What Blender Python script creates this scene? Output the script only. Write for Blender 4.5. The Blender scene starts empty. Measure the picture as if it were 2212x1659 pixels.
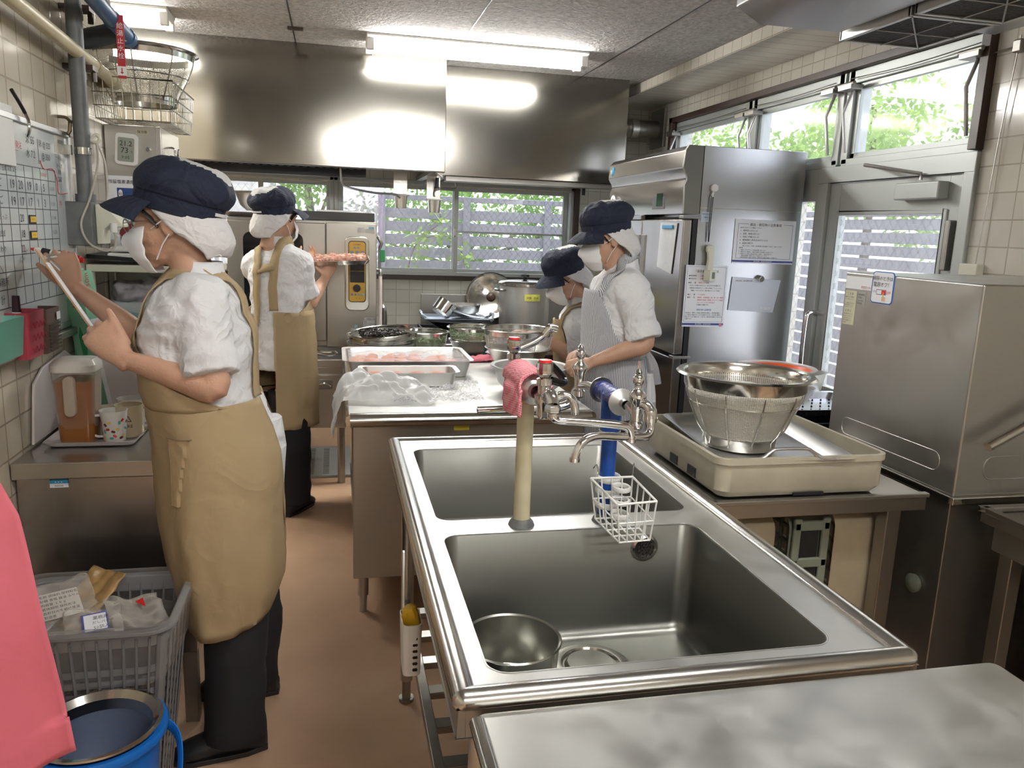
import bpy, bmesh, math, random
import numpy as np
from mathutils import Vector, Matrix, noise
random.seed(7)
PI = math.pi
S = bpy.context.scene
COL = S.collection
# ---------------- camera, world, lights, exposure ----------------
FPX = 1697.3
cam_d = bpy.data.cameras.new('camera'); cam = bpy.data.objects.new('camera', cam_d); COL.objects.link(cam)
cam_d.sensor_width = 36; cam_d.lens = FPX / 2212 * 36; cam_d.clip_start = .02; cam_d.clip_end = 200
_y, _p, _r = -.22524643, -.1935733, .03623424
_f = Vector((-math.sin(_y)*math.cos(_p), math.cos(_y)*math.cos(_p), math.sin(_p)))
_a = Vector((math.cos(_y), math.sin(_y), 0)); _b = _a.cross(_f)
_u = _b*math.cos(_r) - _a*math.sin(_r); _c = _a*math.cos(_r) + _b*math.sin(_r)
cam.matrix_world = Matrix(((_c.x, _u.x, -_f.x, 0), (_c.y, _u.y, -_f.y, 0), (_c.z, _u.z, -_f.z, 1.5), (0, 0, 0, 1)))
S.camera = cam
S.view_settings.view_transform = 'Standard'; S.view_settings.look = 'None'
S.view_settings.gamma = 1; S.view_settings.use_curve_mapping = False
S.view_settings.exposure = 1.55
S.cycles.max_bounces = 8; S.cycles.glossy_bounces = 5; S.cycles.diffuse_bounces = 4
S.cycles.transparent_max_bounces = 16; S.cycles.sample_clamp_indirect = 4; S.cycles.use_denoising = True
W = bpy.data.worlds.new('world'); S.world = W; W.use_nodes = True
_n = W.node_tree.nodes; _l = W.node_tree.links
_bg = _n['Background']
_sky = _n.new('ShaderNodeTexSky'); _sky.sky_type = 'HOSEK_WILKIE'; _sky.turbidity = 6; _sky.ground_albedo = .4
_sky.sun_direction = Vector((-.35, -.5, .8)).normalized()
_mx = _n.new('ShaderNodeMixRGB'); _mx.inputs[0].default_value = .8; _mx.inputs[2].default_value = (1.0, 1.04, 1.1, 1)
_l.new(_sky.outputs[0], _mx.inputs[1]); _l.new(_mx.outputs[0], _bg.inputs[0]); _bg.inputs[1].default_value = 1.15
def lamp(name, kind, energy, loc, rot=(0, 0, 0), **k):
    d = bpy.data.lights.new(name, kind); d.energy = energy
    for a, b in k.items(): setattr(d, a, b)
    o = bpy.data.objects.new(name, d); o.location = loc; o.rotation_euler = rot; COL.objects.link(o); return o
lamp('sun', 'SUN', 1.6, (0, 0, 10), (math.radians(-6), math.radians(12), 0), angle=.02, color=(1, .95, .85))

# ---------------- helpers ----------------
def V(*a): return Vector(a[0] if len(a) == 1 else a)
def worldloc(o):
    l = Vector((0, 0, 0))
    while o: l += o.location; o = o.parent
    return l
def tag(o, label=None, cat=None, group=None, kind=None):
    if label: o['label'] = label
    if cat: o['category'] = cat
    if group: o['group'] = group
    if kind: o['kind'] = kind
    return o
def thing(name, label, cat, loc=(0, 0, 0), group=None):
    o = bpy.data.objects.new(name, None); COL.objects.link(o); o.location = loc; o.empty_display_size = .05
    return tag(o, label, cat, group)
def copytree(o, parent=None):
    c = o.copy(); COL.objects.link(c); c.parent = parent
    for ch in list(o.children): copytree(ch, c)
    return c
XF = None
class MB:
    def __init__(s): s.v = []; s.f = []
    def add(s, vs, fs, M=None):
        b = len(s.v)
        s.v += [tuple(M @ Vector(v)) for v in vs] if M else [tuple(v) for v in vs]
        s.f += [tuple(i + b for i in f) for f in fs]; return s
    def box(s, a, b, M=None):
        x0, y0, z0 = [min(p, q) for p, q in zip(a, b)]; x1, y1, z1 = [max(p, q) for p, q in zip(a, b)]
        vs = [(x0,y0,z0),(x1,y0,z0),(x1,y1,z0),(x0,y1,z0),(x0,y0,z1),(x1,y0,z1),(x1,y1,z1),(x0,y1,z1)]
        return s.add(vs, [(3,2,1,0),(4,5,6,7),(0,1,5,4),(1,2,6,5),(2,3,7,6),(3,0,4,7)], M)
    def loft(s, secs, n=16, cap=True, closed=True, ex=1.0, t0=0, t1=2*PI, M=None):
        vs = []; m = n if closed else n + 1
        for c, a, b in secs:
            c = Vector(c); a = Vector(a); b = Vector(b)
            for i in range(m):
                t = t0 + (t1 - t0)*i/n; ct, st = math.cos(t), math.sin(t)
                if ex != 1: ct = math.copysign(abs(ct)**ex, ct); st = math.copysign(abs(st)**ex, st)
                vs.append(c + a*ct + b*st)
        fs = []
        for k in range(len(secs) - 1):
            for i in range(n):
                j = (i + 1) % m if closed else i + 1
                fs.append((k*m + i, k*m + j, (k+1)*m + j, (k+1)*m + i))
        if cap and closed:
            fs.append(tuple(range(m))[::-1]); fs.append(tuple((len(secs)-1)*m + i for i in range(m)))
        return s.add(vs, fs, M)
    def tube(s, pts, r, n=10, flat=None, cap=True, M=None, closed=False):
        pts = [Vector(p) for p in pts]; N = len(pts)
        rs = r if isinstance(r, (list, tuple)) else [r]*N
        up = Vector(flat) if flat else None; secs = []; prev = None
        for i, p in enumerate(pts):
            if closed: t = pts[(i+1) % N] - pts[i-1]
            else: t = pts[min(i+1, N-1)] - pts[max(i-1, 0)]
            t.normalize()
            if up is None and prev is None: up0 = Vector((0, 0, 1)) if abs(t.z) < .9 else Vector((1, 0, 0)); a = t.cross(up0)
            elif up is not None: a = t.cross(up)
            else: a = prev - t*prev.dot(t)
            a.normalize(); prev = a; b = a.cross(t)
            q = rs[i]; q = q if isinstance(q, (list, tuple)) else (q, q)
            secs.append((p, a*q[0], b*q[1]))
        if closed: secs.append(secs[0]); cap = False
        return s.loft(secs, n, cap, M=M)
    def cyl(s, p, q, r, n=20, r2=None, cap=True): return s.tube([p, q], [r, r if r2 is None else r2], n, cap=cap)
    def lathe(s, prof, c=(0, 0, 0), n=32, M=None, cap=False):
        c = Vector(c); secs = [(c + Vector((0, 0, z)), (max(r, 1e-5), 0, 0), (0, max(r, 1e-5), 0)) for r, z in prof]
        return s.loft(secs, n, cap, M=M)
    def ball(s, c, r, n=14, M=None, rot=None):
        r = r if isinstance(r, (list, tuple)) else (r, r, r); m = n//2 + 1; R = rot or Matrix.Identity(3); secs = []
        for k in range(m + 1):
            t = -PI/2 + PI*k/m; w = max(math.cos(t), 1e-4)
            secs.append((Vector(c) + R @ Vector((0, 0, r[2]*math.sin(t))), R @ Vector((r[0]*w, 0, 0)), R @ Vector((0, r[1]*w, 0))))
        return s.loft(secs, n, True, M=M)
    def prism(s, poly, axis, a, b, M=None):
        # poly in the two other axes, cyclic order (x: y,z / y: x,z / z: x,y)
        def p3(u, v, w): return {'x': (w, u, v), 'y': (u, w, v), 'z': (u, v, w)}[axis]
        n = len(poly); vs = [p3(u, v, a) for u, v in poly] + [p3(u, v, b) for u, v in poly]
        fs = [tuple(range(n))[::-1], tuple(range(n, 2*n))] + [(i, (i+1) % n, n + (i+1) % n, n + i) for i in range(n)]
        return s.add(vs, fs, M)
    def grid(s, fn, nu, nv, M=None):
        vs = [fn(i/nu, j/nv) for j in range(nv+1) for i in range(nu+1)]
        fs = [(j*(nu+1)+i, j*(nu+1)+i+1, (j+1)*(nu+1)+i+1, (j+1)*(nu+1)+i) for j in range(nv) for i in range(nu)]
        return s.add(vs, fs, M)
    def build(s, name, mat, parent=None, bev=0, seg=2, sub=0, solid=0, smooth=40, remesh=0, sm=0, fn=None, offs=-1):
        me = bpy.data.meshes.new(name); wl = worldloc(parent)
        if XF: s.v = [XF(v) for v in s.v]
        me.from_pydata([(v[0]-wl.x, v[1]-wl.y, v[2]-wl.z) for v in s.v], [], s.f); me.update()
        bm = bmesh.new(); bm.from_mesh(me); bmesh.ops.remove_doubles(bm, verts=bm.verts, dist=1e-6)
        bmesh.ops.recalc_face_normals(bm, faces=bm.faces); bm.to_mesh(me); bm.free()
        o = bpy.data.objects.new(name, me); COL.objects.link(o); o.parent = parent
        if bev and smooth:
            for p in me.polygons: p.use_smooth = True
            me.set_sharp_from_angle(angle=math.radians(min(smooth, 60)))
        if remesh:
            m = o.modifiers.new('r', 'REMESH'); m.mode = 'VOXEL'; m.voxel_size = remesh; m.use_smooth_shade = True
            if sm: k = o.modifiers.new('s', 'SMOOTH'); k.iterations = sm; k.factor = .5
        if solid: m = o.modifiers.new('so', 'SOLIDIFY'); m.thickness = solid; m.offset = offs
        if bev: m = o.modifiers.new('b', 'BEVEL'); m.width = bev; m.segments = seg; m.limit_method = 'ANGLE'; m.angle_limit = math.radians(35); m.harden_normals = True
        if sub: m = o.modifiers.new('sub', 'SUBSURF'); m.levels = sub; m.render_levels = sub
        if remesh or solid or bev or sub:
            dg = bpy.context.evaluated_depsgraph_get(); ev = o.evaluated_get(dg)
            nm = bpy.data.meshes.new_from_object(ev); o.modifiers.clear(); o.data = nm; bpy.data.meshes.remove(me); nm.name = name; me = nm
        if fn:
            me.update(); nr = [v.normal.copy() for v in me.vertices]
            for v, n_ in zip(me.vertices, nr): v.co = fn(v.co + wl, n_) - wl
            me.update()
        ms = mat if isinstance(mat, (list, tuple)) else [mat]; me.materials.clear()
        for m in ms: me.materials.append(m)
        if smooth and not bev:
            for p in me.polygons: p.use_smooth = True
            if smooth < 180 and not remesh: me.set_sharp_from_angle(angle=math.radians(smooth))
        return o
def arc(c, r, a0, a1, n, u=(1, 0, 0), v=(0, 0, 1)):
    c = Vector(c); u = Vector(u); v = Vector(v)
    return [c + u*(r*math.cos(a0+(a1-a0)*i/n)) + v*(r*math.sin(a0+(a1-a0)*i/n)) for i in range(n+1)]
def smoothpath(pts, k=6):
    P = [Vector(p) for p in pts]; out = []
    for i in range(len(P)-1):
        p0 = P[max(i-1, 0)]; p1 = P[i]; p2 = P[i+1]; p3 = P[min(i+2, len(P)-1)]
        for j in range(k):
            t = j/k; out.append(.5*((2*p1) + (p2-p0)*t + (2*p0-5*p1+4*p2-p3)*t*t + (3*p1-p0-3*p2+p3)*t**3))
    return out + [P[-1]]
def lerps(vals, k=6):   # catmull for scalars, same sampling as smoothpath
    return [v.x for v in smoothpath([(q, 0, 0) for q in vals], k)]
def rrect(w, h, r, n=5):
    o = []
    for cx, cy, a in ((w/2-r, h/2-r, 0), (-w/2+r, h/2-r, PI/2), (-w/2+r, -h/2+r, PI), (w/2-r, -h/2+r, 1.5*PI)):
        for i in range(n+1): t = a + PI/2*i/n; o.append((cx + r*math.cos(t), cy + r*math.sin(t)))
    return o
def rloft(mb, secs, r=.01, n=5):
    # rounded-rectangle horizontal sections: (cx, cy, z, w, h, r)
    m = 4*(n+1); vs = []; fs = []
    for cx, cy, z, w, h, rr in secs: vs += [(cx+x, cy+y, z) for x, y in rrect(w, h, min(rr, w/2-1e-4, h/2-1e-4), n)]
    for k in range(len(secs)-1):
        for i in range(m): j = (i+1) % m; fs.append((k*m+i, k*m+j, (k+1)*m+j, (k+1)*m+i))
    fs.append(tuple((len(secs)-1)*m+i for i in range(m)))
    mb.add(vs, fs); return mb

# ---------------- materials ----------------
MATS = {}
def mat(name, col=(.8, .8, .8), rough=.5, metal=0, em=0, emcol=None, alpha=1, trans=0, ior=1.45, coat=0, sheen=0, sss=0, noise_amt=0, noise_scale=8, bump=0, bump_scale=60, stretch=(1, 1, 1), rvar=0, spec=None, dirt=None, aniso=0):
    if name in MATS: return MATS[name]
    m = bpy.data.materials.new(name); m.use_nodes = True; N = m.node_tree.nodes; L = m.node_tree.links; B = N['Principled BSDF']
    c = tuple(col) + (1,) if len(col) == 3 else col
    B.inputs['Base Color'].default_value = c; B.inputs['Roughness'].default_value = rough; B.inputs['Metallic'].default_value = metal
    B.inputs['Alpha'].default_value = alpha; B.inputs['Transmission Weight'].default_value = trans; B.inputs['IOR'].default_value = ior
    B.inputs['Coat Weight'].default_value = coat; B.inputs['Sheen Weight'].default_value = sheen
    if aniso: B.inputs['Anisotropic'].default_value = aniso
    if spec is not None: B.inputs['Specular IOR Level'].default_value = spec
    if sss: B.inputs['Subsurface Weight'].default_value = sss; B.inputs['Subsurface Radius'].default_value = (.012, .005, .003); B.inputs['Subsurface Scale'].default_value = 1
    if em: B.inputs['Emission Color'].default_value = tuple(emcol or col) + (1,); B.inputs['Emission Strength'].default_value = em
    tc = N.new('ShaderNodeTexCoord'); mp = N.new('ShaderNodeMapping'); mp.inputs['Scale'].default_value = stretch; L.new(tc.outputs['Object'], mp.inputs[0])
    if noise_amt or rvar or dirt:
        nz = N.new('ShaderNodeTexNoise'); nz.inputs['Scale'].default_value = noise_scale; nz.inputs['Detail'].default_value = 6; L.new(mp.outputs[0], nz.inputs[0])
        if noise_amt or dirt:
            mx = N.new('ShaderNodeMixRGB'); rp = N.new('ShaderNodeMapRange'); rp.inputs[1].default_value = .25; rp.inputs[2].default_value = .8
            L.new(nz.outputs[0], rp.inputs[0]); L.new(rp.outputs[0], mx.inputs[0]); mx.inputs[1].default_value = c
            mx.inputs[2].default_value = tuple(dirt)+(1,) if dirt else tuple(q*(1-noise_amt) for q in c[:3]) + (1,)
            L.new(mx.outputs[0], B.inputs['Base Color'])
        if rvar:
            rr = N.new('ShaderNodeMapRange'); rr.inputs[1].default_value = .3; rr.inputs[2].default_value = .7; rr.inputs[3].default_value = rough - rvar; rr.inputs[4].default_value = rough + rvar
            L.new(nz.outputs[0], rr.inputs[0]); L.new(rr.outputs[0], B.inputs['Roughness'])
    if bump:
        n2 = N.new('ShaderNodeTexNoise'); n2.inputs['Scale'].default_value = bump_scale; n2.inputs['Detail'].default_value = 4; L.new(mp.outputs[0], n2.inputs[0])
        bp = N.new('ShaderNodeBump'); bp.inputs['Strength'].default_value = bump; bp.inputs['Distance'].default_value = .01; L.new(n2.outputs[0], bp.inputs['Height']); L.new(bp.outputs[0], B.inputs['Normal'])
    MATS[name] = m; return m
def steel(name, col=(.56, .55, .52), rough=.3, scale=30, stretch=(1, 1, 12), bump=.04, wav=0, scratch=0):
    m = mat(name, col, rough, 1)
    N = m.node_tree.nodes; L = m.node_tree.links; B = N['Principled BSDF']
    tc = N.new('ShaderNodeTexCoord'); mp = N.new('ShaderNodeMapping'); mp.inputs['Scale'].default_value = stretch; L.new(tc.outputs['Object'], mp.inputs[0])
    n1 = N.new('ShaderNodeTexNoise'); n1.inputs['Scale'].default_value = scale; n1.inputs['Detail'].default_value = 5; L.new(mp.outputs[0], n1.inputs[0])
    b1 = N.new('ShaderNodeBump'); b1.inputs['Strength'].default_value = bump; b1.inputs['Distance'].default_value = .002; L.new(n1.outputs[0], b1.inputs['Height'])
    out = b1
    if wav:
        n2 = N.new('ShaderNodeTexNoise'); n2.inputs['Scale'].default_value = 2.2; n2.inputs['Detail'].default_value = 0; L.new(tc.outputs['Object'], n2.inputs[0])
        b2 = N.new('ShaderNodeBump'); b2.inputs['Strength'].default_value = 1; b2.inputs['Distance'].default_value = wav; L.new(n2.outputs[0], b2.inputs['Height']); L.new(b1.outputs[0], b2.inputs['Normal']); out = b2
    if scratch:
        w = N.new('ShaderNodeTexNoise'); w.inputs['Scale'].default_value = 14; w.inputs['Detail'].default_value = 5; w.inputs['Distortion'].default_value = 0; L.new(tc.outputs['Object'], w.inputs[0])
        rr = N.new('ShaderNodeMapRange'); rr.inputs[1].default_value = .3; rr.inputs[2].default_value = .7; rr.inputs[3].default_value = rough-.07; rr.inputs[4].default_value = rough+scratch
        L.new(w.outputs[0], rr.inputs[0]); L.new(rr.outputs[0], B.inputs['Roughness'])
    L.new(out.outputs[0], B.inputs['Normal']); return m
def glassy(name, tint=(.97, .98, 1), gl=.08, wire=None, haze=0):
    if name in MATS: return MATS[name]
    m = bpy.data.materials.new(name); m.use_nodes = True; N = m.node_tree.nodes; L = m.node_tree.links; N.remove(N['Principled BSDF'])
    out = N['Material Output']; t = N.new('ShaderNodeBsdfTransparent'); t.inputs[0].default_value = tuple(tint)+(1,)
    g = N.new('ShaderNodeBsdfGlossy'); g.inputs['Roughness'].default_value = .02; mx = N.new('ShaderNodeMixShader'); mx.inputs[0].default_value = gl
    L.new(t.outputs[0], mx.inputs[1]); L.new(g.outputs[0], mx.inputs[2]); last = mx
    if haze:
        d = N.new('ShaderNodeBsdfTranslucent'); d.inputs[0].default_value = (.9, .9, .95, 1); m3 = N.new('ShaderNodeMixShader'); m3.inputs[0].default_value = haze
        L.new(last.outputs[0], m3.inputs[1]); L.new(d.outputs[0], m3.inputs[2]); last = m3
    if wire:
        ax, pitch, wd = wire
        ge = N.new('ShaderNodeNewGeometry'); sx = N.new('ShaderNodeSeparateXYZ'); L.new(ge.outputs['Position'], sx.inputs[0])
        def mth(op, a, b=None):
            q = N.new('ShaderNodeMath'); q.operation = op
            for i, z in enumerate((a, b)):
                if z is None: continue
                if isinstance(z, (int, float)): q.inputs[i].default_value = z
                else: L.new(z, q.inputs[i])
            return q.outputs[0]
        U = sx.outputs[ax]; Z = mth('MULTIPLY', sx.outputs[2], .8)
        def line(e): return mth('LESS_THAN', mth('ABSOLUTE', mth('SUBTRACT', mth('FRACT', mth('DIVIDE', e, pitch)), .5)), wd)
        k = mth('MAXIMUM', line(mth('ADD', U, Z)), line(mth('SUBTRACT', U, Z)))
        d = N.new('ShaderNodeBsdfDiffuse'); d.inputs[0].default_value = (.40, .40, .43, 1); m2 = N.new('ShaderNodeMixShader')
        L.new(k, m2.inputs[0]); L.new(last.outputs[0], m2.inputs[1]); L.new(d.outputs[0], m2.inputs[2]); last = m2
    L.new(last.outputs[0], out.inputs[0]); MATS[name] = m; return m
def film(name, col=(.9, .92, .95), amt=.25, rough=.15, bump=0):
    # thin plastic: mostly clear with some white scatter and gloss
    if name in MATS: return MATS[name]
    m = bpy.data.materials.new(name); m.use_nodes = True; N = m.node_tree.nodes; L = m.node_tree.links
    B = N['Principled BSDF']; B.inputs['Base Color'].default_value = tuple(col)+(1,); B.inputs['Roughness'].default_value = rough
    t = N.new('ShaderNodeBsdfTransparent'); mx = N.new('ShaderNodeMixShader'); fr = N.new('ShaderNodeLayerWeight'); fr.inputs[0].default_value = .35
    ad = N.new('ShaderNodeMath'); ad.operation = 'MULTIPLY_ADD'; L.new(fr.outputs['Facing'], ad.inputs[0]); ad.inputs[1].default_value = .6; ad.inputs[2].default_value = amt; ad.use_clamp = True
    L.new(ad.outputs[0], mx.inputs[0]); L.new(t.outputs[0], mx.inputs[1]); L.new(B.outputs[0], mx.inputs[2]); L.new(mx.outputs[0], N['Material Output'].inputs[0]); MATS[name] = m; return m
def meshmat(name, col=(.5, .5, .48), pitch=.004, fill=.5, mode='cyl', metal=1, rough=.3):
    # woven wire: fine holes; object-space lines of latitude/longitude or plane
    if name in MATS: return MATS[name]
    m = bpy.data.materials.new(name); m.use_nodes = True; N = m.node_tree.nodes; L = m.node_tree.links
    B = N['Principled BSDF']; B.inputs['Base Color'].default_value = tuple(col)+(1,); B.inputs['Metallic'].default_value = metal*.6; B.inputs['Roughness'].default_value = rough
    tc = N.new('ShaderNodeTexCoord'); sx = N.new('ShaderNodeSeparateXYZ'); L.new(tc.outputs['Object'], sx.inputs[0])
    def mth(op, a, b=None):
        q = N.new('ShaderNodeMath'); q.operation = op
        for i, z in enumerate((a, b)):
            if z is None: continue
            if isinstance(z, (int, float)): q.inputs[i].default_value = z
            else: L.new(z, q.inputs[i])
        return q.outputs[0]
    def line(e, w): return mth('LESS_THAN', mth('FRACT', e), w)
    if mode == 'cyl':
        an = mth('ARCTAN2', sx.outputs[1], sx.outputs[0]); k = mth('MAXIMUM', line(mth('MULTIPLY', an, .12/pitch), fill*.55), line(mth('DIVIDE', sx.outputs[2], pitch), fill*.55))
    else: k = mth('MAXIMUM', line(mth('DIVIDE', sx.outputs[0], pitch), fill*.55), line(mth('DIVIDE', sx.outputs[1], pitch), fill*.55))
    t = N.new('ShaderNodeBsdfTransparent'); mx = N.new('ShaderNodeMixShader')
    L.new(k, mx.inputs[0]); L.new(t.outputs[0], mx.inputs[1]); L.new(B.outputs[0], mx.inputs[2]); L.new(mx.outputs[0], N['Material Output'].inputs[0]); MATS[name] = m; return m
def tile(name, u, col, grout, size=.1, rough=.12, off=(0, 0), mort=.03, dirt=.15):
    m = bpy.data.materials.new(name); m.use_nodes = True; N = m.node_tree.nodes; L = m.node_tree.links; B = N['Principled BSDF']
    ge = N.new('ShaderNodeNewGeometry'); sx = N.new('ShaderNodeSeparateXYZ'); L.new(ge.outputs['Position'], sx.inputs[0])
    cb = N.new('ShaderNodeCombineXYZ'); a1 = N.new('ShaderNodeMath'); a1.inputs[1].default_value = off[0]; a2 = N.new('ShaderNodeMath'); a2.inputs[1].default_value = off[1]
    L.new(sx.outputs[u], a1.inputs[0]); L.new(sx.outputs[2], a2.inputs[0]); L.new(a1.outputs[0], cb.inputs[0]); L.new(a2.outputs[0], cb.inputs[1])
    br = N.new('ShaderNodeTexBrick'); br.offset = 0; br.inputs['Scale'].default_value = 1; br.inputs['Brick Width'].default_value = size; br.inputs['Row Height'].default_value = size
    br.inputs['Mortar Size'].default_value = size*mort; br.inputs['Mortar Smooth'].default_value = .3; br.inputs['Bias'].default_value = 0
    br.inputs['Color1'].default_value = tuple(col)+(1,); br.inputs['Color2'].default_value = tuple(c*.93 for c in col)+(1,); br.inputs['Mortar'].default_value = tuple(grout)+(1,)
    L.new(cb.outputs[0], br.inputs[0])
    nz = N.new('ShaderNodeTexNoise'); nz.inputs['Scale'].default_value = 2.5; nz.inputs['Detail'].default_value = 6; L.new(ge.outputs['Position'], nz.inputs[0])
    mx = N.new('ShaderNodeMixRGB'); mx.blend_type = 'MULTIPLY'; rp = N.new('ShaderNodeMapRange'); rp.inputs[1].default_value = .4; rp.inputs[2].default_value = .75; rp.inputs[4].default_value = dirt
    L.new(nz.outputs[0], rp.inputs[0]); L.new(rp.outputs[0], mx.inputs[0]); L.new(br.outputs[0], mx.inputs[1]); mx.inputs[2].default_value = (.45, .38, .28, 1); L.new(mx.outputs[0], B.inputs['Base Color'])
    B.inputs['Roughness'].default_value = rough
    iv = N.new('ShaderNodeMath'); iv.operation = 'SUBTRACT'; iv.inputs[0].default_value = 1; L.new(br.outputs['Fac'], iv.inputs[1])
    n3 = N.new('ShaderNodeTexNoise'); n3.inputs['Scale'].default_value = 9; L.new(ge.outputs['Position'], n3.inputs[0]); ad = N.new('ShaderNodeMath'); ad.operation = 'MULTIPLY_ADD'; ad.inputs[1].default_value = .25
    L.new(n3.outputs[0], ad.inputs[0]); L.new(iv.outputs[0], ad.inputs[2])
    bp = N.new('ShaderNodeBump'); bp.inputs['Strength'].default_value = .5; bp.inputs['Distance'].default_value = .003; L.new(ad.outputs[0], bp.inputs['Height']); L.new(bp.outputs[0], B.inputs['Normal'])
    return m
M_ss = steel('brushed steel')
M_ssd = steel('dull steel', (.36, .35, .33), .4)
M_hood = steel('hood steel', (.33, .315, .285), .14, scale=25, stretch=(.6, 1, 6), bump=.012, wav=.005)
M_top = steel('worktop steel', (.66, .66, .64), .40, scale=40, stretch=(1, 1, 1), bump=.05, scratch=.1)
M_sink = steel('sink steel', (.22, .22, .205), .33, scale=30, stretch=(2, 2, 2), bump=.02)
M_fr = steel('fridge steel', (.5, .5, .51), .27, stretch=(14, 14, 1))
M_pol = mat('polished steel', (.68, .67, .63), .13, 1, noise_amt=.06)
M_chr = mat('chrome', (.82, .82, .82), .06, 1)
M_alu = mat('aluminium', (.62, .62, .62), .38, 1, noise_amt=.1)
M_alp = mat('satin aluminium frame', (.5, .53, .52), .4, .35, noise_amt=.12, noise_scale=3)
M_blk = mat('black', (.012, .012, .014), .45)
M_dk = mat('dark void', (.01, .01, .01), .7)
M_wht = mat('white plastic', (.82, .82, .8), .35)
M_iv = mat('ivory plastic', (.70, .66, .52), .4, noise_amt=.1)
M_pap = mat('paper', (.82, .84, .88), .6)
M_red = mat('red plastic', (.62, .02, .02), .35)
M_gal = mat('galvanised pipe', (.17, .18, .18), .6, .25, noise_amt=.35, noise_scale=25)
M_brn = mat('brown trim', (.06, .035, .028), .4, noise_amt=.3)
M_nvy = mat('navy ink', (.02, .03, .12), .5)
M_ink = mat('ink black', (.02, .02, .025), .6)
M_rink = mat('red ink', (.6, .03, .04), .6)

def textmesh(name, items, o, u, v, m, parent, lift=.0012):
    # items: (string, size, pu, pv [, align [, angle]]) on plane o + u*pu + v*pv
    o = Vector(o); u = Vector(u).normalized(); v = Vector(v).normalized(); n = u.cross(v); wl = worldloc(parent)
    vs = []; fs = []
    for it in items:
        cu = bpy.data.curves.new('t', 'FONT'); cu.body = it[0]; cu.size = it[1]; cu.resolution_u = 2 if it[1] > .02 else 1
        cu.align_x = it[4] if len(it) > 4 else 'LEFT'
        if len(it) > 6: cu.space_character = it[6]
        t = bpy.data.objects.new('t', cu); COL.objects.link(t)
        me = bpy.data.meshes.new_from_object(t.evaluated_get(bpy.context.evaluated_depsgraph_get()))
        an = it[5] if len(it) > 5 else 0; ca, sa = math.cos(an), math.sin(an); b = len(vs)
        for w in me.vertices:
            x = w.co.x*ca - w.co.y*sa; y = w.co.x*sa + w.co.y*ca; vs.append(o + u*(it[2]+x) + v*(it[3]+y) + n*lift - wl)
        fs += [tuple(i+b for i in p.vertices) for p in me.polygons]
        bpy.data.objects.remove(t); bpy.data.curves.remove(cu); bpy.data.meshes.remove(me)
    me = bpy.data.meshes.new(name); me.from_pydata(vs, [], fs); me.materials.append(m); ob = bpy.data.objects.new(name, me); COL.objects.link(ob); ob.parent = parent; return ob
def panel(mb, o, u, v, a0, b0, a1, b1, t0=0, t1=.001):
    # thin slab lying on a plane: from (a0,b0) to (a1,b1), thickness t0..t1 along u x v
    o = Vector(o); u = Vector(u).normalized(); v = Vector(v).normalized(); n = u.cross(v)
    M = Matrix(((u.x, v.x, n.x, o.x), (u.y, v.y, n.y, o.y), (u.z, v.z, n.z, o.z), (0, 0, 0, 1)))
    return mb.box((a0, b0, t0), (a1, b1, t1), M)

# ---------------- the room ----------------
def struct(o): o['kind'] = 'structure'; return o
M_tb = tile('wall tile back', 0, (.66, .66, .60), (.46, .45, .41), off=(.04, -.02))
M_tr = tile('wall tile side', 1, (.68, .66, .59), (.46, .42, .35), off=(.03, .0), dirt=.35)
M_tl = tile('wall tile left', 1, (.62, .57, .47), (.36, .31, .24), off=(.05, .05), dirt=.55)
M_ceil = mat('sprayed ceiling', (.50, .485, .46), .95, bump=1, bump_scale=55, noise_amt=.5, noise_scale=45)
M_flo = mat('floor coating', (.74, .49, .32), .42, dirt=(.46, .29, .18), noise_scale=1.8, bump=.12, bump_scale=220, rvar=.1)
M_white = mat('white wall', (.6, .58, .54), .7)
YB = 6.1; XR = 2.42; XL = -.85; ZC = 2.52
struct(MB().box((-2.2, -2.6, -.1), (2.6, 6.3, 0)).build('floor', M_flo, smooth=0))
m = MB().box((-2.2, -2.6, ZC), (2.6, 6.3, ZC+.12)); ceil = struct(m.build('ceiling', M_ceil, smooth=0))
for x in (-1.12, -.21, .705, 1.62): MB().box((x-.0035, -2.5, ZC-.0015), (x+.0035, YB, ZC+.001)).build('ceiling_joint', M_blk, ceil, smooth=0)
MB().box((-.235, 4.62, ZC-.012), (-.155, 4.66, ZC)).build('vent_clip', M_brn, ceil, smooth=0)
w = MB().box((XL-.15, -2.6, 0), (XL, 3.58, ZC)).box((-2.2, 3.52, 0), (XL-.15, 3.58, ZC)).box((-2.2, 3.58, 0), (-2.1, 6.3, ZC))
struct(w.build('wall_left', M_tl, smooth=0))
w = MB().box((-2.1, YB, 0), (XR, YB+.15, 1.12)).box((-2.1, YB, 1.80), (XR, YB+.15, ZC)).box((1.84, YB, 1.12), (XR, YB+.15, 1.8)).box((-2.1, YB, 1.12), (-1.08, YB+.15, 1.8))
struct(w.build('wall_back', M_tb, smooth=0))
w = MB().box((XR, -2.6, 0), (XR+.15, 2.66, ZC)).box((XR, 2.66, 2.32), (XR+.15, 5.58, ZC)).box((XR, 5.58, 0), (XR+.15, 6.25, ZC)).box((XR, 4.02, 0), (XR+.15, 5.58, 1.86))
struct(w.build('wall_right', M_tr, smooth=0))
struct(MB().box((-1.25, -2.75, 0), (2.6, -2.6, ZC)).build('wall_front', mat('rear wall', (.5, .46, .40), .5), smooth=0))
M_ts = tile('soffit tile', 1, (.66, .63, .56), (.38, .34, .28), off=(.03, .04))
struct(MB().box((2.06, -2.6, 2.455), (XR, YB, ZC)).build('trim_1', M_ts, smooth=0))
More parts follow.
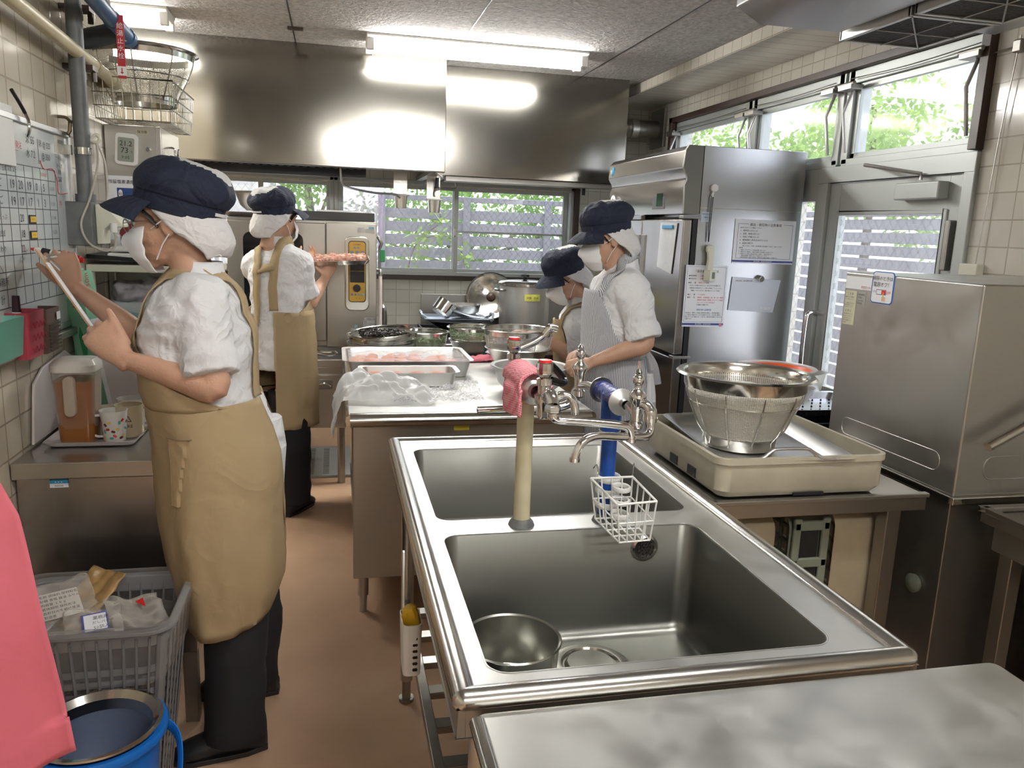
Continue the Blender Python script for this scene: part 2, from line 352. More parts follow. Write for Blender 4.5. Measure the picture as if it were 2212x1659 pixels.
# brown trim round the right window band and under the back windows
t = MB().box((XR-.035, 2.66, 2.30), (XR+.02, 5.60, 2.335)).box((XR-.035, 2.655, 1.865), (XR+.02, 2.70, 2.335)).box((XR-.035, 5.55, 1.8), (XR+.02, 5.60, 2.335))
struct(t.build('trim_2', M_brn, bev=.003))
struct(MB().box((-1.08, YB-.03, 1.10), (1.87, YB+.01, 1.135)).build('trim_3', M_brn, bev=.003))
struct(MB().box((1.845, YB-.03, 1.135), (1.885, YB+.01, 1.84)).build('trim_4', M_brn, bev=.003))

# ---- back windows: aluminium sliding sashes with wired glass ----
G_wb = glassy('wired glass back', wire=(0, .05, .012), haze=.03)
G_wr = glassy('wired glass side', wire=(1, .05, .012), haze=.05)
G_cl = glassy('clear glass', haze=.04)
def sash(root, x0, x1, z0, z1, y, mid=None, fw=.035, glass=None):
    f = MB().box((x0, y-.014, z0), (x0+fw, y+.014, z1)).box((x1-fw, y-.014, z0), (x1, y+.014, z1)).box((x0+fw, y-.014, z0), (x1-fw, y+.014, z0+fw)).box((x0+fw, y-.014, z1-fw), (x1-fw, y+.014, z1))
    if mid: f.box((x0+fw, y-.012, mid-.008), (x1-fw, y+.012, mid+.008))
    s = f.build('sash', M_alp, root, bev=.002)
    MB().box((x0+fw-.004, y-.002, z0+fw-.004), (x1-fw+.004, y+.002, z1-fw+.004)).build('pane', glass or G_wb, s, smooth=0)
def wframe(root, x0, x1, z0, z1, y0, y1, t=.03):
    MB().box((x0, y0, z0), (x1, y1, z0+t)).box((x0, y0, z1-t), (x1, y1, z1)).box((x0, y0, z0), (x0+t, y1, z1)).box((x1-t, y0, z0), (x1, y1, z1)).build('window_frame', M_alp, root, bev=.003)
w1 = struct(thing('window_1', 'left sliding window with wired glass behind the oven', 'window', (-.55, YB, 1.13)))
wframe(w1, -1.08, .0, 1.13, 1.84, YB-.01, YB+.13)
sash(w1, -1.05, -.50, 1.15, 1.81, YB+.03); sash(w1, -.54, -.02, 1.15, 1.81, YB+.075, glass=G_wb)
w2 = struct(thing('window_2', 'right pair of sliding windows above the gas range', 'window', (.9, YB, 1.13)))
wframe(w2, 0.0, 1.845, 1.13, 1.84, YB-.01, YB+.13)
sash(w2, .03, .93, 1.15, 1.81, YB+.03); sash(w2, .89, 1.815, 1.15, 1.81, YB+.075, mid=1.47)
MB().box((.895, YB+.012, 1.43), (.915, YB+.024, 1.50)).build('latch', M_chr, w2, bev=.003)
# ---- right wall: three hopper windows ----
ys = [(2.72, 3.50), (3.62, 4.40), (4.50, 5.53)]
for i, (a, b) in enumerate(ys):
    lab = ['near', 'middle', 'far'][i]
    w = struct(thing('window_%d' % (i+3), lab + ' hopper window high in the right wall, trees behind', 'window', (XR, (a+b)/2, 1.87)))
    z0, z1 = 1.87, 2.30
    MB().box((XR, a-.04, z0-.01), (XR+.1, b+.04, z0+.025)).box((XR, a-.04, z1-.06), (XR+.1, b+.04, z1)).box((XR, a-.05, z0), (XR+.1, a, z1)).box((XR, b, z0), (XR+.1, b+.05, z1)).build('window_frame', M_alp, w, bev=.003)
    x = XR+.03; za, zb = z0+.02, z1-.06; f = .03
    s = MB().box((x-.012, a, za), (x+.012, b, za+f)).box((x-.012, a, zb-f), (x+.012, b, zb)).box((x-.012, a, za), (x+.012, a+f, zb)).box((x-.012, b-f, za), (x+.012, b, zb)).build('sash', M_alp, w, bev=.002)
    MB().box((x-.002, a+f, za+f), (x+.002, b-f, zb-f)).build('pane', G_cl, s, smooth=0)
    for y, d in ((b-.01, 1), (a+.01, -1)):
        MB().tube([(XR-.01, y, zb-.03), (XR-.05, y+.03*d*0, zb-.14), (XR-.02, y, za+.03)], .008, 8).build('stay_arm', M_alu, w)
        MB().box((XR-.06, y-.05, zb-.035), (XR+.005, y+.05, zb-.012)).cyl((XR-.05, y-.06, zb-.01), (XR-.05, y+.06, zb-.01), .01, 10).build('pivot_bracket', M_ssd, w, bev=.002)
    MB().tube(smoothpath([(XR-.02, a, zb+.02), (XR-.022, (a+b)/2, zb+.01), (XR-.02, b, zb+.02)], 4), .0025, 6).build('operating_wire', M_ssd, w)
# ---- door with closer, glazed strip beside it ----
d = struct(thing('door_1', 'aluminium glazed back door with a chrome pull handle and closer', 'door', (XR, 3.1, 0)))
MB().box((XR-.02, 2.66, 0), (XR+.10, 2.715, 1.785)).box((XR-.02, 3.60, 0), (XR+.10, 3.68, 1.785)).box((XR-.02, 2.66, 1.785), (XR+.1, 3.68, 1.86)).build('door_frame', M_alp, d, bev=.003)
lf = MB().box((XR+.0, 2.72, .03), (XR+.04, 2.80, 1.78)).box((XR, 3.51, .03), (XR+.04, 3.595, 1.78)).box((XR, 2.8, 1.635), (XR+.04, 3.51, 1.78)).box((XR, 2.8, .03), (XR+.04, 3.51, .74)).box((XR-.008, 2.79, .74), (XR, 2.81, 1.645)).box((XR-.008, 3.50, .74), (XR, 3.52, 1.645)).box((XR-.008, 2.81, 1.625), (XR, 3.5, 1.645)).box((XR-.008, 2.81, .74), (XR, 3.5, .78)).build('door_leaf', M_alp, d, bev=.003)
MB().box((XR+.015, 2.8, .74), (XR+.021, 3.51, 1.635)).build('pane', G_wr, lf, smooth=0)
MB().box((XR-.006, 2.715, 1.783), (XR+.0, 3.6, 1.789)).build('rubber_seal', M_blk, d, smooth=0)
MB().tube(smoothpath([(XR, 3.575, 1.14), (XR-.055, 3.575, 1.14), (XR-.075, 3.575, 1.10), (XR-.075, 3.575, .87), (XR-.055, 3.575, .835), (XR, 3.575, .835)], 5), .0125, 12).build('door_handle', M_chr, d)
MB().box((XR-.035, 2.735, 1.40), (XR-.0, 2.76, 1.60)).build('hinge', M_ssd, d, bev=.005)
cl = MB().box((XR-.055, 2.80, 1.685), (XR, 3.06, 1.755)).build('door_closer', M_alp, d, bev=.006)
MB().tube([(XR-.035, 2.93, 1.765), (XR-.035, 2.93, 1.79), (XR-.14, 3.16, 1.835), (XR-.02, 3.24, 1.84)], .008, 8).build('closer_arm', M_alu, cl)
st = struct(thing('window_6', 'narrow glazed strip between the fridge and the back door', 'window', (XR, 3.85, 0)))
MB().box((XR, 3.68, 1.70), (XR+.08, 4.02, 1.86)).box((XR, 3.68, 0), (XR+.08, 3.72, 1.7)).box((XR, 3.98, 0), (XR+.08, 4.02, 1.7)).box((XR, 3.72, .0), (XR+.08, 3.98, .2)).build('window_frame', M_alp, st, bev=.003)
MB().box((XR+.03, 3.72, .2), (XR+.034, 3.98, 1.7)).build('pane', G_wr, st, smooth=0)

# ---------------- outside ----------------
M_grd = mat('concrete ground', (.5, .49, .46), .9, noise_amt=.2)
struct(MB().box((-20, 6.3, -.25), (25, 30, -.2)).box((2.7, -6, -.25), (25, 6.3, -.2)).build('outside_ground', M_grd, smooth=0))
M_lou = mat('grey louvre', (.27, .27, .31), .5, noise_amt=.08)
def louvre(name, label, p0, p1, z0, z1, pitch=.125, slat=.098, posts=3):
    p0 = Vector(p0); p1 = Vector(p1); d = (p1-p0).normalized(); L_ = (p1-p0).length; nn = Vector((-d.y, d.x, 0))
    f = thing(name, label, 'fence', ((p0.x+p1.x)/2, (p0.y+p1.y)/2, z0-.15), None)
    M = Matrix(((d.x, nn.x, 0, p0.x), (d.y, nn.y, 0, p0.y), (0, 0, 1, 0), (0, 0, 0, 1))); s = MB(); z = z0
    while z + slat < z1 - .04: s.box((0, -.012, z), (L_, .012, z+slat), M); z += pitch
    s.box((0, -.03, z1-.05), (L_, .03, z1), M); s.build('slats', M_lou, f, bev=.004, seg=1)
    for k in range(posts):
        x = L_*k/(posts-1); MB().box((x-.035, -.05, -.2), (x+.035, -.012, z1), M).build('post', M_lou, f, bev=.004, seg=1)
louvre('louvre_fence', 'grey louvred fence seen through the back windows', (.45, 7.9, 0), (4.6, 7.9, 0), .2, 1.80, posts=6)
louvre('louvre_fence', 'grey louvred fence seen through the glazed strip beside the back door', (4.1, 7.6, 0), (4.1, 4.3, 0), .0, 1.75, pitch=.1, slat=.08, posts=3)
# brown slatted screen standing outside the door
sc = thing('garden_screen', 'brown slatted screen seen through the door glass', 'fence', (4.7, 4.0, -.2))
M_scr = mat('brown composite board', (.22, .16, .14), .6, noise_amt=.15)
s = MB()
for z in (.15, .72, 1.29): s.box((4.7, 3.72, z), (4.73, 4.75, z+.43))
s.build('boards', M_scr, sc, bev=.004, seg=1)
for y in (3.68, 4.7): MB().box((4.66, y, -.2), (4.72, y+.1, 1.74)).build('post', M_lou, sc, bev=.004, seg=1)
# pale building behind on the left
bl = thing('outside_building', 'pale grey neighbouring building seen through the left back window', 'building', (-1.3, 10, -.2))
M_pb = mat('pale render', (.62, .60, .58), .8, noise_amt=.1); M_pb2 = mat('grey panel', (.35, .35, .36), .7)
MB().box((-5, 9.6, -.2), (-.9, 10.2, 3.6)).build('wall', M_pb, bl, smooth=0)
MB().box((-5, 9.35, 1.48), (-.9, 9.6, 1.58)).box((-5, 9.5, 2.35), (-.9, 9.6, 2.5)).build('ledge', M_pb2, bl, smooth=0)
for x in (-1.95, -1.25): MB().cyl((x, 9.25, -.2), (x, 9.25, 3.4), .035, 10).build('downpipe', M_wht, bl)
MB().box((-2.6, 9.55, .2), (-1.45, 9.6, 1.3)).build('window_panel', mat('bluish glass', (.25, .3, .36), .1), bl, smooth=0)
ms = thing('mesh_fence', 'dark chain fence with rails outside the left back window', 'fence', (-1.4, 7.6, -.2))
MB().box((-2.6, 7.58, 1.02), (-.2, 7.62, 1.07)).box((-2.6, 7.58, .78), (-.2, 7.62, .82)).build('rail', M_ssd, ms, bev=.004)
for x in (-1.05, -.55): MB().cyl((x, 7.62, -.2), (x, 7.62, 2.3), .03, 10).build('post', M_alu, ms)
# lilac net hanging outside
def netf(a, b):
    x = .02 + a*(.42 - .10*(1-b)*b*3) ; z = -.19 + b*2.1; return (x + .03*math.sin(b*4), 6.75 + .035*math.sin(a*22), z)
M_net = film('lilac net', (.72, .58, .78), .45, .8)
tag(MB().grid(netf, 44, 12).build('hanging_net', M_net, smooth=180), 'lilac net hanging outside the back window beside the oven', 'net')
# trees
M_leaf = mat('leaf', (.22, .40, .05), .5, noise_amt=.4, noise_scale=2); 
def leafmat(name, c, t):
    m = bpy.data.materials.new(name); m.use_nodes = True; N = m.node_tree.nodes; L = m.node_tree.links
    B = N['Principled BSDF']; B.inputs['Base Color'].default_value = c+(1,); B.inputs['Roughness'].default_value = .45
    tr = N.new('ShaderNodeBsdfTranslucent'); tr.inputs[0].default_value = t+(1,); mx = N.new('ShaderNodeMixShader'); mx.inputs[0].default_value = .55
    L.new(B.outputs[0], mx.inputs[1]); L.new(tr.outputs[0], mx.inputs[2]); L.new(mx.outputs[0], N['Material Output'].inputs[0]); return m
M_lf1 = leafmat('spring leaf', (.20, .32, .09), (.36, .52, .14)); M_lf2 = leafmat('deep leaf', (.11, .24, .05), (.24, .42, .08))
M_bark = mat('bark', (.16, .12, .09), .9, noise_amt=.4)
def leaves(n, fn, size, rnd):
    vs = []; fs = []
    for i in range(n):
        c = Vector(fn()); a = Vector((rnd.uniform(-1, 1), rnd.uniform(-1, 1), rnd.uniform(-1, .2))).normalized(); b = a.cross(Vector((rnd.uniform(-1, 1), rnd.uniform(-1, 1), rnd.uniform(-.3, 1)))).normalized()
        l = size*rnd.uniform(.6, 1.3); k = len(vs); vs += [c, c + a*l*.5 + b*l*.22, c + a*l, c + a*l*.5 - b*l*.22]; fs.append((k, k+1, k+2, k+3))
    m = MB(); m.add(vs, fs); return m
def tree(label, base, blobs, n, size, mt, seed, trunk=True):
    rnd = random.Random(seed); t = thing('tree', label, 'tree', base)
    tw = sum(b[3]**2 for b in blobs)
    def pick():
        r = rnd.uniform(0, tw)
        for b in blobs:
            r -= b[3]**2
            if r <= 0: break
        u = Vector((rnd.gauss(0, 1), rnd.gauss(0, 1), rnd.gauss(0, .8))).normalized()*b[3]*rnd.uniform(.35, 1)**.6
        return Vector(b[:3]) + u
    me = leaves(n, pick, size, rnd); me.build('foliage', mt, t, smooth=0)
    if trunk:
        top = Vector(blobs[0][:3]); b0 = Vector(base); mb = MB().tube(smoothpath([b0, b0.lerp(top, .5) + Vector((.1, 0, 0)), top], 5), [.09*(1-.06*i) for i in range(11)], 8)
        for b in blobs[1:]: mb.tube([b0.lerp(top, .6), Vector(b[:3])], [.035, .008], 6)
        mb.build('trunk', M_bark, t)
tree('bright green tree filling the near hopper window', (6.6, 6.3, -.2), [(6.6, 6.1, 3.0, .8), (6.2, 5.2, 2.7, .75), (6.9, 7.0, 2.7, .8), (6.1, 5.6, 2.0, .7), (6.9, 6.5, 3.9, .6), (6.5, 7.4, 2.0, .8)], 7500, .11, M_lf1, 1)
tree('paler tree behind the middle hopper window', (7.6, 10.4, -.2), [(7.4, 10.2, 3.4, .9), (6.4, 9.3, 2.6, .8), (7.74, 11.2, 2.8, .9), (5.6, 9.9, 2.3, .7), (5.2, 10.8, 2.6, .8)], 6000, .12, M_lf1, 2)
tree('low green shrub mass above the louvred fence', (2.2, 10.4, -.2), [(1.2, 10.6, 1.75, .6), (2.1, 10.5, 1.7, .6), (3.0, 10.6, 1.8, .6), (3.9, 10.6, 1.9, .7), (.6, 10.9, 1.3, .7), (1.6, 10.3, .8, .7), (2.7, 10.3, .8, .7), (3.8, 10.3, .9, .8)], 9000, .10, M_lf2, 3)
tree('trees beyond the screen outside the back door', (6.3, 3.4, -.2), [(6.2, 3.3, 1.9, .5), (6.3, 3.9, 1.0, .5), (6.2, 2.9, 1.2, .5), (6.4, 3.6, .3, .5)], 3500, .09, M_lf2, 4)
tree('green tree by the pale building outside', (-.35, 9.6, -.2), [(-.3, 9.5, 2.0, .35), (.1, 9.8, 2.3, .3)], 900, .09, M_lf2, 5)
# climbing vine on the fence
rnd = random.Random(9); vn = thing('climbing_vine', 'climbing vine with pale leaves on the louvred fence', 'vine', (.85, 7.75, .2))
path = smoothpath([(.75, 7.74, -.2), (.72, 7.74, .7), (.70, 7.74, 1.1), (.8, 7.74, 1.38), (1.0, 7.74, 1.55), (.95, 7.74, 1.75)], 8); pt2 = smoothpath([(.8, 7.74, 1.38), (1.05, 7.74, 1.42), (1.2, 7.74, 1.3), (1.25, 7.74, 1.12)], 8)
MB().tube(path, .006, 6).tube(pt2, .005, 6).build('stem', M_bark, vn)
def vp():
    q = rnd.choice(path[12:] + pt2); return q + Vector((rnd.uniform(-.09, .09), rnd.uniform(-.08, 0), rnd.uniform(-.07, .07)))
leaves(130, vp, .09, rnd).build('foliage', M_lf1, vn, smooth=0)

# ---------------- ceiling lights ----------------
M_tube = mat('lit tube', (1, 1, 1), .3, em=42, emcol=(1, .985, .95))
M_fix = mat('light housing', (.78, .78, .72), .45)
def fixture(label, c, length=1.26, grp=None):
    x, y, z = c; t = thing('fluorescent_light', label, 'light', (x, y, ZC), grp)
    MB().prism([(-.11, ZC), (.11, ZC), (.11, ZC-.012), (.035, ZC-.05), (-.035, ZC-.05), (-.11, ZC-.012)], 'x', 0, 1, M=Matrix(((length, 0, 0, x-length/2), (0, 1, 0, y), (0, 0, 1, 0), (0, 0, 0, 1)))).build('housing', M_fix, t, bev=.003)
    for dy in (-.07, .07):
        MB().cyl((x-length/2+.04, y+dy, ZC-.055), (x+length/2-.04, y+dy, ZC-.055), .0155, 16).build('tube', M_tube, t)
        for s in (-1, 1): MB().box((x+s*(length/2-.02)-.02, y+dy-.018, ZC-.08), (x+s*(length/2-.02)+.02, y+dy+.018, ZC-.008)).build('lamp_holder', M_wht, t, bev=.004)
fixture('twin tube ceiling light in front of the hoods', (.81, 4.70, ZC))
fixture('twin tube ceiling light above the left shelving and sieve', (-1.43, 4.55, ZC), 1.26)
fixture('twin tube ceiling light above the sinks', (1.0, .9, ZC))
fixture('twin tube ceiling light behind the near worktop', (.6, -1.2, ZC))

# ================= back of the room =================
# ---- range hoods ----
def hood(label, x0, x1, y0, zb, filters=None):
    h = thing('range_hood', label, 'hood', ((x0+x1)/2, y0, ZC)); t = .02
    m = MB()
    nx = 24; nz = 8
    vs = []
    m.box((x0, y0, zb), (x1, y0+t, ZC)).box((x1-t, y0+t, zb), (x1, YB, ZC)).box((x0, y0+t, zb), (x0+t, YB, ZC))
    m.build('canopy', M_hood, h, bev=.004)
    MB().box((x0+t, y0+t, zb), (x1-t, y0+.07, zb+.03)).box((x1-.07, y0+t, zb), (x1-t, YB, zb+.03)).box((x0+t, y0+.02, zb), (x0+.07, YB, zb+.03)).build('gutter', M_ssd, h, bev=.003)
    MB().box((x0+t, y0+t, zb+.16), (x1-t, YB, zb+.18)).build('inner_plate', M_ssd, h, smooth=0)
    return h
h1 = hood('left, deeper stainless range hood with a bright lamp reflection', -1.7, .672, 5.0, 1.835)
fb = MB().box((-1.05, 5.25, 1.79), (.20, 5.30, 1.87)); fb.build('filter_rail', M_blk, h1, bev=.003)
k = MB()
for i in range(26): k.cyl((-1.0+i*.046, 5.08, 1.845), (-1.0+i*.046, 5.08, 1.80+.03), .013, 10)
k.build('filter_knobs', M_blk, h1)['kind'] = 'stuff'
MB().box((-1.08, 5.04, 1.845), (.22, 5.12, 1.90)).build('filter_bank', M_dk, h1)
MB().prism([(.62, 1.835), (.66, 1.835), (.66, 1.80)], 'y', 5.02, 5.06).build('corner_bracket', M_ssd, h1)
h2 = hood('right, shallower stainless range hood beside the refrigerator', .69, 1.955, 5.3, 1.835)
MB().box((.72, 5.32, 1.80), (1.9, 5.42, 1.835)).build('bottom_rail', M_ssd, h2, bev=.004)
MB().cyl((.665, 5.33, 1.82), (.665, 5.33, 1.76), .012, 10).cyl((.665, 5.33, 1.76), (.665, 5.33, 1.75), .018, 10).build('drain_plug', M_blk, h2)
MB().cyl((1.7, 5.40, 1.80), (1.7, 5.40, 1.755), .012, 10).build('drain_plug', M_blk, h2)
for i, (x, lab) in enumerate(((.43, 'left stainless oil cup hanging under the range hood'), (.65, 'right stainless oil cup hanging where the two hoods meet'))):
    c = thing('oil_cup', lab, 'cup', (x, 5.36, 1.70)); z = 1.70 - i*.02
    MB().box((x-.045, 5.40, z-.01), (x+.045, 5.406, 1.85)).build('bracket', M_ss, c, bev=.001)
    q = MB(); rloft(q, [(x, 5.355, z-.085, .07, .06, .01), (x, 5.355, z, .085, .075, .012), (x, 5.355, z, .078, .068, .01), (x, 5.355, z-.08, .064, .054, .01)]); q.build('cup', M_pol, c)
    MB().box((x-.052, 5.31, z-.005), (x+.052, 5.40, z+.004)).build('rim_plate', M_ssd, c, bev=.002)
tag(MB().tube(smoothpath([(.04, 5.1, 1.84), (.05, 5.1, 1.745), (.10, 5.12, 1.72), (.25, 5.2, 1.70), (.38, 5.28, 1.70), (.42, 5.31, 1.68)], 6), .007, 8).build('hose', M_ssd), 'thin grey hose from the left hood to the left oil cup', 'hose')
tag(MB().tube(smoothpath([(.80, 5.42, 1.80), (.80, 5.42, 1.76), (.72, 5.40, 1.755), (.66, 5.40, 1.74), (.655, 5.39, 1.70)], 6), .007, 8).build('hose', M_ssd), 'thin grey hose from the right hood to the right oil cup', 'hose')
# ---- flexible duct on the right wall ----
du = thing('flue_duct', 'ribbed metal flue duct running into a dark plate on the right wall', 'duct', (2.25, 5.85, 2.3))
dp = smoothpath([(2.03, 5.85, 1.95), (2.03, 5.85, 2.08), (2.04, 5.85, 2.16), (2.09, 5.85, 2.25), (2.17, 5.85, 2.285), (2.25, 5.85, 2.285), (2.42, 5.85, 2.285)], 10)
MB().tube(dp, [.062+.005*math.sin(i*2.1)*(10 < i < 48) for i in range(len(dp))], 18).build('pipe', M_ssd, du)
MB().box((2.395, 5.72, 2.15), (2.42, 5.98, 2.43)).build('wall_plate', M_ssd, du, bev=.004)
MB().tube([(2.185, 5.85, 2.285), (2.235, 5.85, 2.285)], .07, 18).build('tape', M_alu, du)

# ---- steam convection oven ----
M_ov = steel('oven steel', (.40, .385, .35), .3, stretch=(14, 1, 1), wav=0)
ov = thing('convection_oven', 'stainless convection oven with a yellow control strip, colander on top', 'oven', (-.17, 4.95, .80))
X0, X1, Y0 = -.575, .235, 4.6
MB().box((X0, Y0+.03, .80), (X1, 5.35, 1.515)).build('body', M_ov, ov, bev=.006)
dr = MB().box((X0, Y0, .835), (-.048, Y0+.028, 1.50)).build('door', M_ov, ov, bev=.006)
pl = [(x-.33, z+1.14) for x, z in rrect(.32, .60, .04)]
MB().prism(pl, 'y', Y0-.004, Y0+.01).build('door_window', mat('black glass', (.008, .008, .01), .08), dr, bev=.001)
MB().tube(smoothpath([(-.12, Y0, 1.16), (-.125, Y0-.05, 1.155), (-.17, Y0-.055, 1.18), (-.21, Y0-.05, 1.185)], 5), .018, 12).build('door_handle', M_blk, dr)
MB().box((-.045, Y0+.004, .80), (X1, Y0+.03, 1.505)).build('side_panel', M_ov, ov, bev=.004)
MB().box((X0+.53, Y0+.012, .82), (X0+.54, Y0+.03, 1.5)).build('gasket', M_blk, ov, smooth=0)
MB().box((X0+.40, Y0+.05, 1.515), (X1-.01, 5.1, 1.565)).build('top_cover', mat('dark cover', (.05, .05, .05), .5), ov, bev=.004)
MB().box((-.10, 4.75, 1.565), (.18, 5.1, 1.575)).build('top_lid', M_alu, ov, bev=.002)
cx, cz = .125, 1.235
fr = MB().prism([(x+cx, z+cz-.012) for x, z in rrect(.135, .42, .035)], 'y', Y0-.018, Y0+.008).build('control_bezel', M_pol, ov, bev=.006)
M_yel = mat('yellow panel', (.62, .38, .045), .4)
MB().prism([(x+cx, z+cz) for x, z in rrect(.098, .345, .018)], 'y', Y0-.0205, Y0-.01).build('dark_border', M_brn, fr, smooth=0)
cp = MB().prism([(x+cx, z+cz) for x, z in rrect(.09, .335, .015)], 'y', Y0-.022, Y0-.01).build('control_panel', M_yel, fr, smooth=0)
pb = (cx, Y0-.022, cz)
MB().box((cx-.04, Y0-.0235, cz+.005), (cx+.04, Y0-.02, cz+.088)).box((cx-.04, Y0-.0235, cz-.06), (cx+.04, Y0-.02, cz+.003)).build('display', mat('display black', (.01, .01, .012), .15), fr, smooth=0)
MB().box((cx-.018, Y0-.0245, cz+.068), (cx+.036, Y0-.0225, cz+.078)).build('lit_digits', mat('red led', (.9, .02, .02), .4, em=5, emcol=(1, .03, .02)), fr, smooth=0)
MB().cyl((cx-.002, Y0-.02, cz-.092), (cx-.002, Y0-.042, cz-.092), .022, 24, r2=.019).build('dial', M_blk, fr, bev=.002)
bt = MB(); bts = [(-.014, .135), (.006, .135), (-.03, .108), (0, .108), (.03, .108), (-.03, -.128), (-.008, -.128), (.013, -.128), (.034, -.128)]
for i, (a, b) in enumerate(bts): s = .0095 if 1 < i < 5 else .0065; bt.prism([(x+cx+a, z+cz+b) for x, z in rrect(2*s, 2*s, .003)], 'y', Y0-.0235, Y0-.02)
bt.build('buttons', mat('button blue', (.25, .36, .42), .4), fr, smooth=0)
textmesh('panel_lettering', [('COMET', .0125, 0, .148, 'CENTER', 0, 1.1), ('+', .012, -.014, .131, 'CENTER'), ('•', .012, .006, .131, 'CENTER'), ('MANU  TIME', .004, 0, -.062, 'CENTER'), ('▲      ▲', .006, .004, -.150, 'CENTER')], pb, (1, 0, 0), (0, 0, 1), M_ink, fr, lift=.003)
textmesh('button_marks', [('✽', .016, .03, .102, 'CENTER'), ('●', .008, -.03, -.131, 'CENTER'), ('●', .008, -.008, -.131, 'CENTER')], pb, (1, 0, 0), (0, 0, 1), M_rink, fr, lift=.003)
for a, b, c_, d in ((.16, .88, .223, .955), (.165, .958, .225, .972), (.09, .885, .15, .908), (.128, 1.455, .165, 1.482), (.17, 1.452, .222, 1.475)): MB().box((a, Y0, b), (c_, Y0+.005, d)).build('label', mat('label grey', (.55, .56, .56), .5), ov, smooth=0)
for a, b, c_, d in ((.19, 1.475, .22, 1.488), (.11, .913, .127, .930)): MB().box((a, Y0-.0006, b), (c_, Y0+.004, d)).build('blue_label', mat('label blue', (.25, .5, .66), .5), ov, smooth=0)
textmesh('label_text', [('⚠', .011, .17, .9605), ('取扱注意', .011, .182, .9605), ('警告', .008, .164, .944)] + [('使用前に必ず取扱説明書を', .0052, .163, .936-.0075*k) for k in range(7)] + [('お手入れ', .008, .094, .893)], (0, Y0, 0), (1, 0, 0), (0, 0, 1), M_ink, ov, lift=.0015)
# oven stand: gas range below
rg = thing('gas_range', 'low stainless gas range standing under the convection oven', 'range', (-.2, 4.9, 0))
MB().box((-.60, 4.52, .34), (.06, 5.3, .70)).box((-.60, 4.50, .70), (.06, 5.3, .745)).build('body', M_ss, rg, bev=.006)
dd = MB().box((-.56, 4.505, .36), (.04, 4.522, .655)).build('oven_door', M_ss, rg, bev=.004)
hp = MB().prism([(x-.065, z+.60) for x, z in rrect(.10, .055, .008)], 'y', 4.498, 4.507).build('handle_plate', M_ssd, dd, bev=.002)
MB().tube(arc((-.065, 4.497, .592), .036, 0, PI, 12, v=(0, -.35, .55)), .006, 8).build('door_handle', M_pol, dd)
for x in (-.57, .03):
    for y in (4.55, 5.25): MB().cyl((x, y, 0), (x, y, .34), .022, 14).build('leg', M_ssd, rg)
MB().box((-.55, 4.7, .745), (.22, 5.3, .80)).build('oven_support', M_ssd, rg, bev=.004)
pn = thing('frying_pan', 'frying pan with a looped steel handle under the oven front', 'pan', (-.14, 4.62, .75))
MB().lathe([(.0, .005), (.085, .005), (.11, .035), (.113, .035), (.088, 0), (0, 0)], (-.30, 4.585, .747), 28).build('pan', M_ssd, pn)
MB().tube(smoothpath([(-.17, 4.6, .782), (-.11, 4.57, .786), (-.05, 4.565, .780), (.0, 4.565, .782), (.0, 4.553, .765), (-.05, 4.55, .762), (-.10, 4.555, .768)], 4), .009, 8).build('handle', M_pol, pn)
# things on the oven
def colander(name, label, cat, c, r0, r1, h, mt=None, n=40):
    t = thing(name, label, cat, c); return t
hc = thing('hole_colander', 'dark steel punched colander on top of the oven', 'colander', (-.42, 4.78, 1.53))
C0 = (-.43, 4.80, 1.545)
MB().lathe([(.055, .01), (.09, .04), (.115, .105), (.15, .112), (.15, .116), (.11, .112), (.086, .046), (.05, .014), (0, .012)], C0, 36).build('bowl', M_ssd, hc)
hl = MB()
for k in range(6):
    for j in range(3): a = -1.35+k*.12 + .06*(j % 2); z = .06+j*.013; r = .096+.010*j; hl.ball((C0[0]+(r+.002)*math.cos(a), C0[1]+(r+.002)*math.sin(a), C0[2]+z), .0035, 8)
hl.build('holes', M_wht, hc)
tr = MB(); rloft(tr, [(-.45, 4.80, 1.517, .24, .30, .02), (-.45, 4.80, 1.545, .30, .36, .02), (-.45, 4.80, 1.545, .29, .35, .02), (-.45, 4.80, 1.521, .23, .29, .02)])
tag(tr.build('baking_tray', M_ssd), 'dark tray lying on the oven under the punched colander', 'tray')
# hand shower and pipe right of the oven
sp = thing('wash_hose', 'white standing hose with a green lever valve right of the oven', 'hose', (.275, 5.0, .8))
MB().tube([(.278, 5.0, .0), (.278, 5.0, 1.20)], .0115, 12).build('hose', mat('pale hose', (.72, .66, .62), .5), sp)
MB().tube(smoothpath([(.232, 5.02, 1.225), (.26, 5.01, 1.225), (.278, 5.0, 1.22), (.278, 5.0, 1.19)], 5), .013, 12).build('elbow', M_chr, sp)
MB().cyl((.274, 5.0, 1.23), (.274, 5.0, 1.36), .009, 10).tube([(.274, 5.0, 1.36), (.285, 4.99, 1.39), (.262, 5.0, 1.43)], .011, 10).build('spray_head', M_ssd, sp)
MB().box((.275, 4.985, 1.275), (.305, 5.0, 1.35)).build('lever', mat('green plastic', (.01, .2, .06), .4), sp, bev=.004)
bag = MB().tube(smoothpath([(.30, 5.05, .80), (.305, 5.05, .92), (.295, 5.05, 1.02)], 5), [(.03, .02)]*5+[(.028, .02)]*4+[(.01, .01)]*2, 10)
tag(bag.build('dark_bottle', M_ssd), 'dark bottle shape standing behind the white hose', 'bottle')

